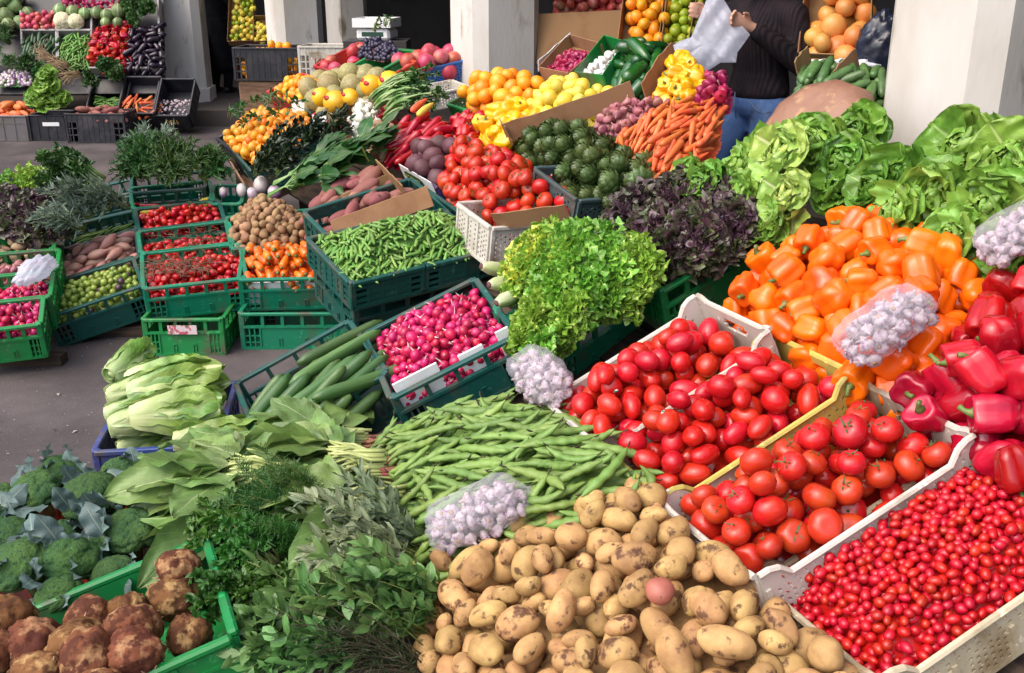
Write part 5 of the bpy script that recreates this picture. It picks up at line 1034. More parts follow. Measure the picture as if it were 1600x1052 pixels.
SPN = [(550, 715, .03, 88, 30, 1.1, 'spinach bunch with pink roots, nearest the cucumbers', True), (580, 765, .07, 92, 30, 1.15, 'spinach bunch with reddish roots pointing at the broad beans', True), (430, 785, .07, 98, 22, 1.1, 'spinach bunch with pale stalks above the dill', False), (450, 735, .0, 84, 18, 1.0, 'spinach bunch under the others beside the romaine', False), (610, 815, .05, 110, 18, 1.1, 'spinach bunch spread below the reddish roots', False), (420, 825, .03, 75, 18, 1.05, 'spinach bunch next to the broccoli', False), (640, 780, .0, 60, 12, .8, 'loose spinach leaves tucked beside the broad beans', False)]
for q, (x, y, z, yw, n, s, lb, rd) in enumerate(SPN): spinach(x, y, z, yw, n, s, lb, 160+q, red=rd)
# ---------------------------------------------------------------- broccoli
F26 = Fr([0, 0, .27], [1, 0, 0], [0, 1, 0])
crate_px(F26, (-140, 955), (240, 940), (285, 770), None, .26, 'grid', M_['redorange'], 'orange red crate of broccoli on the asphalt', None)
BR = [(70, 905, .04, .9), (150, 890, .03, .9), (100, 850, .02, .8), (0, 800, .03, .9), (15, 900, .03, .9), (95, 945, .03, .8), (155, 828, .10, 1.25), (100, 765, .06, .9), (60, 805, .07, 1.05), (195, 770, .06, .9), (245, 770, .05, .85), (245, 808, .06, 1.0), (212, 872, .08, 1.1), (115, 912, .07, 1.0), (40, 920, .07, 1.1), (-25, 850, .05, 1.1), (60, 860, .03, .9), (180, 920, .04, .8), (20, 865, .05, .9), (-40, 930, .05, 1.1), (130, 780, .02, .9), (275, 840, .02, .8)]
for q, (x, y, z, s) in enumerate(BR):
    a, b = F26.hit(x, y); o = place('broccoli', K['broccoli'][q % 4], np.array(F26.M(a, b, z))@trs(R=basis(z=[.25*math.sin(q*2.1), -.25+.2*math.cos(q), 1], roll=q*1.3), s=s*.92), 'largest broccoli head in the orange red crate' if q == 6 else 'dark green broccoli head in the orange red crate', 'broccoli', None if q == 6 else 'broccoli heads in the orange red crate')
    rn = np.random.RandomState(q)
    for k in range(5 if q % 3 else 6):
        an = rn.uniform(0, 6.28); rr = .062*s; ob('leaf', LS['broc'][rn.randint(6)], trs((rr*math.cos(an), rr*math.sin(an), rn.uniform(-.02, .03)), rotm('Z', an-PI/2+rn.normal(0, 1.1))@rotm('X', rn.uniform(.0, .9))@rotm('Y', rn.normal(0, .6)), rn.uniform(.7, 1.05)), o)
# ---------------------------------------------------------------- celeriac
F34 = Fr([0, 0, .40], [1, 0, 0], [0, 1, 0])
fce = fr_ang((-.806, 2.012, .392), 22.8, -4, 13).rot(0, -.125, -.0); crate(fce, .50, .485, .20, 'solid', M_['leafgreen'], 'bright green crate of muddy celeriac at the bottom left corner', GC)
g = G().add(*bevbox(-.05, .05, -.012, .008, 0, .05, .003)); 
CE = [(268, 930, .05, 1.0), (280, 905, .09, .9), (200, 950, .05, .9), (135, 960, .05, .95), (210, 990, .07, 1.0), (120, 1010, .06, 1.15), (50, 1000, .04, 1.25), (210, 1035, .08, 1.05), (5, 960, .05, 1.1), (135, 1045, .08, 1.1), (60, 1055, .06, 1.0), (-20, 1020, .05, 1.1), (290, 970, .02, .9), (160, 1085, .06, 1.0)]
for q, (x, y, z, s) in enumerate(CE):
    a, b = F34.hit(x, y); place('celeriac', K['celeriac'][q % 5], np.array(F34.M(a, b, z-.06))@trs(R=basis(z=[.3*math.sin(q*1.7), .3*math.cos(q*2.3), 1], roll=q*.9), s=s*.80), 'muddy brown celeriac root in the bright green crate', 'celeriac', 'celeriac roots in the bright green crate')
# ---------------------------------------------------------------- herbs
def lf_small(L, Wd, **k):
    def f(rn):
        return leafv(L*rn.uniform(.65, 1.15), Wd*rn.uniform(.7, 1.15), a0=rn.normal(.1, .2), a1=rn.normal(-.3, .6), cup=rn.normal(.2, .4), nx=6, ny=5, prof=OVATE, wave=.002, **k)
    return f
def lf_blade(L, Wd):
    def f(rn): return leafv(L*rn.uniform(.6, 1.2), Wd, a0=rn.normal(.1, .3), a1=rn.normal(0, .8), cup=.2, nx=4, ny=3, prof=lambda u: 1-.8*u)
    return f
def lf_frond(L, n=9, w=.0016):
    def f(rn):
        V = []; Fs = []; U = []; c = 0
        for k in range(n):
            t = k/n; an = (1 if k % 2 else -1)*rn.uniform(.4, 1.1); v, q, uv = leafv(L*(.75-.4*t)*rn.uniform(.7, 1.2), w, a0=rn.normal(.2, .4), a1=rn.normal(-.3, .7), cup=0, nx=4, ny=2, prof=lambda u: 1-.6*u)
            v = v@rotm('Z', an)[:3, :3].T+np.array([0, L*t, 0]); V.append(v); Fs.append(q+c); U.append(uv); c += len(v)
        return np.concatenate(V), np.concatenate(Fs), np.concatenate(U)
    return f
def lf_parsley(L):
    def f(rn):
        V = []; Fs = []; U = []; c = 0
        for an in (-1.2, -.55, 0, .55, 1.2):
            v, q, uv = leafv(L*rn.uniform(.6, 1.1), L*.5, a0=rn.normal(.2, .3), a1=rn.normal(-.4, .6), cup=rn.normal(.4, .4), nx=4, ny=3, prof=lambda u: np.interp(u, [0, .5, .75, 1], [.1, 1, .9, .2]), jag=.4, nw=1)
            v = v@rotm('Z', an)[:3, :3].T; V.append(v); Fs.append(q+c); U.append(uv); c += len(v)
        return np.concatenate(V), np.concatenate(Fs), np.concatenate(U)
    return f
def bunch(fr, a, b, z, yaw, L, n, per, lf, lm, label, name='herb_bunch', spread=.5, fat=.05, seed=1, u0=.3, sr=.0016, group=None, cat='herbs', smat='stem', droop=.0, tip=None, elv=.35):
    rn = np.random.RandomState(seed); root = tag(ob(name, None, fr.rot(yaw, a, b, z).M()), label, cat, group); gs = G(); gl = G()
    for k in range(n):
        an = rn.normal(0, spread); el = abs(rn.normal(.0, elv)); l = L*rn.uniform(.6, 1.1); t = np.linspace(0, 1, 7); p0 = rn.normal(0, [fat*.35, .01, fat*.25]); p0[2] = abs(p0[2]); cv = rn.normal(0, .35)
        A = an*t+cv*t*t; P = np.stack([-np.cumsum(np.sin(A))*l/7, np.cumsum(np.cos(A))*l/7, p0[2]+l*np.sin(el)*t*(1-droop*t)+fat*.5*np.sin(t*PI)], 1)+np.array([p0[0], 0, 0])
        gs.add(*tube(P, np.linspace(sr*1.3, sr*.6, 7), 4)[:2])
        for q in range(per):
            u = rn.uniform(u0, 1); i = min(5, int(u*6)); fr_ = u*6-i; p = P[i]*(1-fr_)+P[i+1]*fr_; d = P[i+1]-P[i]
            v, f, uv = lf(rn); R = lookb(d+np.array([rn.normal(0, .6), rn.normal(0, .25), rn.normal(.15, .45)])*np.linalg.norm(d)*1.2, rn.normal(0, .7)); gl.addM(G().add(v, f, 0, uv), trs(p, R))
    tag(ob('stems', gs.mesh('stems', M_[smat]), None, root), None, None, None, 'stuff'); tag(ob('leaves', gl.mesh('leaves', M_[lm]), None, root), None, None, None, 'stuff'); return root
def bpx(fr, x, y, *r, **k): a, b = fr.hit(x, y); return bunch(fr, a, b, *r, **k)
HB = FLAT.up(-.055)
DL = 'feathery dark green dill bunch between the spinach and the sage'
for q, (x, y, yw) in enumerate(((500, 850, 95), (450, 880, 80), (480, 905, 100))): bpx(HB, x+45, y, .10-.015*q, yw, .22, 40, 15, lf_frond(.040, 10, .0022), 'dill', DL, spread=.45, seed=200+q, group='dill bunches beside the sage', u0=.2)
PL = 'curly green parsley bunch beside the celeriac crate'
for q, (x, y, yw, z) in enumerate(((430, 915, 80, .04), (400, 950, 70, .06), (440, 985, 95, .03), (350, 905, 60, .05), (370, 985, 95, .02))): bpx(HB, x+45, y, z+.045, yw, .15, 34, 12, lf_parsley(.024), 'parsley', PL, spread=.6, seed=210+q, group='parsley bunches beside the celeriac', u0=.35)
SG = 'grey green sage bunch on the herb heap'
for q, (x, y, yw, z, L) in enumerate(((650, 870, 70, .08, .22), (680, 905, 82, .08, .26), (665, 935, 85, .09, .27), (620, 965, 95, .08, .22), (600, 910, 78, .07, .22))): bpx(HB, x, y, z, yw, L, 24, 15, lf_small(.052, .017), 'sage', SG, spread=.32, seed=220+q, group='sage bunches on the herb heap', u0=.12)
BS = ['leafy basil bunch with stalks pointing at the potatoes, upper one', 'leafy basil bunch lying just below the upper basil bunch', 'basil bunch in the middle of the herb heap below the sage', 'basil bunch nearest the celeriac crate', 'basil bunch at the bottom beside the potatoes', 'basil bunch at the bottom edge touching the celeriac crate', 'basil bunch at the bottom edge below the rosemary']
for q, (x, y, yw, z, L) in enumerate(((715, 985, 98, .09, .26), (710, 1000, 104, .07, .30), (560, 1000, 100, .06, .24), (510, 1030, 95, .05, .17), (690, 1020, 95, .05, .28), (530, 1058, 92, .06, .2), (580, 1065, 95, .05, .26))): bpx(HB, x, y, z, yw, L, 17, 13, lf_small(.056, .029), 'basil', BS[q], spread=.40, seed=230+q, group='leafy herb bunches at the bottom', u0=.08)
bpx(HB, 690, 1062, .02, 92, .32, 40, 40, lf_blade(.022, .0030), 'thyme', 'dark needle leaved rosemary bunch along the bottom edge', spread=.3, seed=240, u0=.02, smat='tip')
bpx(HB, 650, 990, .10, 40, .07, 26, 6, lf_small(.011, .008), 'lemon_flower' if 'lemon_flower' in M_ else 'friseemid', 'sprig of tiny pale flower buds on the herb heap', spread=.8, seed=241, u0=.5)
# ---------------------------------------------------------------- garlic in bags
def garlic_bag(fr, x, y, off, L, Wd, yaw, label, seed, n=26):
    a, b = fr.hit(x, y); f = fr.rot(yaw, a, b, off); rn = np.random.RandomState(seed)
    th = np.linspace(0, 6.283, 18, endpoint=False); poly = [(L/2*math.copysign(abs(math.cos(t))**.6, math.cos(t)), Wd/2*math.copysign(abs(math.sin(t))**.6, math.sin(t))) for t in th]
    heap(f, [(p*.93, q*.93) for p, q in poly], K['garlic'], .0165, 'garlic_bulb', 'white and purple garlic bulb in the '+label, 'garlic', 'garlic bulbs in the '+label, n=n*5, hmid=Wd*.50, hedge=.025, ew=Wd*.42, depth=Wd*.42, mode='any', seed=seed)
    v, fs = sphere(72, 44); v = v[:, [2, 0, 1]]; sg = np.sign(v); v = sg*np.abs(v)**.66; c = wob(v, rn, .05, 5, 8)*wob(v, rn, .03, 13, 8)*wob(v, rn, .015, 30, 9); v = v*c[:, None]*np.array([L*.54, Wd*.56, Wd*.40])+np.array([0, 0, Wd*.22])
    k = v[:, 0] > L*.40; v[k, 1:] = v[k, 1:]*(1-.55*((v[k, 0]-L*.40)/(L*.13)).clip(0, 1))[:, None]
    tag(ob('garlic_bag', G().add(v, fs).mesh('garlic_bag', M_['film']), f.M()), 'clear plastic '+label, 'bag', 'clear bags of garlic')
garlic_bag(S, 765, 832, .05, .25, .125, 74, 'garlic bag lying on the potatoes', 251)
garlic_bag(S, 852, 605, .02, .25, .125, -6, 'garlic bag wedged below the frisee', 252, 22)
garlic_bag(SP, 1398, 560, .085, .25, .125, 88, 'garlic bag lying between orange and red peppers', 253)
garlic_bag(SP, 1602, 418, .09, .22, .115, 85, 'garlic bag at the right edge above the peppers', 254, 16)
# ---------------------------------------------------------------- greens at the back of the left columns
LH = LP.up(.02)
for (a_, b_, c_, d_, fr_, mt, lb) in (((205, 300), (325, 292), (312, 268), (208, 275), LP, 'dkgreen', 'dark green crate under the mint bunches'), ((108, 328), (208, 303), (206, 280), (114, 300), LPO, 'dkgreen', 'dark green crate under the celery bunches'), ((2, 365), (78, 359), (84, 332), (12, 337), LP, 'leafgreen', 'bright green crate under the purple lettuces at the left edge')):
    crate_px(fr_, a_, b_, c_, d_, .2, 'green', M_[mt], lb, GC)
for q, (x, y, yw, z) in enumerate(((235, 300, 60, .06), (262, 302, 30, .08), (290, 300, -30, .08), (312, 298, -70, .05), (275, 292, 0, .12), (250, 294, 100, .12), (300, 290, -100, .11), (240, 290, 20, .14), (282, 300, 170, .1))): bpx(LH, x, y, z, yw, .19, 34, 22, lf_blade(.042, .013), 'farherb', 'leafy dark green mint bunch behind the yellow squash crate', spread=.9, seed=260+q, group='mint bunches behind the squash crate', u0=.1, fat=.08)
for q, (x, y, yw) in enumerate(((232, 285, -15), (246, 280, -40), (238, 278, 20))): bpx(LH, x, y, .17, yw, .17, 24, 18, lf_blade(.036, .008), 'greyherb', 'silvery wormwood bunch on the mint', spread=.5, seed=270+q, group='silvery bunches on the mint', u0=.1)
for q, (x, y, yw, z) in enumerate(((120, 362, 70, .07), (150, 352, 82, .09), (180, 346, 90, .08), (140, 345, 95, .10), (110, 375, 80, .05))): bpx(LP, x+35, y, z, yw, .24, 26, 18, lf_blade(.058, .013), 'greyherb', 'bundle of slender grey green sage leaves', spread=.35, seed=280+q, group='grey sage bundles on the left crates', u0=.1)
for q, (x, y, z) in enumerate(((40, 355, .05), (75, 345, .06), (10, 345, .06), (70, 365, .02))):
    a, b = LP.hit(x, y); frill_head('purple_lettuce', LP, a, b, z, .13, [M_['lollo'], M_['lollo']], 'dark purple curly lettuce at the left edge', 'lettuce', 'purple lettuces at the left edge', 290+q, 34, 0, wf=1.05, lob=(.04, .052), per=9, tilt=(0, -.5))
for q, (x, y, z) in enumerate(((20, 328, .10), (55, 322, .12), (85, 325, .10))):
    a, b = LP.hit(x, y); frill_head('frisee', LP, a, b, z, .12, [M_['frisee'], M_['friseemid']], 'curly green frisee at the left edge of the crates', 'frisee', 'frisee heads at the left edge', 300+q, 34, .1, lob=(.026, .034), per=9, tilt=(0, -.5))
for q, (x, y, yw, z) in enumerate(((175, 330, 70, .10), (180, 318, 78, .13), (170, 322, 95, .12), (150, 325, 60, .1))): bpx(LP, x, y, z, yw, .30, 18, 12, lf_parsley(.04), 'greens', 'bunch of leafy celery with pale stalks', spread=.35, seed=310+q, group='celery bunches on the left crates', u0=.4, sr=.005, smat='onionleaf')
# plastic bag on the radish crates
def sheet_blob(name, fr, x, y, off, dims, yaw, label, mat, seed, cat='bag'):
    a, b = fr.hit(x, y); rn = np.random.RandomState(seed); v, f = sphere(36, 24); c = wob(v, rn, .16, 2.8)*wob(v, rn, .13, 6)*wob(v, rn, .07, 13, 9); v = v*c[:, None]*np.array(dims)/2
    return tag(ob(name, G().add(v, f).mesh(name, M_[mat]), fr.rot(yaw, a, b, off).M()), label, cat)
sheet_blob('plastic_bag', LP, 60, 436, .05, (.13, .22, .09), -35, 'crumpled white plastic bag across the radish crates', 'bagfilm', 4)
# ---------------------------------------------------------------- greens behind the small potatoes
for q, (x, y, yw, z) in enumerate(((455, 310, -30, .05), (465, 297, -24, .07), (490, 285, -28, .08), (530, 272, -24, .08), (565, 262, -20, .07), (500, 300, -35, .06))):
    rn = np.random.RandomState(320+q); a, b = S.hit(x, y); f = S.rot(yw, a, b, z); root = tag(ob('greens_bunch', None, f.M()), 'bunch of broad green leaves behind the sweet potatoes', 'greens', 'leafy greens behind the sweet potatoes')
    g = G()
    for k in range(15):
        an = rn.normal(0, .45); e = np.array([-math.sin(an)*.09, math.cos(an)*.09, rn.uniform(0, .06)]); g.add(*tube([(rn.normal(0, .02), -.10, .01), (0, 0, .02), e], [.005, .005, .003], 5)[:2]); ob('leaf', LS['greens'][rn.randint(6)], trs(e, rotm('Z', an)@rotm('X', rn.normal(0, .2))@rotm('Y', rn.normal(0, .4)), rn.uniform(.8, 1.1)), root)
    ob('stems', g.mesh('stems', M_['onionleaf']), None, root)
for q, (x, y, yw, z) in enumerate(((395, 285, -30, .02), (400, 272, -24, .03), (415, 262, -20, .04), (440, 252, -24, .04), (470, 246, -20, .04), (430, 280, -30, .02), (500, 240, -22, .03))): bpx(S, x, y, z, yw, .24, 18, 14, lf_small(.05, .022), 'darkherb', 'bunch of wilted blackish green herbs', spread=.45, seed=330+q, group='blackish herbs below the tangerines', u0=.1)
# ---------------------------------------------------------------- fruit stalls beyond the spinach
TG = px(S, [(348, 212), (380, 190), (420, 176), (468, 170), (500, 196), (480, 212), (435, 228), (392, 246), (368, 232)])
heap(S, TG, K['tang'], .0265, 'tangerine', 'small tangerine among leaves in the dark green crate', 'tangerine', 'tangerines among leaves', n=190, hmid=.10, hedge=.01, ew=.2, depth=.07, seed=40, bedmat=M_['tang'])
for q, (x, y) in enumerate(((385, 205), (410, 195), (440, 188), (465, 185), (425, 212), (455, 205), (480, 195), (395, 225), (370, 212))): bpx(S, x, y, .11, 40*q, .09, 5, 4, lf_small(.05, .02), 'greens', 'sprig of dark green leaves on the tangerines', name='leaf_sprig', spread=1.2, seed=400+q, group='leaf sprigs on the tangerines', u0=.2, cat='leaves')
crate_px(S.up(-.02), (362, 232), (392, 262), (508, 210), (470, 178), .17, 'mesh', M_['dkgreen'], 'dark green crate of tangerines', GC)
crate_px(S.up(-.04), (340, 215), (365, 232), (440, 190), None, .22, 'solid', M_['black'], 'black crate behind the tangerines', None)
o = crate_px(S.up(-.12), (362, 250), (392, 298), (500, 230), None, .15, 'wood', M_['wood'], 'grey wooden box end below the tangerines', None, name='wooden_box', cat='box')
a, b = S.hit(415, 248); place('tangerine', K['tang'][0], S.M(a, b, .06), 'single tangerine lying below the others on the blackish herbs', 'tangerine', None)
# melons in red baskets
ML = px(S, [(472, 155), (498, 128), (555, 116), (600, 128), (592, 152), (545, 168), (500, 170)])
heap(S, ML, K['melon'], .068, 'melon', 'netted green yellow melon in the heap', 'melon', 'netted melons', n=34, hmid=.12, hedge=.03, ew=.25, depth=.17, seed=41, bedmat=M_['melon'])
for q, (x, y, s) in enumerate(((512, 172, 1), (533, 180, 1.15), (556, 172, .9), (590, 155, 1.1), (618, 150, 1.1))):
    a, b = S.hit(x, y); o = place('yellow_melon', K['ymelon'][q % 3], np.array(S.M(a, b, .09))@trs(R=basis(x=[1, .3*math.sin(q*3), .2*math.cos(q)]), s=s*.9), 'bright yellow melon with red stickers', 'melon', 'yellow melons with red stickers')
    for j in range(2):
        d = nrm([-.2+.5*j, -.55, .8-.2*j]); g = G(); R = basis(z=d); v, f = sphere(10, 4); v = v*np.array([.024, .017, .003]); g.add(v@R.T+d*np.array([.085, .066, .066]), f); ob('sticker', g.mesh('sticker', M_['red']), None, o)
def basket(fr, FL, FR, BR, BL, h, mat, label, off=-.02, style='grid', cat='crate', name='plastic_crate', grp=None): return crate_px(fr.up(off), FL, FR, BR, BL, h, style, M_[mat], label, grp, name=name, cat=cat)
bf, bw, bd = basket(S, (497, 178), (560, 203), (600, 170), None, .22, 'red', 'red plastic basket of yellow melons with a paper sign')
basket(S, (424, 142), (470, 160), (512, 130), None, .18, 'red', 'red plastic crate of mandarins behind the melons')
basket(S, (470, 160), (500, 176), (560, 130), None, .18, 'dkgreen', 'green plastic crate under the netted melons')
for (x, y, lb) in ((500, 196, 'white paper sign on the red melon basket'), (466, 170, 'white paper sign on the green melon crate')):
    p = atd(x, y, np.dot(S.w(*S.hit(x, y))-C0, FWD)-.10); g = G().add(*box(-.055, .055, -.002, 0, -.10, .06)); f = fr_ang(p, -32, 0)
    tag(ob('paper_sign', g.mesh('paper_sign', M_['labelwhite'], False), f.M()), lb, 'sign')
MD = px(S, [(432, 145), (455, 128), (510, 124), (505, 138), (472, 158)])
heap(S, MD, K['mandarin'], .030, 'mandarin', 'mandarin in the red crate behind the melons', 'mandarin', 'mandarins in the red crate', n=80, hmid=.08, hedge=.02, ew=.15, depth=.08, seed=42, bedmat=M_['orange'])
# spring onions, ginger
SO = px(S, [(550, 215), (548, 190), (556, 168), (572, 160), (590, 165), (582, 195), (575, 222)])
heap(S, SO, bulb_kind('spring_onion_bulb', M_['bulb'], .027, .032, 3, seed=3), .025, 'spring_onion_bulb', 'white spring onion bulb at the end of the bundle', 'spring onion', 'spring onion bulbs', n=60, hmid=.10, hedge=.03, ew=.1, depth=.09, seed=43, bedmat=M_['bulb'], maxobj=60)
for q, (x, y, z) in enumerate(((585, 175, .14), (590, 185, .12), (600, 192, .09))):
    a, b = S.hit(x, y); bunch(S, a, b, z-.06, -48-4*q, .42, 22, 5, lf_parsley(.032), 'greens', 'bundle of spring onion stalks with dark green tops', name='spring_onion_bundle', elv=.06, spread=.12, seed=440+q, group='spring onion bundles', u0=.72, sr=.007, smat='onionleaf', cat='spring onion', fat=.08)
sheet_px(S, (556, 250), (580, 262), .11, 'bright yellow box side under the spring onions', mat='labelyellow', name='yellow_box', cat='box'); M_['yel2'] = None
GP = px(S, [(578, 222), (590, 200), (612, 200), (618, 225), (600, 245), (585, 240)])
heap(S, GP, blob_kind('ginger', M_['ginger'], .05, .022, .02, 4, .22, 2.4), .021, 'ginger_root', 'knobbly tan ginger root below the spring onions', 'ginger', 'ginger roots below the spring onions', n=46, L=.024, ks=2, hmid=.08, hedge=.02, ew=.08, depth=.07, seed=45, bedmat=M_['ginger'])
# pomegranates in the blue crate
PB = fr_ang((-.57, 7.24, 1.16), 23.5, 5, 10.4); w, d = .40, .29; crate(PB, w, d, .17, 'mesh', M_['skyblue'], 'sky blue plastic crate of pomegranates beside the pillar', None)
heap(PB, rect(w, d, .01), K['pome'], .052, 'pomegranate', 'pink and cream pomegranate in the sky blue crate', 'pomegranate', 'pomegranates in the sky blue crate', n=38, hmid=.13, hedge=.03, ew=.2, depth=.15, mode='any', seed=46, bedmat=M_['pome'])
basket(S, (605, 110), (624, 115), None, (612, 95), .16, 'redorange', 'orange red crate at the end of the blue pomegranate crate')
crate(fr_ang((-.51, 6.88, 1.03), 24.9, 3, 7.7), .36, .30, .11, 'mesh', M_['white'], 'white lattice crate below the blue pomegranate crate', None)
rb, w, d = basket(S, (518, 96), (552, 105), (565, 80), None, .12, 'red', 'small red crate of pomegranates beside the white crate', off=0)
heap(rb, rect(w, d, .04), K['pome'], .05, 'pomegranate', 'dark red pomegranate in the small red crate', 'pomegranate', 'pomegranates in the small red crate', n=7, hmid=.09, hedge=.03, ew=.12, depth=.1, seed=47)
GB = px(S, [(560, 90), (575, 72), (612, 70), (625, 85), (600, 95)])
heap(S, GB, blob_kind('grape', veg('dark_grape', (.03, .025, .055), (.05, .04, .08), rough=.35, vv=.2), .018, .016, .016, 2, .02), .016, 'dark_grape', 'dark blue grape in the carton by the pomegranates', 'grape', 'dark grapes in the carton', n=120, hmid=.10, hedge=.03, ew=.1, depth=.04, seed=48, bedmat=M_['beet'], maxobj=120)
bx_ = basket(S, (552, 110), (600, 116), (618, 85), None, .12, 'leafgreen', 'green and white carton of dark grapes', off=0, style='solid', name='carton', cat='box')
for q, (x, y) in enumerate(((592, 72), (612, 66))): bpx(S, x, y, .10, 20*q, .11, 8, 2, lf_small(.03, .02), 'greens', 'sprig of stalks standing among the grapes', name='leaf_sprig', spread=.7, seed=450+q, group='sprigs among the grapes', cat='leaves', sr=.003)
# kitchen scale
p = atd(590, 62, 8.3); sc_o = tag(ob('weighing_scale', None, Matrix.Translation(p.tolist())@Matrix.Rotation(-.2, 4, 'Z')), 'white kitchen scale with a tray behind the pomegranates', 'scale'); g = G().add(*bevbox(-.14, .14, -.12, .12, 0, .09, .02)); ob('body', g.mesh('body', M_['labelwhite'], False), None, sc_o)
v = []; g = G(); g.add(*box(-.15, .15, -.14, .14, .102, .108)); 
for (a0, a1, b0, b1) in ((-.158, .158, -.146, -.14), (-.158, .158, .14, .146), (-.158, -.15, -.14, .14), (.15, .158, -.14, .14)): g.add(*box(a0, a1, b0, b1, .1, .17))
ob('tray', g.mesh('tray', M_['labelwhite'], False), None, sc_o); g = G().add(*box(-.09, .09, -.1215, -.1203, .03, .065)); ob('display_window', g.mesh('display_window', M_['labelgreen'], False), None, sc_o)
g = G().add(*box(p[0]-.25, p[0]+.25, p[1]-.2, p[1]+.2, .19, p[2]-.002)); tag(ob('counter', g.mesh('counter', M_['darkwall'], False)), 'dark counter under the kitchen scale', 'counter')
# black crate of oranges on a wooden box, white lettered crate
fk = fr_ang(atd(425, 72, 9.7), -4, 0); crate(fk, .62, .42, .30, 'grid', M_['black'], 'black plastic crate full of oranges on a wooden box'); heap(fk.up(-.06), rect(.60, .40, .04), K['orange'], .04, 'orange', 'orange inside the black crate', 'orange', 'oranges inside the black crate', n=150, hmid=.0, hedge=-.02, ew=.1, depth=.24, seed=49, keep=9)
for q in range(3): place('orange', K['orange'][q], fk.M(-.02+.075*q, .05, -.005+.015*(q == 0)), 'one of three oranges on top of the black crate', 'orange', 'oranges on top of the black crate')
g = G().add(*bevbox(-.29, .29, -.2, .2, .19, fk.o[2]-.304, .01)); tag(ob('wooden_box', g.mesh('wooden_box', M_['wood'], False), Matrix.Translation((fk.o[0], fk.o[1], 0))@Matrix.Rotation(math.radians(-4), 4, 'Z')), 'brown wooden box under the black crate of oranges', 'box')
fw = fr_ang(atd(513, 70, 9.5), -6, 0); crate(fw, .46, .36, .28, 'grid', M_['white'], 'dirty white plastic crate with dark red letters')
def text(s, M, size, mat, label, name='lettering', parent=None, mirror=False, ext=.0015):
    cu = bpy.data.curves.new(name, 'FONT'); cu.body = s; cu.size = size; cu.extrude = ext; cu.align_x = 'CENTER'; cu.materials.append(mat); t = bpy.data.objects.new('t', cu); COL.objects.link(t); me = bpy.data.meshes.new_from_object(t.evaluated_get(bpy.context.evaluated_depsgraph_get())); bpy.data.objects.remove(t); me.materials.clear(); me.materials.append(mat)
    o = ob(name, me, M, parent); return o
g = G().add(*box(-.13, .17, -.002, 0, .09, .225)); root_w = [o for o in bpy.data.objects if o.get('label') == 'dirty white plastic crate with dark red letters'][0]
ob('plate', g.mesh('plate', M_['white'], False), Matrix.Translation((0, -.196, 0)), root_w); text('REON', Matrix.Translation((.03, -.2005, .115))@Matrix.Rotation(PI/2, 4, 'X')@Matrix.Scale(-1, 4, (1, 0, 0)), .085, M_['redpep'], None, parent=root_w)
g = G().add(*bevbox(-.22, .22, -.16, .16, .19, fw.o[2]-.284, .01)); tag(ob('wooden_box', g.mesh('wooden_box', M_['darkwall'], False), Matrix.Translation((fw.o[0], fw.o[1], 0))), 'dark box under the white lettered crate', 'box')
# ---------------------------------------------------------------- between the two near pillars
def tray(fr, pts, h, label, mat, t=.006, name='cardboard_tray', cat='box', floor=True):
    """an open carton: floor and four walls around a four cornered footprint on the plane"""
    P = px(fr, pts); root = tag(ob(name, None, fr.M(0, 0, 0)), label, cat); n = 4
    for k in range(n):
        a, b = np.array(P[k]), np.array(P[(k+1) % n]); L = np.linalg.norm(b-a); m = (a+b)/2; an = math.atan2(*(b-a)[::-1]); g = G().add(*bevbox(-L/2+.004, L/2-.004, -t/2, t/2, -.03, h, .001)); ob('panel', g.mesh('panel', mat, False), Matrix.Translation((m[0], m[1], 0))@Matrix.Rotation(an, 4, 'Z'), root)
    c = np.mean(P, 0); q = [(c+(np.array(p)-c)*.99) for p in P]; g = G().add(np.array([[x, y, z] for z in (-.028, -.022) for x, y in q]), BOXF); ob('floor', g.mesh('floor', mat, False), None, root); return root
BB_ = fr_ang(atd(905, 112, 6.9), -14, 72)
P4 = px(BB_, [(838, 100), (980, 108), (985, 15), (842, 22)]); g = G().add(np.array([[x, y, z] for z in (-.012, 0) for x, y in P4]), BOXF); o = tag(ob('cardboard_sheet', g.mesh('cardboard_sheet', M_['card'], False), BB_.M()), 'large brown cardboard sheet leaning behind the onions', 'cardboard')
tray(S.up(.01), [(846, 118), (893, 128), (945, 82), (893, 66)], .05, 'shallow carton of small dark onions', M_['card'])
heap(S.up(.01), px(S, [(850, 114), (886, 124), (935, 86), (900, 82), (865, 98)]), K['redonion'], .022, 'dark_onion', 'small dark purple onion in the shallow carton', 'onion', 'small dark onions in the carton', n=110, hmid=.05, hedge=.01, ew=.1, depth=.05, seed=50, bedmat=M_['beet'], smin=.55, smax=.7)
M_['darkgreenprint'] = M_['labelgreen']; sheet_px(S, (842, 112), (892, 68), .06, 'carton edge with green and white print above the dark onions', mat='labelwhite', lean=-.4, name='carton_edge', cat='box')
tray(S.up(.01), [(905, 132), (948, 138), (982, 84), (950, 74)], .07, 'green lined carton of white mushrooms', M_['leafgreen'], name='carton')
heap(S.up(.02), px(S, [(910, 130), (944, 134), (970, 92), (955, 92), (925, 115)]), bulb_kind('mushroom', veg('mushroom_cap', (.76, .74, .72), (.6, .55, .5), vv=.1, rough=.6), .023, .022, 3, neck=.5), .022, 'mushroom', 'white mushroom in the green lined carton', 'mushroom', 'white mushrooms in the carton', n=46, hmid=.03, hedge=.01, ew=.08, depth=.05, seed=51)
GPp = px(S, [(952, 140), (955, 112), (975, 92), (1002, 72), (1045, 82), (1046, 108), (1020, 135), (992, 158)])
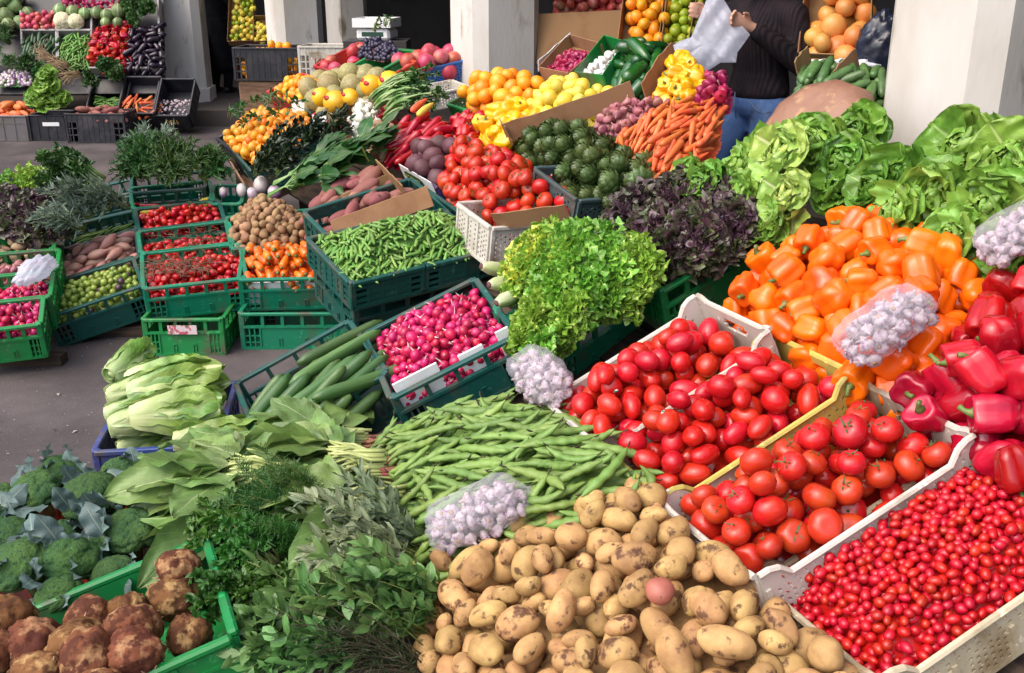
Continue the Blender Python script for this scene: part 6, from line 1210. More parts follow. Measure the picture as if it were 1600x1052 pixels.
heap(S, GPp, K['longgreen'], .031, 'green_pepper', 'long dark green pepper in the heap by the oranges', 'pepper', 'long dark green peppers', n=60, L=.05, ks=4, hmid=.10, hedge=.02, ew=.15, depth=.1, yaw=(110, 40), seed=52, bedmat=M_['greenpep'])
sheet_px(S, (1012, 160), (1058, 92), .09, 'cardboard divider between green peppers and lemons')
LM = px(S, [(1028, 158), (1040, 125), (1060, 95), (1078, 95), (1100, 135), (1078, 158)])
heap(S, LM, K['yellowpep'], .036, 'yellow_pepper', 'bright yellow pepper below the white bag', 'pepper', 'bright yellow peppers below the bag', n=50, hmid=.06, hedge=.02, ew=.15, depth=.08, seed=53, bedmat=M_['yellowpep'], smin=.7, smax=.9)
RO = px(S, [(1078, 160), (1094, 136), (1108, 116), (1132, 114), (1132, 150), (1108, 162)])
heap(S, RO, K['redonion'], .034, 'red_onion', 'crimson red onion behind the carrots', 'onion', 'red onions behind the carrots', n=60, hmid=.05, hedge=.0, ew=.15, depth=.08, seed=54, smin=.72, smax=.88, bedmat=M_['redonion'])
OF = fr_ang(atd(1015, 60, 6.3), -18, 58)
heap(OF, px(OF, [(974, 78), (985, 40), (990, -30), (1045, -35), (1040, 30), (1030, 72)]), K['orange'], .041, 'orange', 'bright orange stacked in the upright box', 'orange', 'oranges in the upright box', n=70, hmid=.05, hedge=.02, ew=.1, depth=.09, seed=55, bedmat=M_['orange'])
heap(OF, px(OF, [(1042, 75), (1048, 30), (1052, -35), (1098, -35), (1092, 30), (1076, 72)]), K['lime'], .032, 'lime', 'yellow green lime stacked beside the oranges', 'lime', 'limes in the upright box', n=90, hmid=.05, hedge=.02, ew=.1, depth=.07, seed=56, bedmat=M_['lime'])
tray(OF.up(-.04), [(968, 84), (1032, 78), (1046, -40), (984, -40)], .10, 'upright cardboard box of oranges', M_['card']); tray(OF.up(-.04), [(1036, 82), (1078, 78), (1100, -40), (1050, -40)], .10, 'upright cardboard box of limes', M_['card'])
TF = fr_ang(atd(900, 6, 7.3), -14, 40)
heap(TF, px(TF, [(866, 12), (985, 12), (985, -40), (870, -40)]), K['appl'], .038, 'apple', 'red apple in the tray above the cardboard sheet', 'apple', 'red apples above the cardboard sheet', n=60, hmid=.03, hedge=.02, ew=.1, depth=.07, seed=57, bedmat=M_['pome'])
# right of the woman
GF = fr_ang(atd(1305, 60, 4.9), -30, 55)
heap(GF, px(GF, [(1262, 92), (1350, 95), (1355, 20), (1350, -40), (1285, -40), (1272, 30)]), K['grapefruit'], .052, 'grapefruit', 'orange pink grapefruit stacked behind the courgettes', 'grapefruit', 'grapefruit stacked behind the courgettes', n=46, hmid=.05, hedge=.02, ew=.1, depth=.11, seed=58, bedmat=M_['grapefruit'])
tray(GF.up(-.05), [(1252, 100), (1362, 104), (1368, -45), (1268, -45)], .10, 'upright brown cardboard box of grapefruit', M_['card'])
CZ = px(S, [(1245, 165), (1248, 120), (1285, 105), (1350, 112), (1382, 118), (1375, 145), (1330, 165), (1270, 175)])
heap(S, CZ, K['court'], .0165, 'small_courgette', 'small green courgette behind the pumpkin', 'courgette', 'small courgettes behind the pumpkin', n=70, L=.045, ks=4, hmid=.09, hedge=.02, ew=.12, depth=.09, yaw=(120, 30), seed=59, bedmat=M_['courgette2'])
sheet_px(S, (1312, 150), (1345, 112), .10, 'dark cardboard flap between the courgettes'); sheet_px(S, (1250, 128), (1270, 104), .09, 'dark cardboard flap left of the courgettes')
a, b = S.hit(1284, 215); v, f = lathe([(.012, .60), (.35, .66), (.62, .60), (.88, .38), (1, .0), (.9, -.36), (.6, -.58), (.1, -.6)], 40, lambda t, u: 1+.03*np.cos(10*t)); v = v*np.array([.215, .17, .14])
o = tag(ob('pumpkin', G().add(v, f).mesh('pumpkin', M_['pumpkin']), np.array(S.M(a, b, .05))@trs(R=basis(z=[.05, -.55, 1], roll=.35))), 'large pale brown pumpkin between the courgettes and the lettuces', 'pumpkin')
def blobat(name, px_, py_, d, dims, yaw, label, mat, seed, cat='bag', am=(.12, .06)):
    rn = np.random.RandomState(seed); v, f = sphere(40, 28); v = v*(wob(v, rn, am[0], 2.5)*wob(v, rn, am[1], 7)*wob(v, rn, .03, 16, 9))[:, None]*np.array(dims)/2; return tag(ob(name, G().add(v, f).mesh(name, M_[mat]), fr_ang(atd(px_, py_, d), yaw, 0).M()), label, cat)
M_['blackfilm'] = veg('black_polythene', (.012, .014, .03), (.02, .024, .05), rough=.25, vv=0, bump=.8, bsc=25); M_['whitefilm'] = veg('white_polythene', (.72, .73, .8), (.6, .62, .7), rough=.25, vv=0, bump=.8, bsc=22)
blobat('black_bag', 1372, 75, 4.55, (.20, .22, .30), 0, 'dark navy plastic bag hanging beside the nearest pillar', 'blackfilm', 61); blobat('white_bag', 1318, 104, 4.55, (.30, .10, .07), -10, 'white plastic sheet crumpled behind the courgettes', 'whitefilm', 62, am=(.2, .12))
# ---------------------------------------------------------------- people
def blobmesh(name, parts, mat, vox=.009, smooth=6):
    g = G()
    for pts, rad in parts:
        pts = [np.array(p, float) for p in pts]
        for k in range(len(pts)):
            v, f = sphere(16, 10); r = rad[k]; g.add(v*np.array(r if hasattr(r, '__len__') else (r, r, r))+pts[k], f)
        for k in range(len(pts)-1):
            n = int(max(5, np.linalg.norm(pts[k+1]-pts[k])/(.012+.18*np.max(rad[k])))); t = np.linspace(0, 1, n)[:, None]; P = pts[k]*(1-t)+pts[k+1]*t
            for q in range(1, n-1):
                v, f = sphere(14, 9); r = np.array(rad[k])*(1-t[q])+np.array(rad[k+1])*t[q]; g.add(v*r+P[q], f)
    me = g.mesh(name, mat); o = ob('tmp', me); m = o.modifiers.new('r', 'REMESH'); m.mode = 'VOXEL'; m.voxel_size = vox; m.use_smooth_shade = True; s = o.modifiers.new('s', 'SMOOTH'); s.iterations = smooth; s.factor = .5
    m2 = bpy.data.meshes.new_from_object(o.evaluated_get(bpy.context.evaluated_depsgraph_get())); bpy.data.objects.remove(o); m2.name = name; m2.materials.clear(); m2.materials.append(mat)
    return m2
M_['eye'] = veg('eye', (.05, .03, .02), vv=0, rough=.15); M_['lips'] = veg('lips', (.42, .14, .12), vv=0, rough=.4)
M_['skin'] = veg('skin', (.50, .27, .19), (.55, .31, .22), sc_=30, rough=.5, vv=0, hv=0); M_['hair'] = veg('dark_hair', (.02, .013, .009), (.035, .02, .012), sc_=40, rough=.45, vv=0, stretch=(6, 6, .6))
M_['knit'] = veg('black_rib_knit', (.014, .011, .014), (.022, .015, .019), sc_=12, rough=.9, vv=0, bump=.3, bsc=160, spec=.15)
m = M_['knit']; N = m.node_tree.nodes; wv = N.new('ShaderNodeTexWave'); tcx = N.new('ShaderNodeTexCoord'); wv.bands_direction = 'Y'; wv.inputs['Scale'].default_value = 17; wv.inputs['Distortion'].default_value = .6; m.node_tree.links.new(tcx.outputs['Object'], wv.inputs[0]); bpn = N.new('ShaderNodeBump'); bpn.inputs['Strength'].default_value = .6; bpn.inputs['Distance'].default_value = .006; m.node_tree.links.new(wv.outputs['Fac'], bpn.inputs['Height']); m.node_tree.links.new(bpn.outputs[0], N['Principled BSDF'].inputs['Normal'])
M_['denim'] = veg('blue_denim', (.09, .17, .37), (.05, .10, .26), sc_=6, thr=(.4, .7), rough=.85, vv=0, hv=0, bump=.5, bsc=22, c3=(.17, .26, .46), sc3=9, thr3=(.55, .75), spec=.15, stretch=(1, 1, .55))
M_['blackcloth'] = veg('black_cloth', (.008, .008, .011), (.012, .012, .015), rough=.9, vv=0, spec=.1); M_['shoe'] = veg('dark_leather', (.02, .015, .012), rough=.4, vv=0)
M_['thread'] = veg('jeans_seam', (.10, .14, .26), rough=.8, vv=0)
def person(M, label, top, bottom, J, coat=False, vx=1.):
    root = tag(ob('person', None, M), label, 'person')
    hd = J['head']; sk = []
    nose = np.array(J['face']); up = np.array([0, 0, 1.]); sd_ = nrm(np.cross(up, nose)); h = np.array(hd)
    sk.append(([h, h+nose*.015-up*.055], [(.078, .075, .105), (.060, .058, .07)])); sk.append(([h+nose*.088-up*.005, h+nose*.104-up*.028], [.011, .016])); sk.append(([h+nose*.090-up*.068+sd_*.02, h+nose*.090-up*.068-sd_*.02], [.010, .010]))
    for s in (-1, 1): sk.append(([h+sd_*s*.076-nose*.005-up*.02], [(.016, .016, .03)])); sk.append(([h+nose*.078+sd_*s*.030+up*.012], [.013]))
    sk.append(([h-up*.07-nose*.02, np.array(J['neck'])], [.052, .058])); sk.append(([J['neck'], J['chest'], J['waist'], J['hip']], [.06, (.13, .15, .13), (.105, .125, .12), (.125, .155, .12)]))
    for s in (-1, 1):
        e = h+nose*.083+sd_*s*.031+up*.004; v, f = sphere(10, 7); ob('eye', G().add(v*np.array([.011, .011, .009])+e, f).mesh('eye', M_['eye']), None, root)
        ob('eyebrow', G().add(*tube([e+up*.018-sd_*.014+nose*.006, e+up*.022+nose*.009, e+up*.018+sd_*.014+nose*.004], [.002, .003, .002], 5)[:2]).mesh('eyebrow', M_['hair']), None, root)
    ob('mouth', G().add(*tube([h+nose*.092-up*.066+sd_*.022, h+nose*.1005-up*.067, h+nose*.092-up*.066-sd_*.022], [.002, .0055, .002], 6)[:2]).mesh('mouth', M_['lips']), None, root)
    for s in 'LR':
        sh, el, wr = (np.array(J[k+s]) for k in ('sh', 'el', 'wr')); sk.append(([sh, el, wr], [.050, .038, .026])); hp, kn, an = (np.array(J[k+s]) for k in ('hp', 'kn', 'an')); sk.append(([hp, kn, an], [.085, .055, .038]))
        hdr = nrm(np.array(J['hand'+s])); pn = nrm(np.cross(hdr, [0, 0, 1.])); pl = np.cross(pn, hdr); sk.append(([wr, wr+hdr*.045, wr+hdr*.085], [.024, (.022, .022, .030), (.020, .020, .030)]))
        for k in range(4):
            b0 = wr+hdr*.09+pl*(.030-.020*k); l = (.062, .07, .066, .052)[k]; c = -pn*(1 if s == 'L' else -1); sk.append(([b0, b0+hdr*l*.45+c*.006, b0+hdr*l*.75+c*.022, b0+hdr*l*.80+c*.040], [.0088, .0082, .0076, .0068]))
        b0 = wr+hdr*.035+pl*.026; c = -pn*(1 if s == 'L' else -1); sk.append(([b0, b0+hdr*.025+pl*.018+c*.015, b0+hdr*.052+pl*.012+c*.03], [.012, .0105, .009]))
    ob('body', blobmesh('body', sk, M_['skin'], .0068*vx, 4), None, root)
    c = [([J['neck']+np.array([0, 0, -.03]), J['chest'], J['waist'], J['hem']], [.085, (.150, .170, .14), (.128, .150, .12), (.145, .175, .07)])]
    for s in 'LR':
        sh, el, wr = (np.array(J[k+s]) for k in ('sh', 'el', 'wr')); c.append(([np.array(J['chest'])*.5+sh*.5+np.array([0, 0, .04]), sh, el, el*.12+wr*.88], [.085, .070, .058, .047]))
    ob('sweater', blobmesh('sweater', c, top, .010*vx, 8), None, root)
    c = [([J['waist']*.4+J['hip']*.6, J['hip']], [(.125, .152, .05), (.140, .170, .11)])]
    for s in 'LR':
        hp, kn, an = (np.array(J[k+s]) for k in ('hp', 'kn', 'an')); c.append(([hp, hp*.55+kn*.45, kn, an], [.102, .088, .072, .062])); f = nrm(np.array([1., 0, 0])); ob('shoe', blobmesh('shoe', [([an-f*.03-np.array([0, 0, .04]), an+f*.07-np.array([0, 0, .05]), an+f*.15-np.array([0, 0, .055])], [.042, .040, .030])], M_['shoe'], .009, 4), None, root)
    if coat: c.append(([J['hip'], np.array([0, 0, .35])], [(.16, .2, .1), (.2, .24, .1)]))
    ob('skirt' if coat else 'jeans', blobmesh('jeans', c, bottom, .010*vx, 5), None, root)
    ob('hair', blobmesh('hair', [([h-nose*.030+up*.035, h-nose*.05-up*.05, h-nose*.06-up*.14], [(.080, .084, .088), (.070, .080, .085), (.055, .07, .06)])], M_['hair'], .01, 5), None, root)
    return root
A_ = np.array
JW = dict(head=A_([.04, 0, 1.56]), face=[.97, 0, -.24], neck=A_([.0, 0, 1.42]), chest=A_([.0, 0, 1.27]), waist=A_([-.01, 0, 1.08]), hem=A_([.0, 0, .985]), hip=A_([0, 0, .93]),
          shL=[-.01, .185, 1.36], shR=[0, -.185, 1.36], elL=[.0, .265, 1.13], elR=[.12, -.25, 1.14], wrL=[.235, .135, 1.31], wrR=[.30, -.10, 1.36], handL=[.8, -.3, .35], handR=[.8, .3, .2],
          hpL=[0, .088, .90], hpR=[.01, -.088, .90], knL=[.05, .10, .49], knR=[.28, -.10, .53], anL=[-.06, .10, .09], anR=[.36, -.11, .09])
pw = atd(1184, 142, 5.25); fd = nrm([-.80, -.60]); MW = Matrix(((fd[0], -fd[1], 0, pw[0]), (fd[1], fd[0], 0, pw[1]), (0, 0, 1, .19), (0, 0, 0, 1)))
wom = person(MW, 'woman in a black ribbed pullover and blue jeans holding up a white plastic bag', M_['knit'], M_['denim'], JW)
for pts in ([(.146, .075, .955), (.140, .11, .915), (.120, .145, .895), (.085, .170, .905)], [(.150, -.02, .99), (.158, -.01, .93), (.150, .0, .86)]): ob('seam', G().add(*tube(pts, .0035, 5)[:2]).mesh('seam', M_['thread']), None, wom)
JB = dict(JW); JB.update(elL=[-.03, .25, 1.10], elR=[-.03, -.25, 1.10], wrL=[.08, .2, .92], wrR=[.08, -.2, .92], handL=[.4, -.1, -.8], handR=[.4, .1, -.8], knR=[.05, -.1, .49], anR=[-.05, -.1, .09])
pb = atd(347, 100, 13.7); person(Matrix.Translation((pb[0], pb[1], .19))@Matrix.Rotation(1.2, 4, 'Z'), 'person in black clothes standing in the shade beside the far pillar', M_['blackcloth'], M_['blackcloth'], JB, True, 1.7)
# the white bag she holds
HF = fr_ang(atd(1105, 62, 4.93), -16, 84)
OUT = px(HF, [(1122, -12), (1104, -2), (1092, 30), (1080, 58), (1062, 64), (1043, 76), (1045, 88), (1062, 93), (1052, 112), (1044, 127), (1066, 131), (1088, 129), (1104, 112), (1126, 98), (1150, 98), (1152, 82), (1172, 54), (1148, 28), (1134, 4)])
OUT = np.array(OUT); cen = np.array(HF.hit(1102, 70)); rn = np.random.RandomState(9); nO = 114; ii = np.linspace(0, len(OUT), nO, endpoint=False); i0 = ii.astype(int); fr2 = (ii-i0)[:, None]; OP_ = OUT[i0]*(1-fr2)+OUT[(i0+1) % len(OUT)]*fr2
g = G(); nr = 22
for sg in (1, -1):
    v = []
    for k in range(nr):
        t = 1-k/(nr-.5); p = cen+(OP_-cen)*t; an = np.arctan2(*(OP_-cen).T); fold = .014*np.sin(p[:, 0]*23+p[:, 1]*17+1)+.008*np.sin(p[:, 0]*61-p[:, 1]*38)+.004*np.sin(p[:, 0]*120+p[:, 1]*95)
        v.append(np.stack([p[:, 0], p[:, 1], sg*(.045*np.sqrt(max(0, 1-t**2)))+fold*min(1, t*1.4)*(.6+.4*sg)], 1))
    v = np.concatenate(v); g.add(v, gridf(nr, nO, True)); g.add(v[-nO:], np.arange(nO)[None])
tag(ob('carrier_bag', g.mesh('carrier_bag', M_['bagfilm']), HF.M()), 'white translucent plastic bag held up by the woman', 'bag')
# ---------------------------------------------------------------- the far stand on the left
FS = fr_ang(atd(130, 90, 11.7), 0, 52)
g = G().add(*(lambda v, f, uv: (v, f, 0, uv))(*leafv(.2, .2))) if False else None
K['cab'] = []
for q in range(3):
    rn = np.random.RandomState(500+q); v, f = sphere(16, 12); gg = G().add(v*wob(v, rn, .03, 2)[:, None]*.082, f, 0, np.stack([v[:, 0]*.5+.5, v[:, 2]*.3+.6], 1)); gl = G()
    for k in range(7):
        lv, lf, uv = leafv(.19, .17, a0=1.1, a1=.2, a2=1.25, cup=.6, wave=.008, nw=2, ph=k, nx=9, ny=7, prof=BROAD); gl.add(lv@rotm('Z', k*2.4)[:3, :3].T*.92+np.array([0, 0, -.085])+rotm('Z', k*2.4)[:3, :3]@np.array([0, .012, 0]), lf, 0, uv)
    K['cab'].append(Kind('cabbage', gg, M_['cabbage'], [('outer_leaf', gl, M_['cabbage'])]))
def fs(poly, kinds, r, name, label, cat, group, n, **k): heap(FS, px(FS, poly), kinds, r, name, label, cat, group, n=n, **k)
fs([(-30, 48), (-30, -10), (36, -10), (40, 20), (28, 48)], K['cab'], .083, 'cabbage', 'pale green cabbage in the left pile of the far stand', 'cabbage', 'cabbages in the left pile', 18, hmid=.10, hedge=.03, ew=.15, depth=.18, seed=70, mode='up')
fs([(36, 46), (35, 24), (86, 22), (88, 46)], K['appl'], .040, 'far_tomato', 'pinkish tomato in the white box of the far stand', 'tomato', 'pinkish tomatoes in the far stand', 34, hmid=.06, hedge=.02, ew=.1, depth=.09, seed=71, bedmat=M_['pome'])
for q, (x, y, kk, s) in enumerate(((101, 38, 'cauli', 1.25), (122, 39, 'cauli', 1.1), (97, 21, 'cab', .9), (117, 23, 'cab', .9), (135, 26, 'cab', .8), (154, 25, 'cab', .85), (170, 29, 'cab', .9), (188, 22, 'cab', 1.05), (168, 40, 'cab', .7), (187, 40, 'cab', .7))):
    a, b = FS.hit(x, y); lb = {0: 'creamy cauliflower, left of the two below the cabbages', 1: 'creamy cauliflower, right of the two below the cabbages'}.get(q, 'green cabbage in the top row of the far stand'); place('cauliflower' if kk == 'cauli' else 'cabbage', K[kk][q % len(K[kk])], np.array(FS.M(a, b, .06))@trs(R=basis(z=[.3*math.sin(q*2), -.6, 1]), s=s), lb, 'cauliflower' if kk == 'cauli' else 'cabbage', None if q < 2 else 'cabbages in the top row')
fs([(140, 94), (143, 66), (150, 44), (175, 40), (204, 38), (206, 62), (200, 112), (160, 112)], K['rpepfar'], .038, 'red_pepper', 'shiny red pepper beside the aubergines in the far stand', 'pepper', 'red peppers in the far stand', 95, hmid=.06, hedge=.02, ew=.1, depth=.08, seed=72, bedmat=M_['rpepfar'])
fs([(204, 44), (252, 40), (254, 112), (200, 112), (195, 80)], K['egg'], .034, 'aubergine', 'glossy black aubergine in the far stand', 'aubergine', 'aubergines in the far stand', 110, L=.035, ks=3, hmid=.06, hedge=.02, ew=.1, depth=.08, seed=73, bedmat=M_['eggplant'])
fs([(32, 92), (38, 66), (60, 58), (92, 60), (94, 106), (62, 112), (36, 104)], K['courfar'], .022, 'courgette', 'dark green courgette in the far stand', 'courgette', 'dark courgettes in the far stand', 140, L=.05, ks=3, hmid=.05, hedge=.02, ew=.1, depth=.06, yaw=(90, 18), seed=74, bedmat=M_['courgette'])
fs([(96, 98), (96, 72), (106, 57), (138, 58), (140, 104), (112, 108)], K['chili'], .012, 'green_chili', 'green chili pepper in the far stand', 'chili', 'green chilies in the far stand', 120, L=.045, ks=3, hmid=.05, hedge=.02, ew=.1, depth=.04, yaw=(75, 35), seed=75, bedmat=M_['chili'])
fs([(-10, 134), (-10, 116), (20, 108), (46, 112), (50, 132)], K['turnip'], .024, 'white_bulb', 'small white bulb with green top in the far stand', 'onion', 'white bulbs in the far stand', 60, hmid=.05, hedge=.02, ew=.1, depth=.05, seed=76, smin=.45, smax=.6, bedmat=M_['farherb'])
fs([(95, -2), (195, 4), (195, 16), (95, 14)], K['redonion'], .036, 'red_onion', 'red onion in the top row of the far stand', 'onion', 'red onions in the top row', 50, hmid=.05, hedge=.02, ew=.1, depth=.08, seed=77)
for q, (x, y) in enumerate(((205, 22), (225, 18), (240, 24), (222, 32), (245, 12), (205, 10))): bpx(FS, x, y, .06, 40*q, .14, 18, 9, lf_parsley(.045), 'farherb', 'bunch of green herbs in the top row of the far stand', spread=1.2, seed=520+q, group='green herbs in the top row', u0=.2)
for q, (x, y) in enumerate(((10, 62), (22, 75), (5, 85), (25, 92), (-8, 72), (14, 100))): bpx(FS, x, y, .05, 50*q, .16, 26, 12, lf_blade(.05, .010), 'greens', 'bunch of dark green herbs below the left cabbages', spread=1.2, seed=530+q, group='dark herbs below the left cabbages', u0=.1)
for q, (x, y) in enumerate(((165, 120), (185, 118), (200, 122), (150, 124), (60, 112), (35, 108))): bpx(FS, x, y, .08, 60*q, .16, 18, 8, lf_parsley(.05), 'greens', 'bunch of green leaves on the low shelf of the far stand', spread=1.3, seed=540+q, group='green bunches on the low shelf', u0=.1)
for q, (x, y) in enumerate(((95, 108), (118, 112), (135, 122))):
    a, b = FS.hit(x, y); bunch(FS, a, b, .10, 60+30*q, .26, 50, 1, lf_blade(.02, .004), 'greyherb', 'tuft of straw coloured roots on the far stand', name='root_tuft', spread=.5, seed=550+q, group='straw coloured tufts on the far stand', sr=.004, smat='ginger', cat='roots')
# the stand itself: tilted shelves with white edges
st_ = tag(ob('display_stand', None, FS.M(0, 0, -.10)), 'tiered vegetable stand with white shelf edges beside the far pillar', 'stand')
M_['edge'] = veg('white_shelf_edge', (.36, .34, .34), (.2, .18, .17), sc_=6, rough=.7, vv=0)
def fline(x0, y0, x1, y1, nm, w=.022, h=.13):
    a, b = np.array(FS.hit(x0, y0)), np.array(FS.hit(x1, y1)); L = np.linalg.norm(b-a); an = math.atan2(*(b-a)[::-1]); g = G().add(*box(0, L, -w/2, w/2, .0, h)); ob(nm, g.mesh(nm, M_['edge'], False), Matrix.Translation((a[0], a[1], 0))@Matrix.Rotation(an, 4, 'Z'), st_)
for q in ((34, 49, 90, 49), (90, 49, 143, 49), (92, 17, 205, 17), (140, 108, 250, 108), (-30, 103, 38, 103)): fline(*q, 'shelf_edge')
for q in ((35, 70, 33, 18), (90, 110, 88, 14), (143, 60, 144, 18), (92, 110, 91, 50), (252, 110, 247, -5)): fline(*q, 'divider', h=.12)
P4 = px(FS, [(-60, 140), (253, 138), (250, -60), (-60, -60)]); g = G().add(np.array([[x, y, z] for z in (-.04, -.004) for x, y in P4]), BOXF); ob('back_board', g.mesh('back_board', M_['black'], False), None, st_)
# crates along the foot of the far stand
def gcrate(x0, x1, yb, hpx, d, style, mat, label, yaw=0, lift=0., grp=None, tilt=0.):
    p = at((x0+x1)/2, yb, lift); k = 1600/((p-C0)@FWD); w = (x1-x0)/k; h = hpx/k; f = fr_ang(p+np.array([0, d/2, h]), yaw, tilt); return f, crate(f, w, d, h, style, M_[mat], label, grp), w, h
f, _, w, h = gcrate(-28, 47, 221, 40, .42, 'solid', 'grey', 'grey plastic crate of orange sweet potatoes at the far left'); heap(f, rect(w, .42, .04), [Kind('sweet_potato', k.g, M_['carrot']) for k in K['sweet']], .034, 'sweet_potato', 'orange sweet potato in the grey crate of the far stand', 'sweet potato', 'orange sweet potatoes in the grey crate', n=40, L=.035, ks=3, hmid=.10, hedge=.0, ew=.15, depth=.12, seed=80, bedmat=M_['carrot'])
f, rb, w, h = gcrate(49, 106, 220, 40, .40, 'solid', 'black', 'black crate under the lettuces at the foot of the far stand'); ob('label', G().add(*box(-.09, .09, -.003, 0, .16, .20)).mesh('label', M_['labelwhite'], False), Matrix.Translation((.05, -.219, 0)), rb)
for q, (x, y, z, s) in enumerate(((72, 165, .06, 1.1), (92, 160, .08, 1.1), (82, 140, .22, 1.2), (62, 150, .12, .9), (100, 150, .10, .95), (84, 125, .36, .9))):
    a, b = f.hit(x, y+12); head(f, (x-78)/140, -.12+.10*z, z*1.0+.02, 'let', 'green lettuce piled on the black crate of the far stand', 'lettuces piled on the black crate', s, (0, -.9), seed=560+q)
f, rb, w, h = gcrate(108, 198, 224, 46, .38, 'grid', 'black', 'dark crate of dusky potatoes at the front of the far stand'); heap(f, rect(w, .38, .03), K['sweet'], .034, 'sweet_potato', 'dusky purple potato in the dark crate of the far stand', 'sweet potato', 'dusky potatoes in the dark crate', n=42, L=.02, ks=2, hmid=.09, hedge=.0, ew=.12, depth=.11, seed=81, bedmat=M_['sweet'], smin=.7, smax=.95)
def tall(x0, x1, ytop, yrim, ybot, label, kinds, r, nm, lb, cat, grp, n, dep, **k):
    """a deep crate tipped towards the aisle: its mouth shows above its front wall"""
    p = at((x0+x1)/2, ybot, 0); p = p+np.array([0, dep, 0]); s = 1600/((p-C0)@FWD); w = (x1-x0)/s; hf = (ybot-yrim)/s; f = fr_ang(p+np.array([0, .10, hf]), 0, 42); o = tag(ob('plastic_crate', None, f.M()), label, 'crate', 'deep black crates tipped towards the aisle'); D = .52; hh = hf*.95
    for (x, y, rz, L, e) in ((0, 0, 0, w, True), (0, D, PI, w, True), (-w/2, D/2, -PI/2, D-.016, False), (w/2, D/2, PI/2, D-.016, False)): ob('end_wall' if e else 'side_wall', wall(L, hh, 'solid', e, M_['black']), Matrix.Translation((x, y, -hh))@Matrix.Rotation(rz, 4, 'Z'), o)
    ob('base', G().add(*box(-w/2+.01, w/2-.01, .01, D-.01, -hh+.004, -hh+.014)).mesh('base', M_['black'], False), None, o)
    heap(f.up(-.05), [(-w/2+.03, .02), (w/2-.03, .02), (w/2-.03, .27), (-w/2+.03, .27)], kinds, r, nm, lb, cat, grp, n=n, hmid=.03, hedge=0., ew=.08, **k); return f, o, w, hh
f, o, w, hh = tall(112, 170, 137, 185, 222, 'deep black crate of green chilies behind the dark crate of potatoes', K['chili'], .012, 'green_chili', 'green chili in the deep black crate', 'chili', 'green chilies in the deep black crate', 50, .40, L=.045, ks=3, depth=.05, yaw=(10, 30), seed=82)
f, o, w, hh = tall(173, 230, 137, 183, 220, 'deep black crate of carrots', K['carrot'], .020, 'carrot', 'stout orange carrot in the deep black crate', 'carrot', 'carrots in the deep black crate', 30, .2, L=.05, ks=3, depth=.07, yaw=(60, 40), seed=83, smin=1.1, smax=1.4); text('180', Matrix.Translation((-.08, -.019, -hh*.62))@Matrix.Rotation(PI/2, 4, 'X')@Matrix.Scale(-1, 4, (1, 0, 0)), .10, M_['labelyellow'] if False else M_['tang'], None, parent=o)
f, o, w, hh = tall(233, 288, 137, 184, 217, 'deep black crate of small onions marked with yellow numbers', K['garlic'], .022, 'small_bulb', 'small white bulb in the numbered black crate', 'onion', 'small bulbs in the numbered black crate', 50, .1, depth=.05, seed=84); text('180', Matrix.Translation((0, -.019, -hh*.66))@Matrix.Rotation(PI/2, 4, 'X')@Matrix.Scale(-1, 4, (1, 0, 0)), .11, M_['tang'], None, parent=o)
f, o, w, hh = tall(267, 318, 78, 137, 157, 'deep dark crate of pale beans against the far pillar', K['bean'], .007, 'pale_bean', 'pale green bean pod in the deep dark crate', 'bean', 'pale beans in the deep dark crate', 130, 4.0, L=.04, ks=3, depth=.05, seed=85) if False else (None,)*4
p = at(292, 152, .19); s_ = 1600/((p-C0)@FWD); w = 50/s_; f = fr_ang(p+np.array([0, .1, .22]), 0, 62); o = tag(ob('plastic_crate', None, f.M()), 'deep dark green crate of pale beans against the far pillar', 'crate'); D = .62; hh = .2
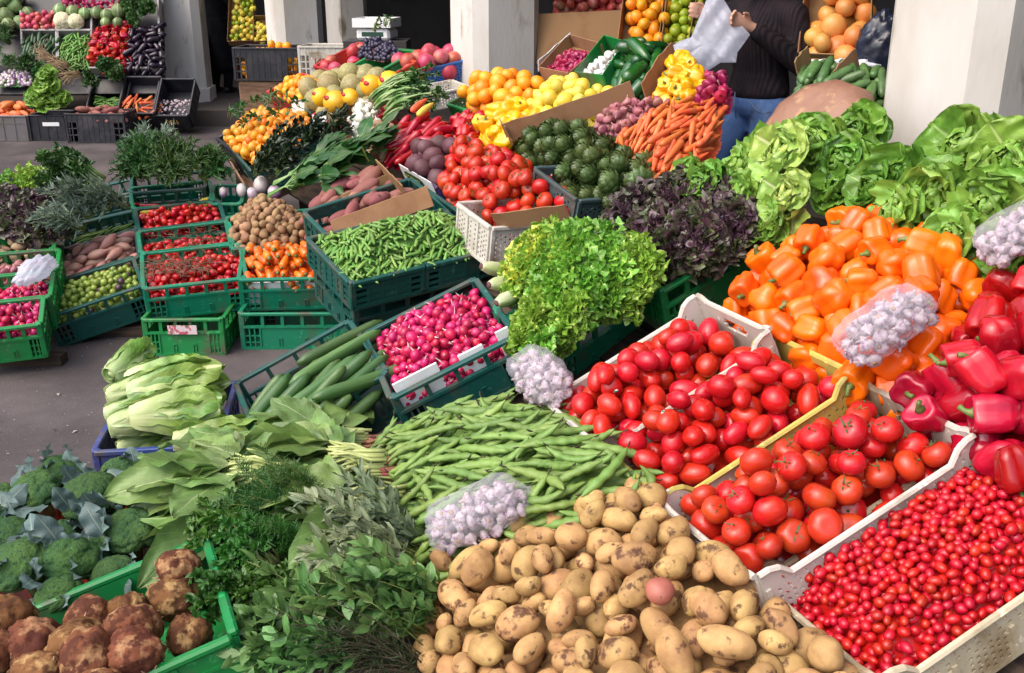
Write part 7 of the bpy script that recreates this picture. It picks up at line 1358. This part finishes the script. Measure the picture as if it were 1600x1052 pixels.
for (x, y, rz, L, e) in ((0, 0, 0, w, True), (0, D, PI, w, True), (-w/2, D/2, -PI/2, D-.016, False), (w/2, D/2, PI/2, D-.016, False)): ob('end_wall' if e else 'side_wall', wall(L, hh, 'solid', e, M_['tealgrey']), Matrix.Translation((x, y, -hh))@Matrix.Rotation(rz, 4, 'Z'), o)
ob('base', G().add(*box(-w/2+.01, w/2-.01, .01, D-.01, -hh+.004, -hh+.014)).mesh('base', M_['black'], False), None, o)
M_['palebean'] = veg('pale_bean', (.42, .44, .22), (.25, .32, .12), sc_=14, vv=.3)
heap(f.up(-.04), [(-w/2+.03, .02), (w/2-.03, .02), (w/2-.03, .38), (-w/2+.03, .38)], rod_kind('pale_bean', M_['palebean'], .11, .010, PODP, 4, ns=6, npt=8), .010, 'pale_bean', 'pale green bean pod in the deep dark green crate', 'bean', 'pale beans in the deep crate', n=120, L=.04, ks=3, hmid=.03, hedge=0, ew=.08, depth=.035, seed=85, bedmat=M_['palebean'])
g = G()
for k in range(14): g.add(*tube([(0, 0, k*.13), (0, 0, k*.13+.13)], .018, 8)[:2], m=k % 2)
pp = at(254, 150, .19); tag(ob('striped_pole', g.mesh('striped_pole', [M_['edge'], M_['red']]), Matrix.Translation(pp.tolist())), 'thin red and white pole at the right end of the far stand', 'pole')
# fruit in the shade between the far pillars
FB_ = fr_ang(atd(405, 40, 12.8), 0, 60)
heap(FB_, px(FB_, [(362, 64), (366, -20), (396, -20), (396, 60)]), K['lime']+K['lemon'], .036, 'shaded_fruit', 'green yellow fruit in the shade beside the person in black', 'fruit', 'green yellow fruit in the shade', n=60, hmid=.05, hedge=.02, ew=.1, depth=.08, seed=86, bedmat=M_['lime'])
heap(FB_, px(FB_, [(400, 66), (400, 36), (424, 36), (424, 66)]), K['lemon'], .036, 'shaded_fruit', 'yellow fruit in the shaded tray left of the grey pillar', 'fruit', 'yellow fruit in the shaded tray', n=24, hmid=.05, hedge=.02, ew=.1, depth=.08, seed=87, bedmat=M_['lemon'])
tray(FB_.up(-.03), [(358, 70), (398, 68), (398, -25), (362, -25)], .09, 'shaded carton of green fruit between the far pillars', M_['card'], name='carton'); tray(FB_.up(-.03), [(399, 70), (427, 68), (427, 30), (399, 30)], .09, 'shaded carton of yellow fruit between the far pillars', M_['card'], name='carton')
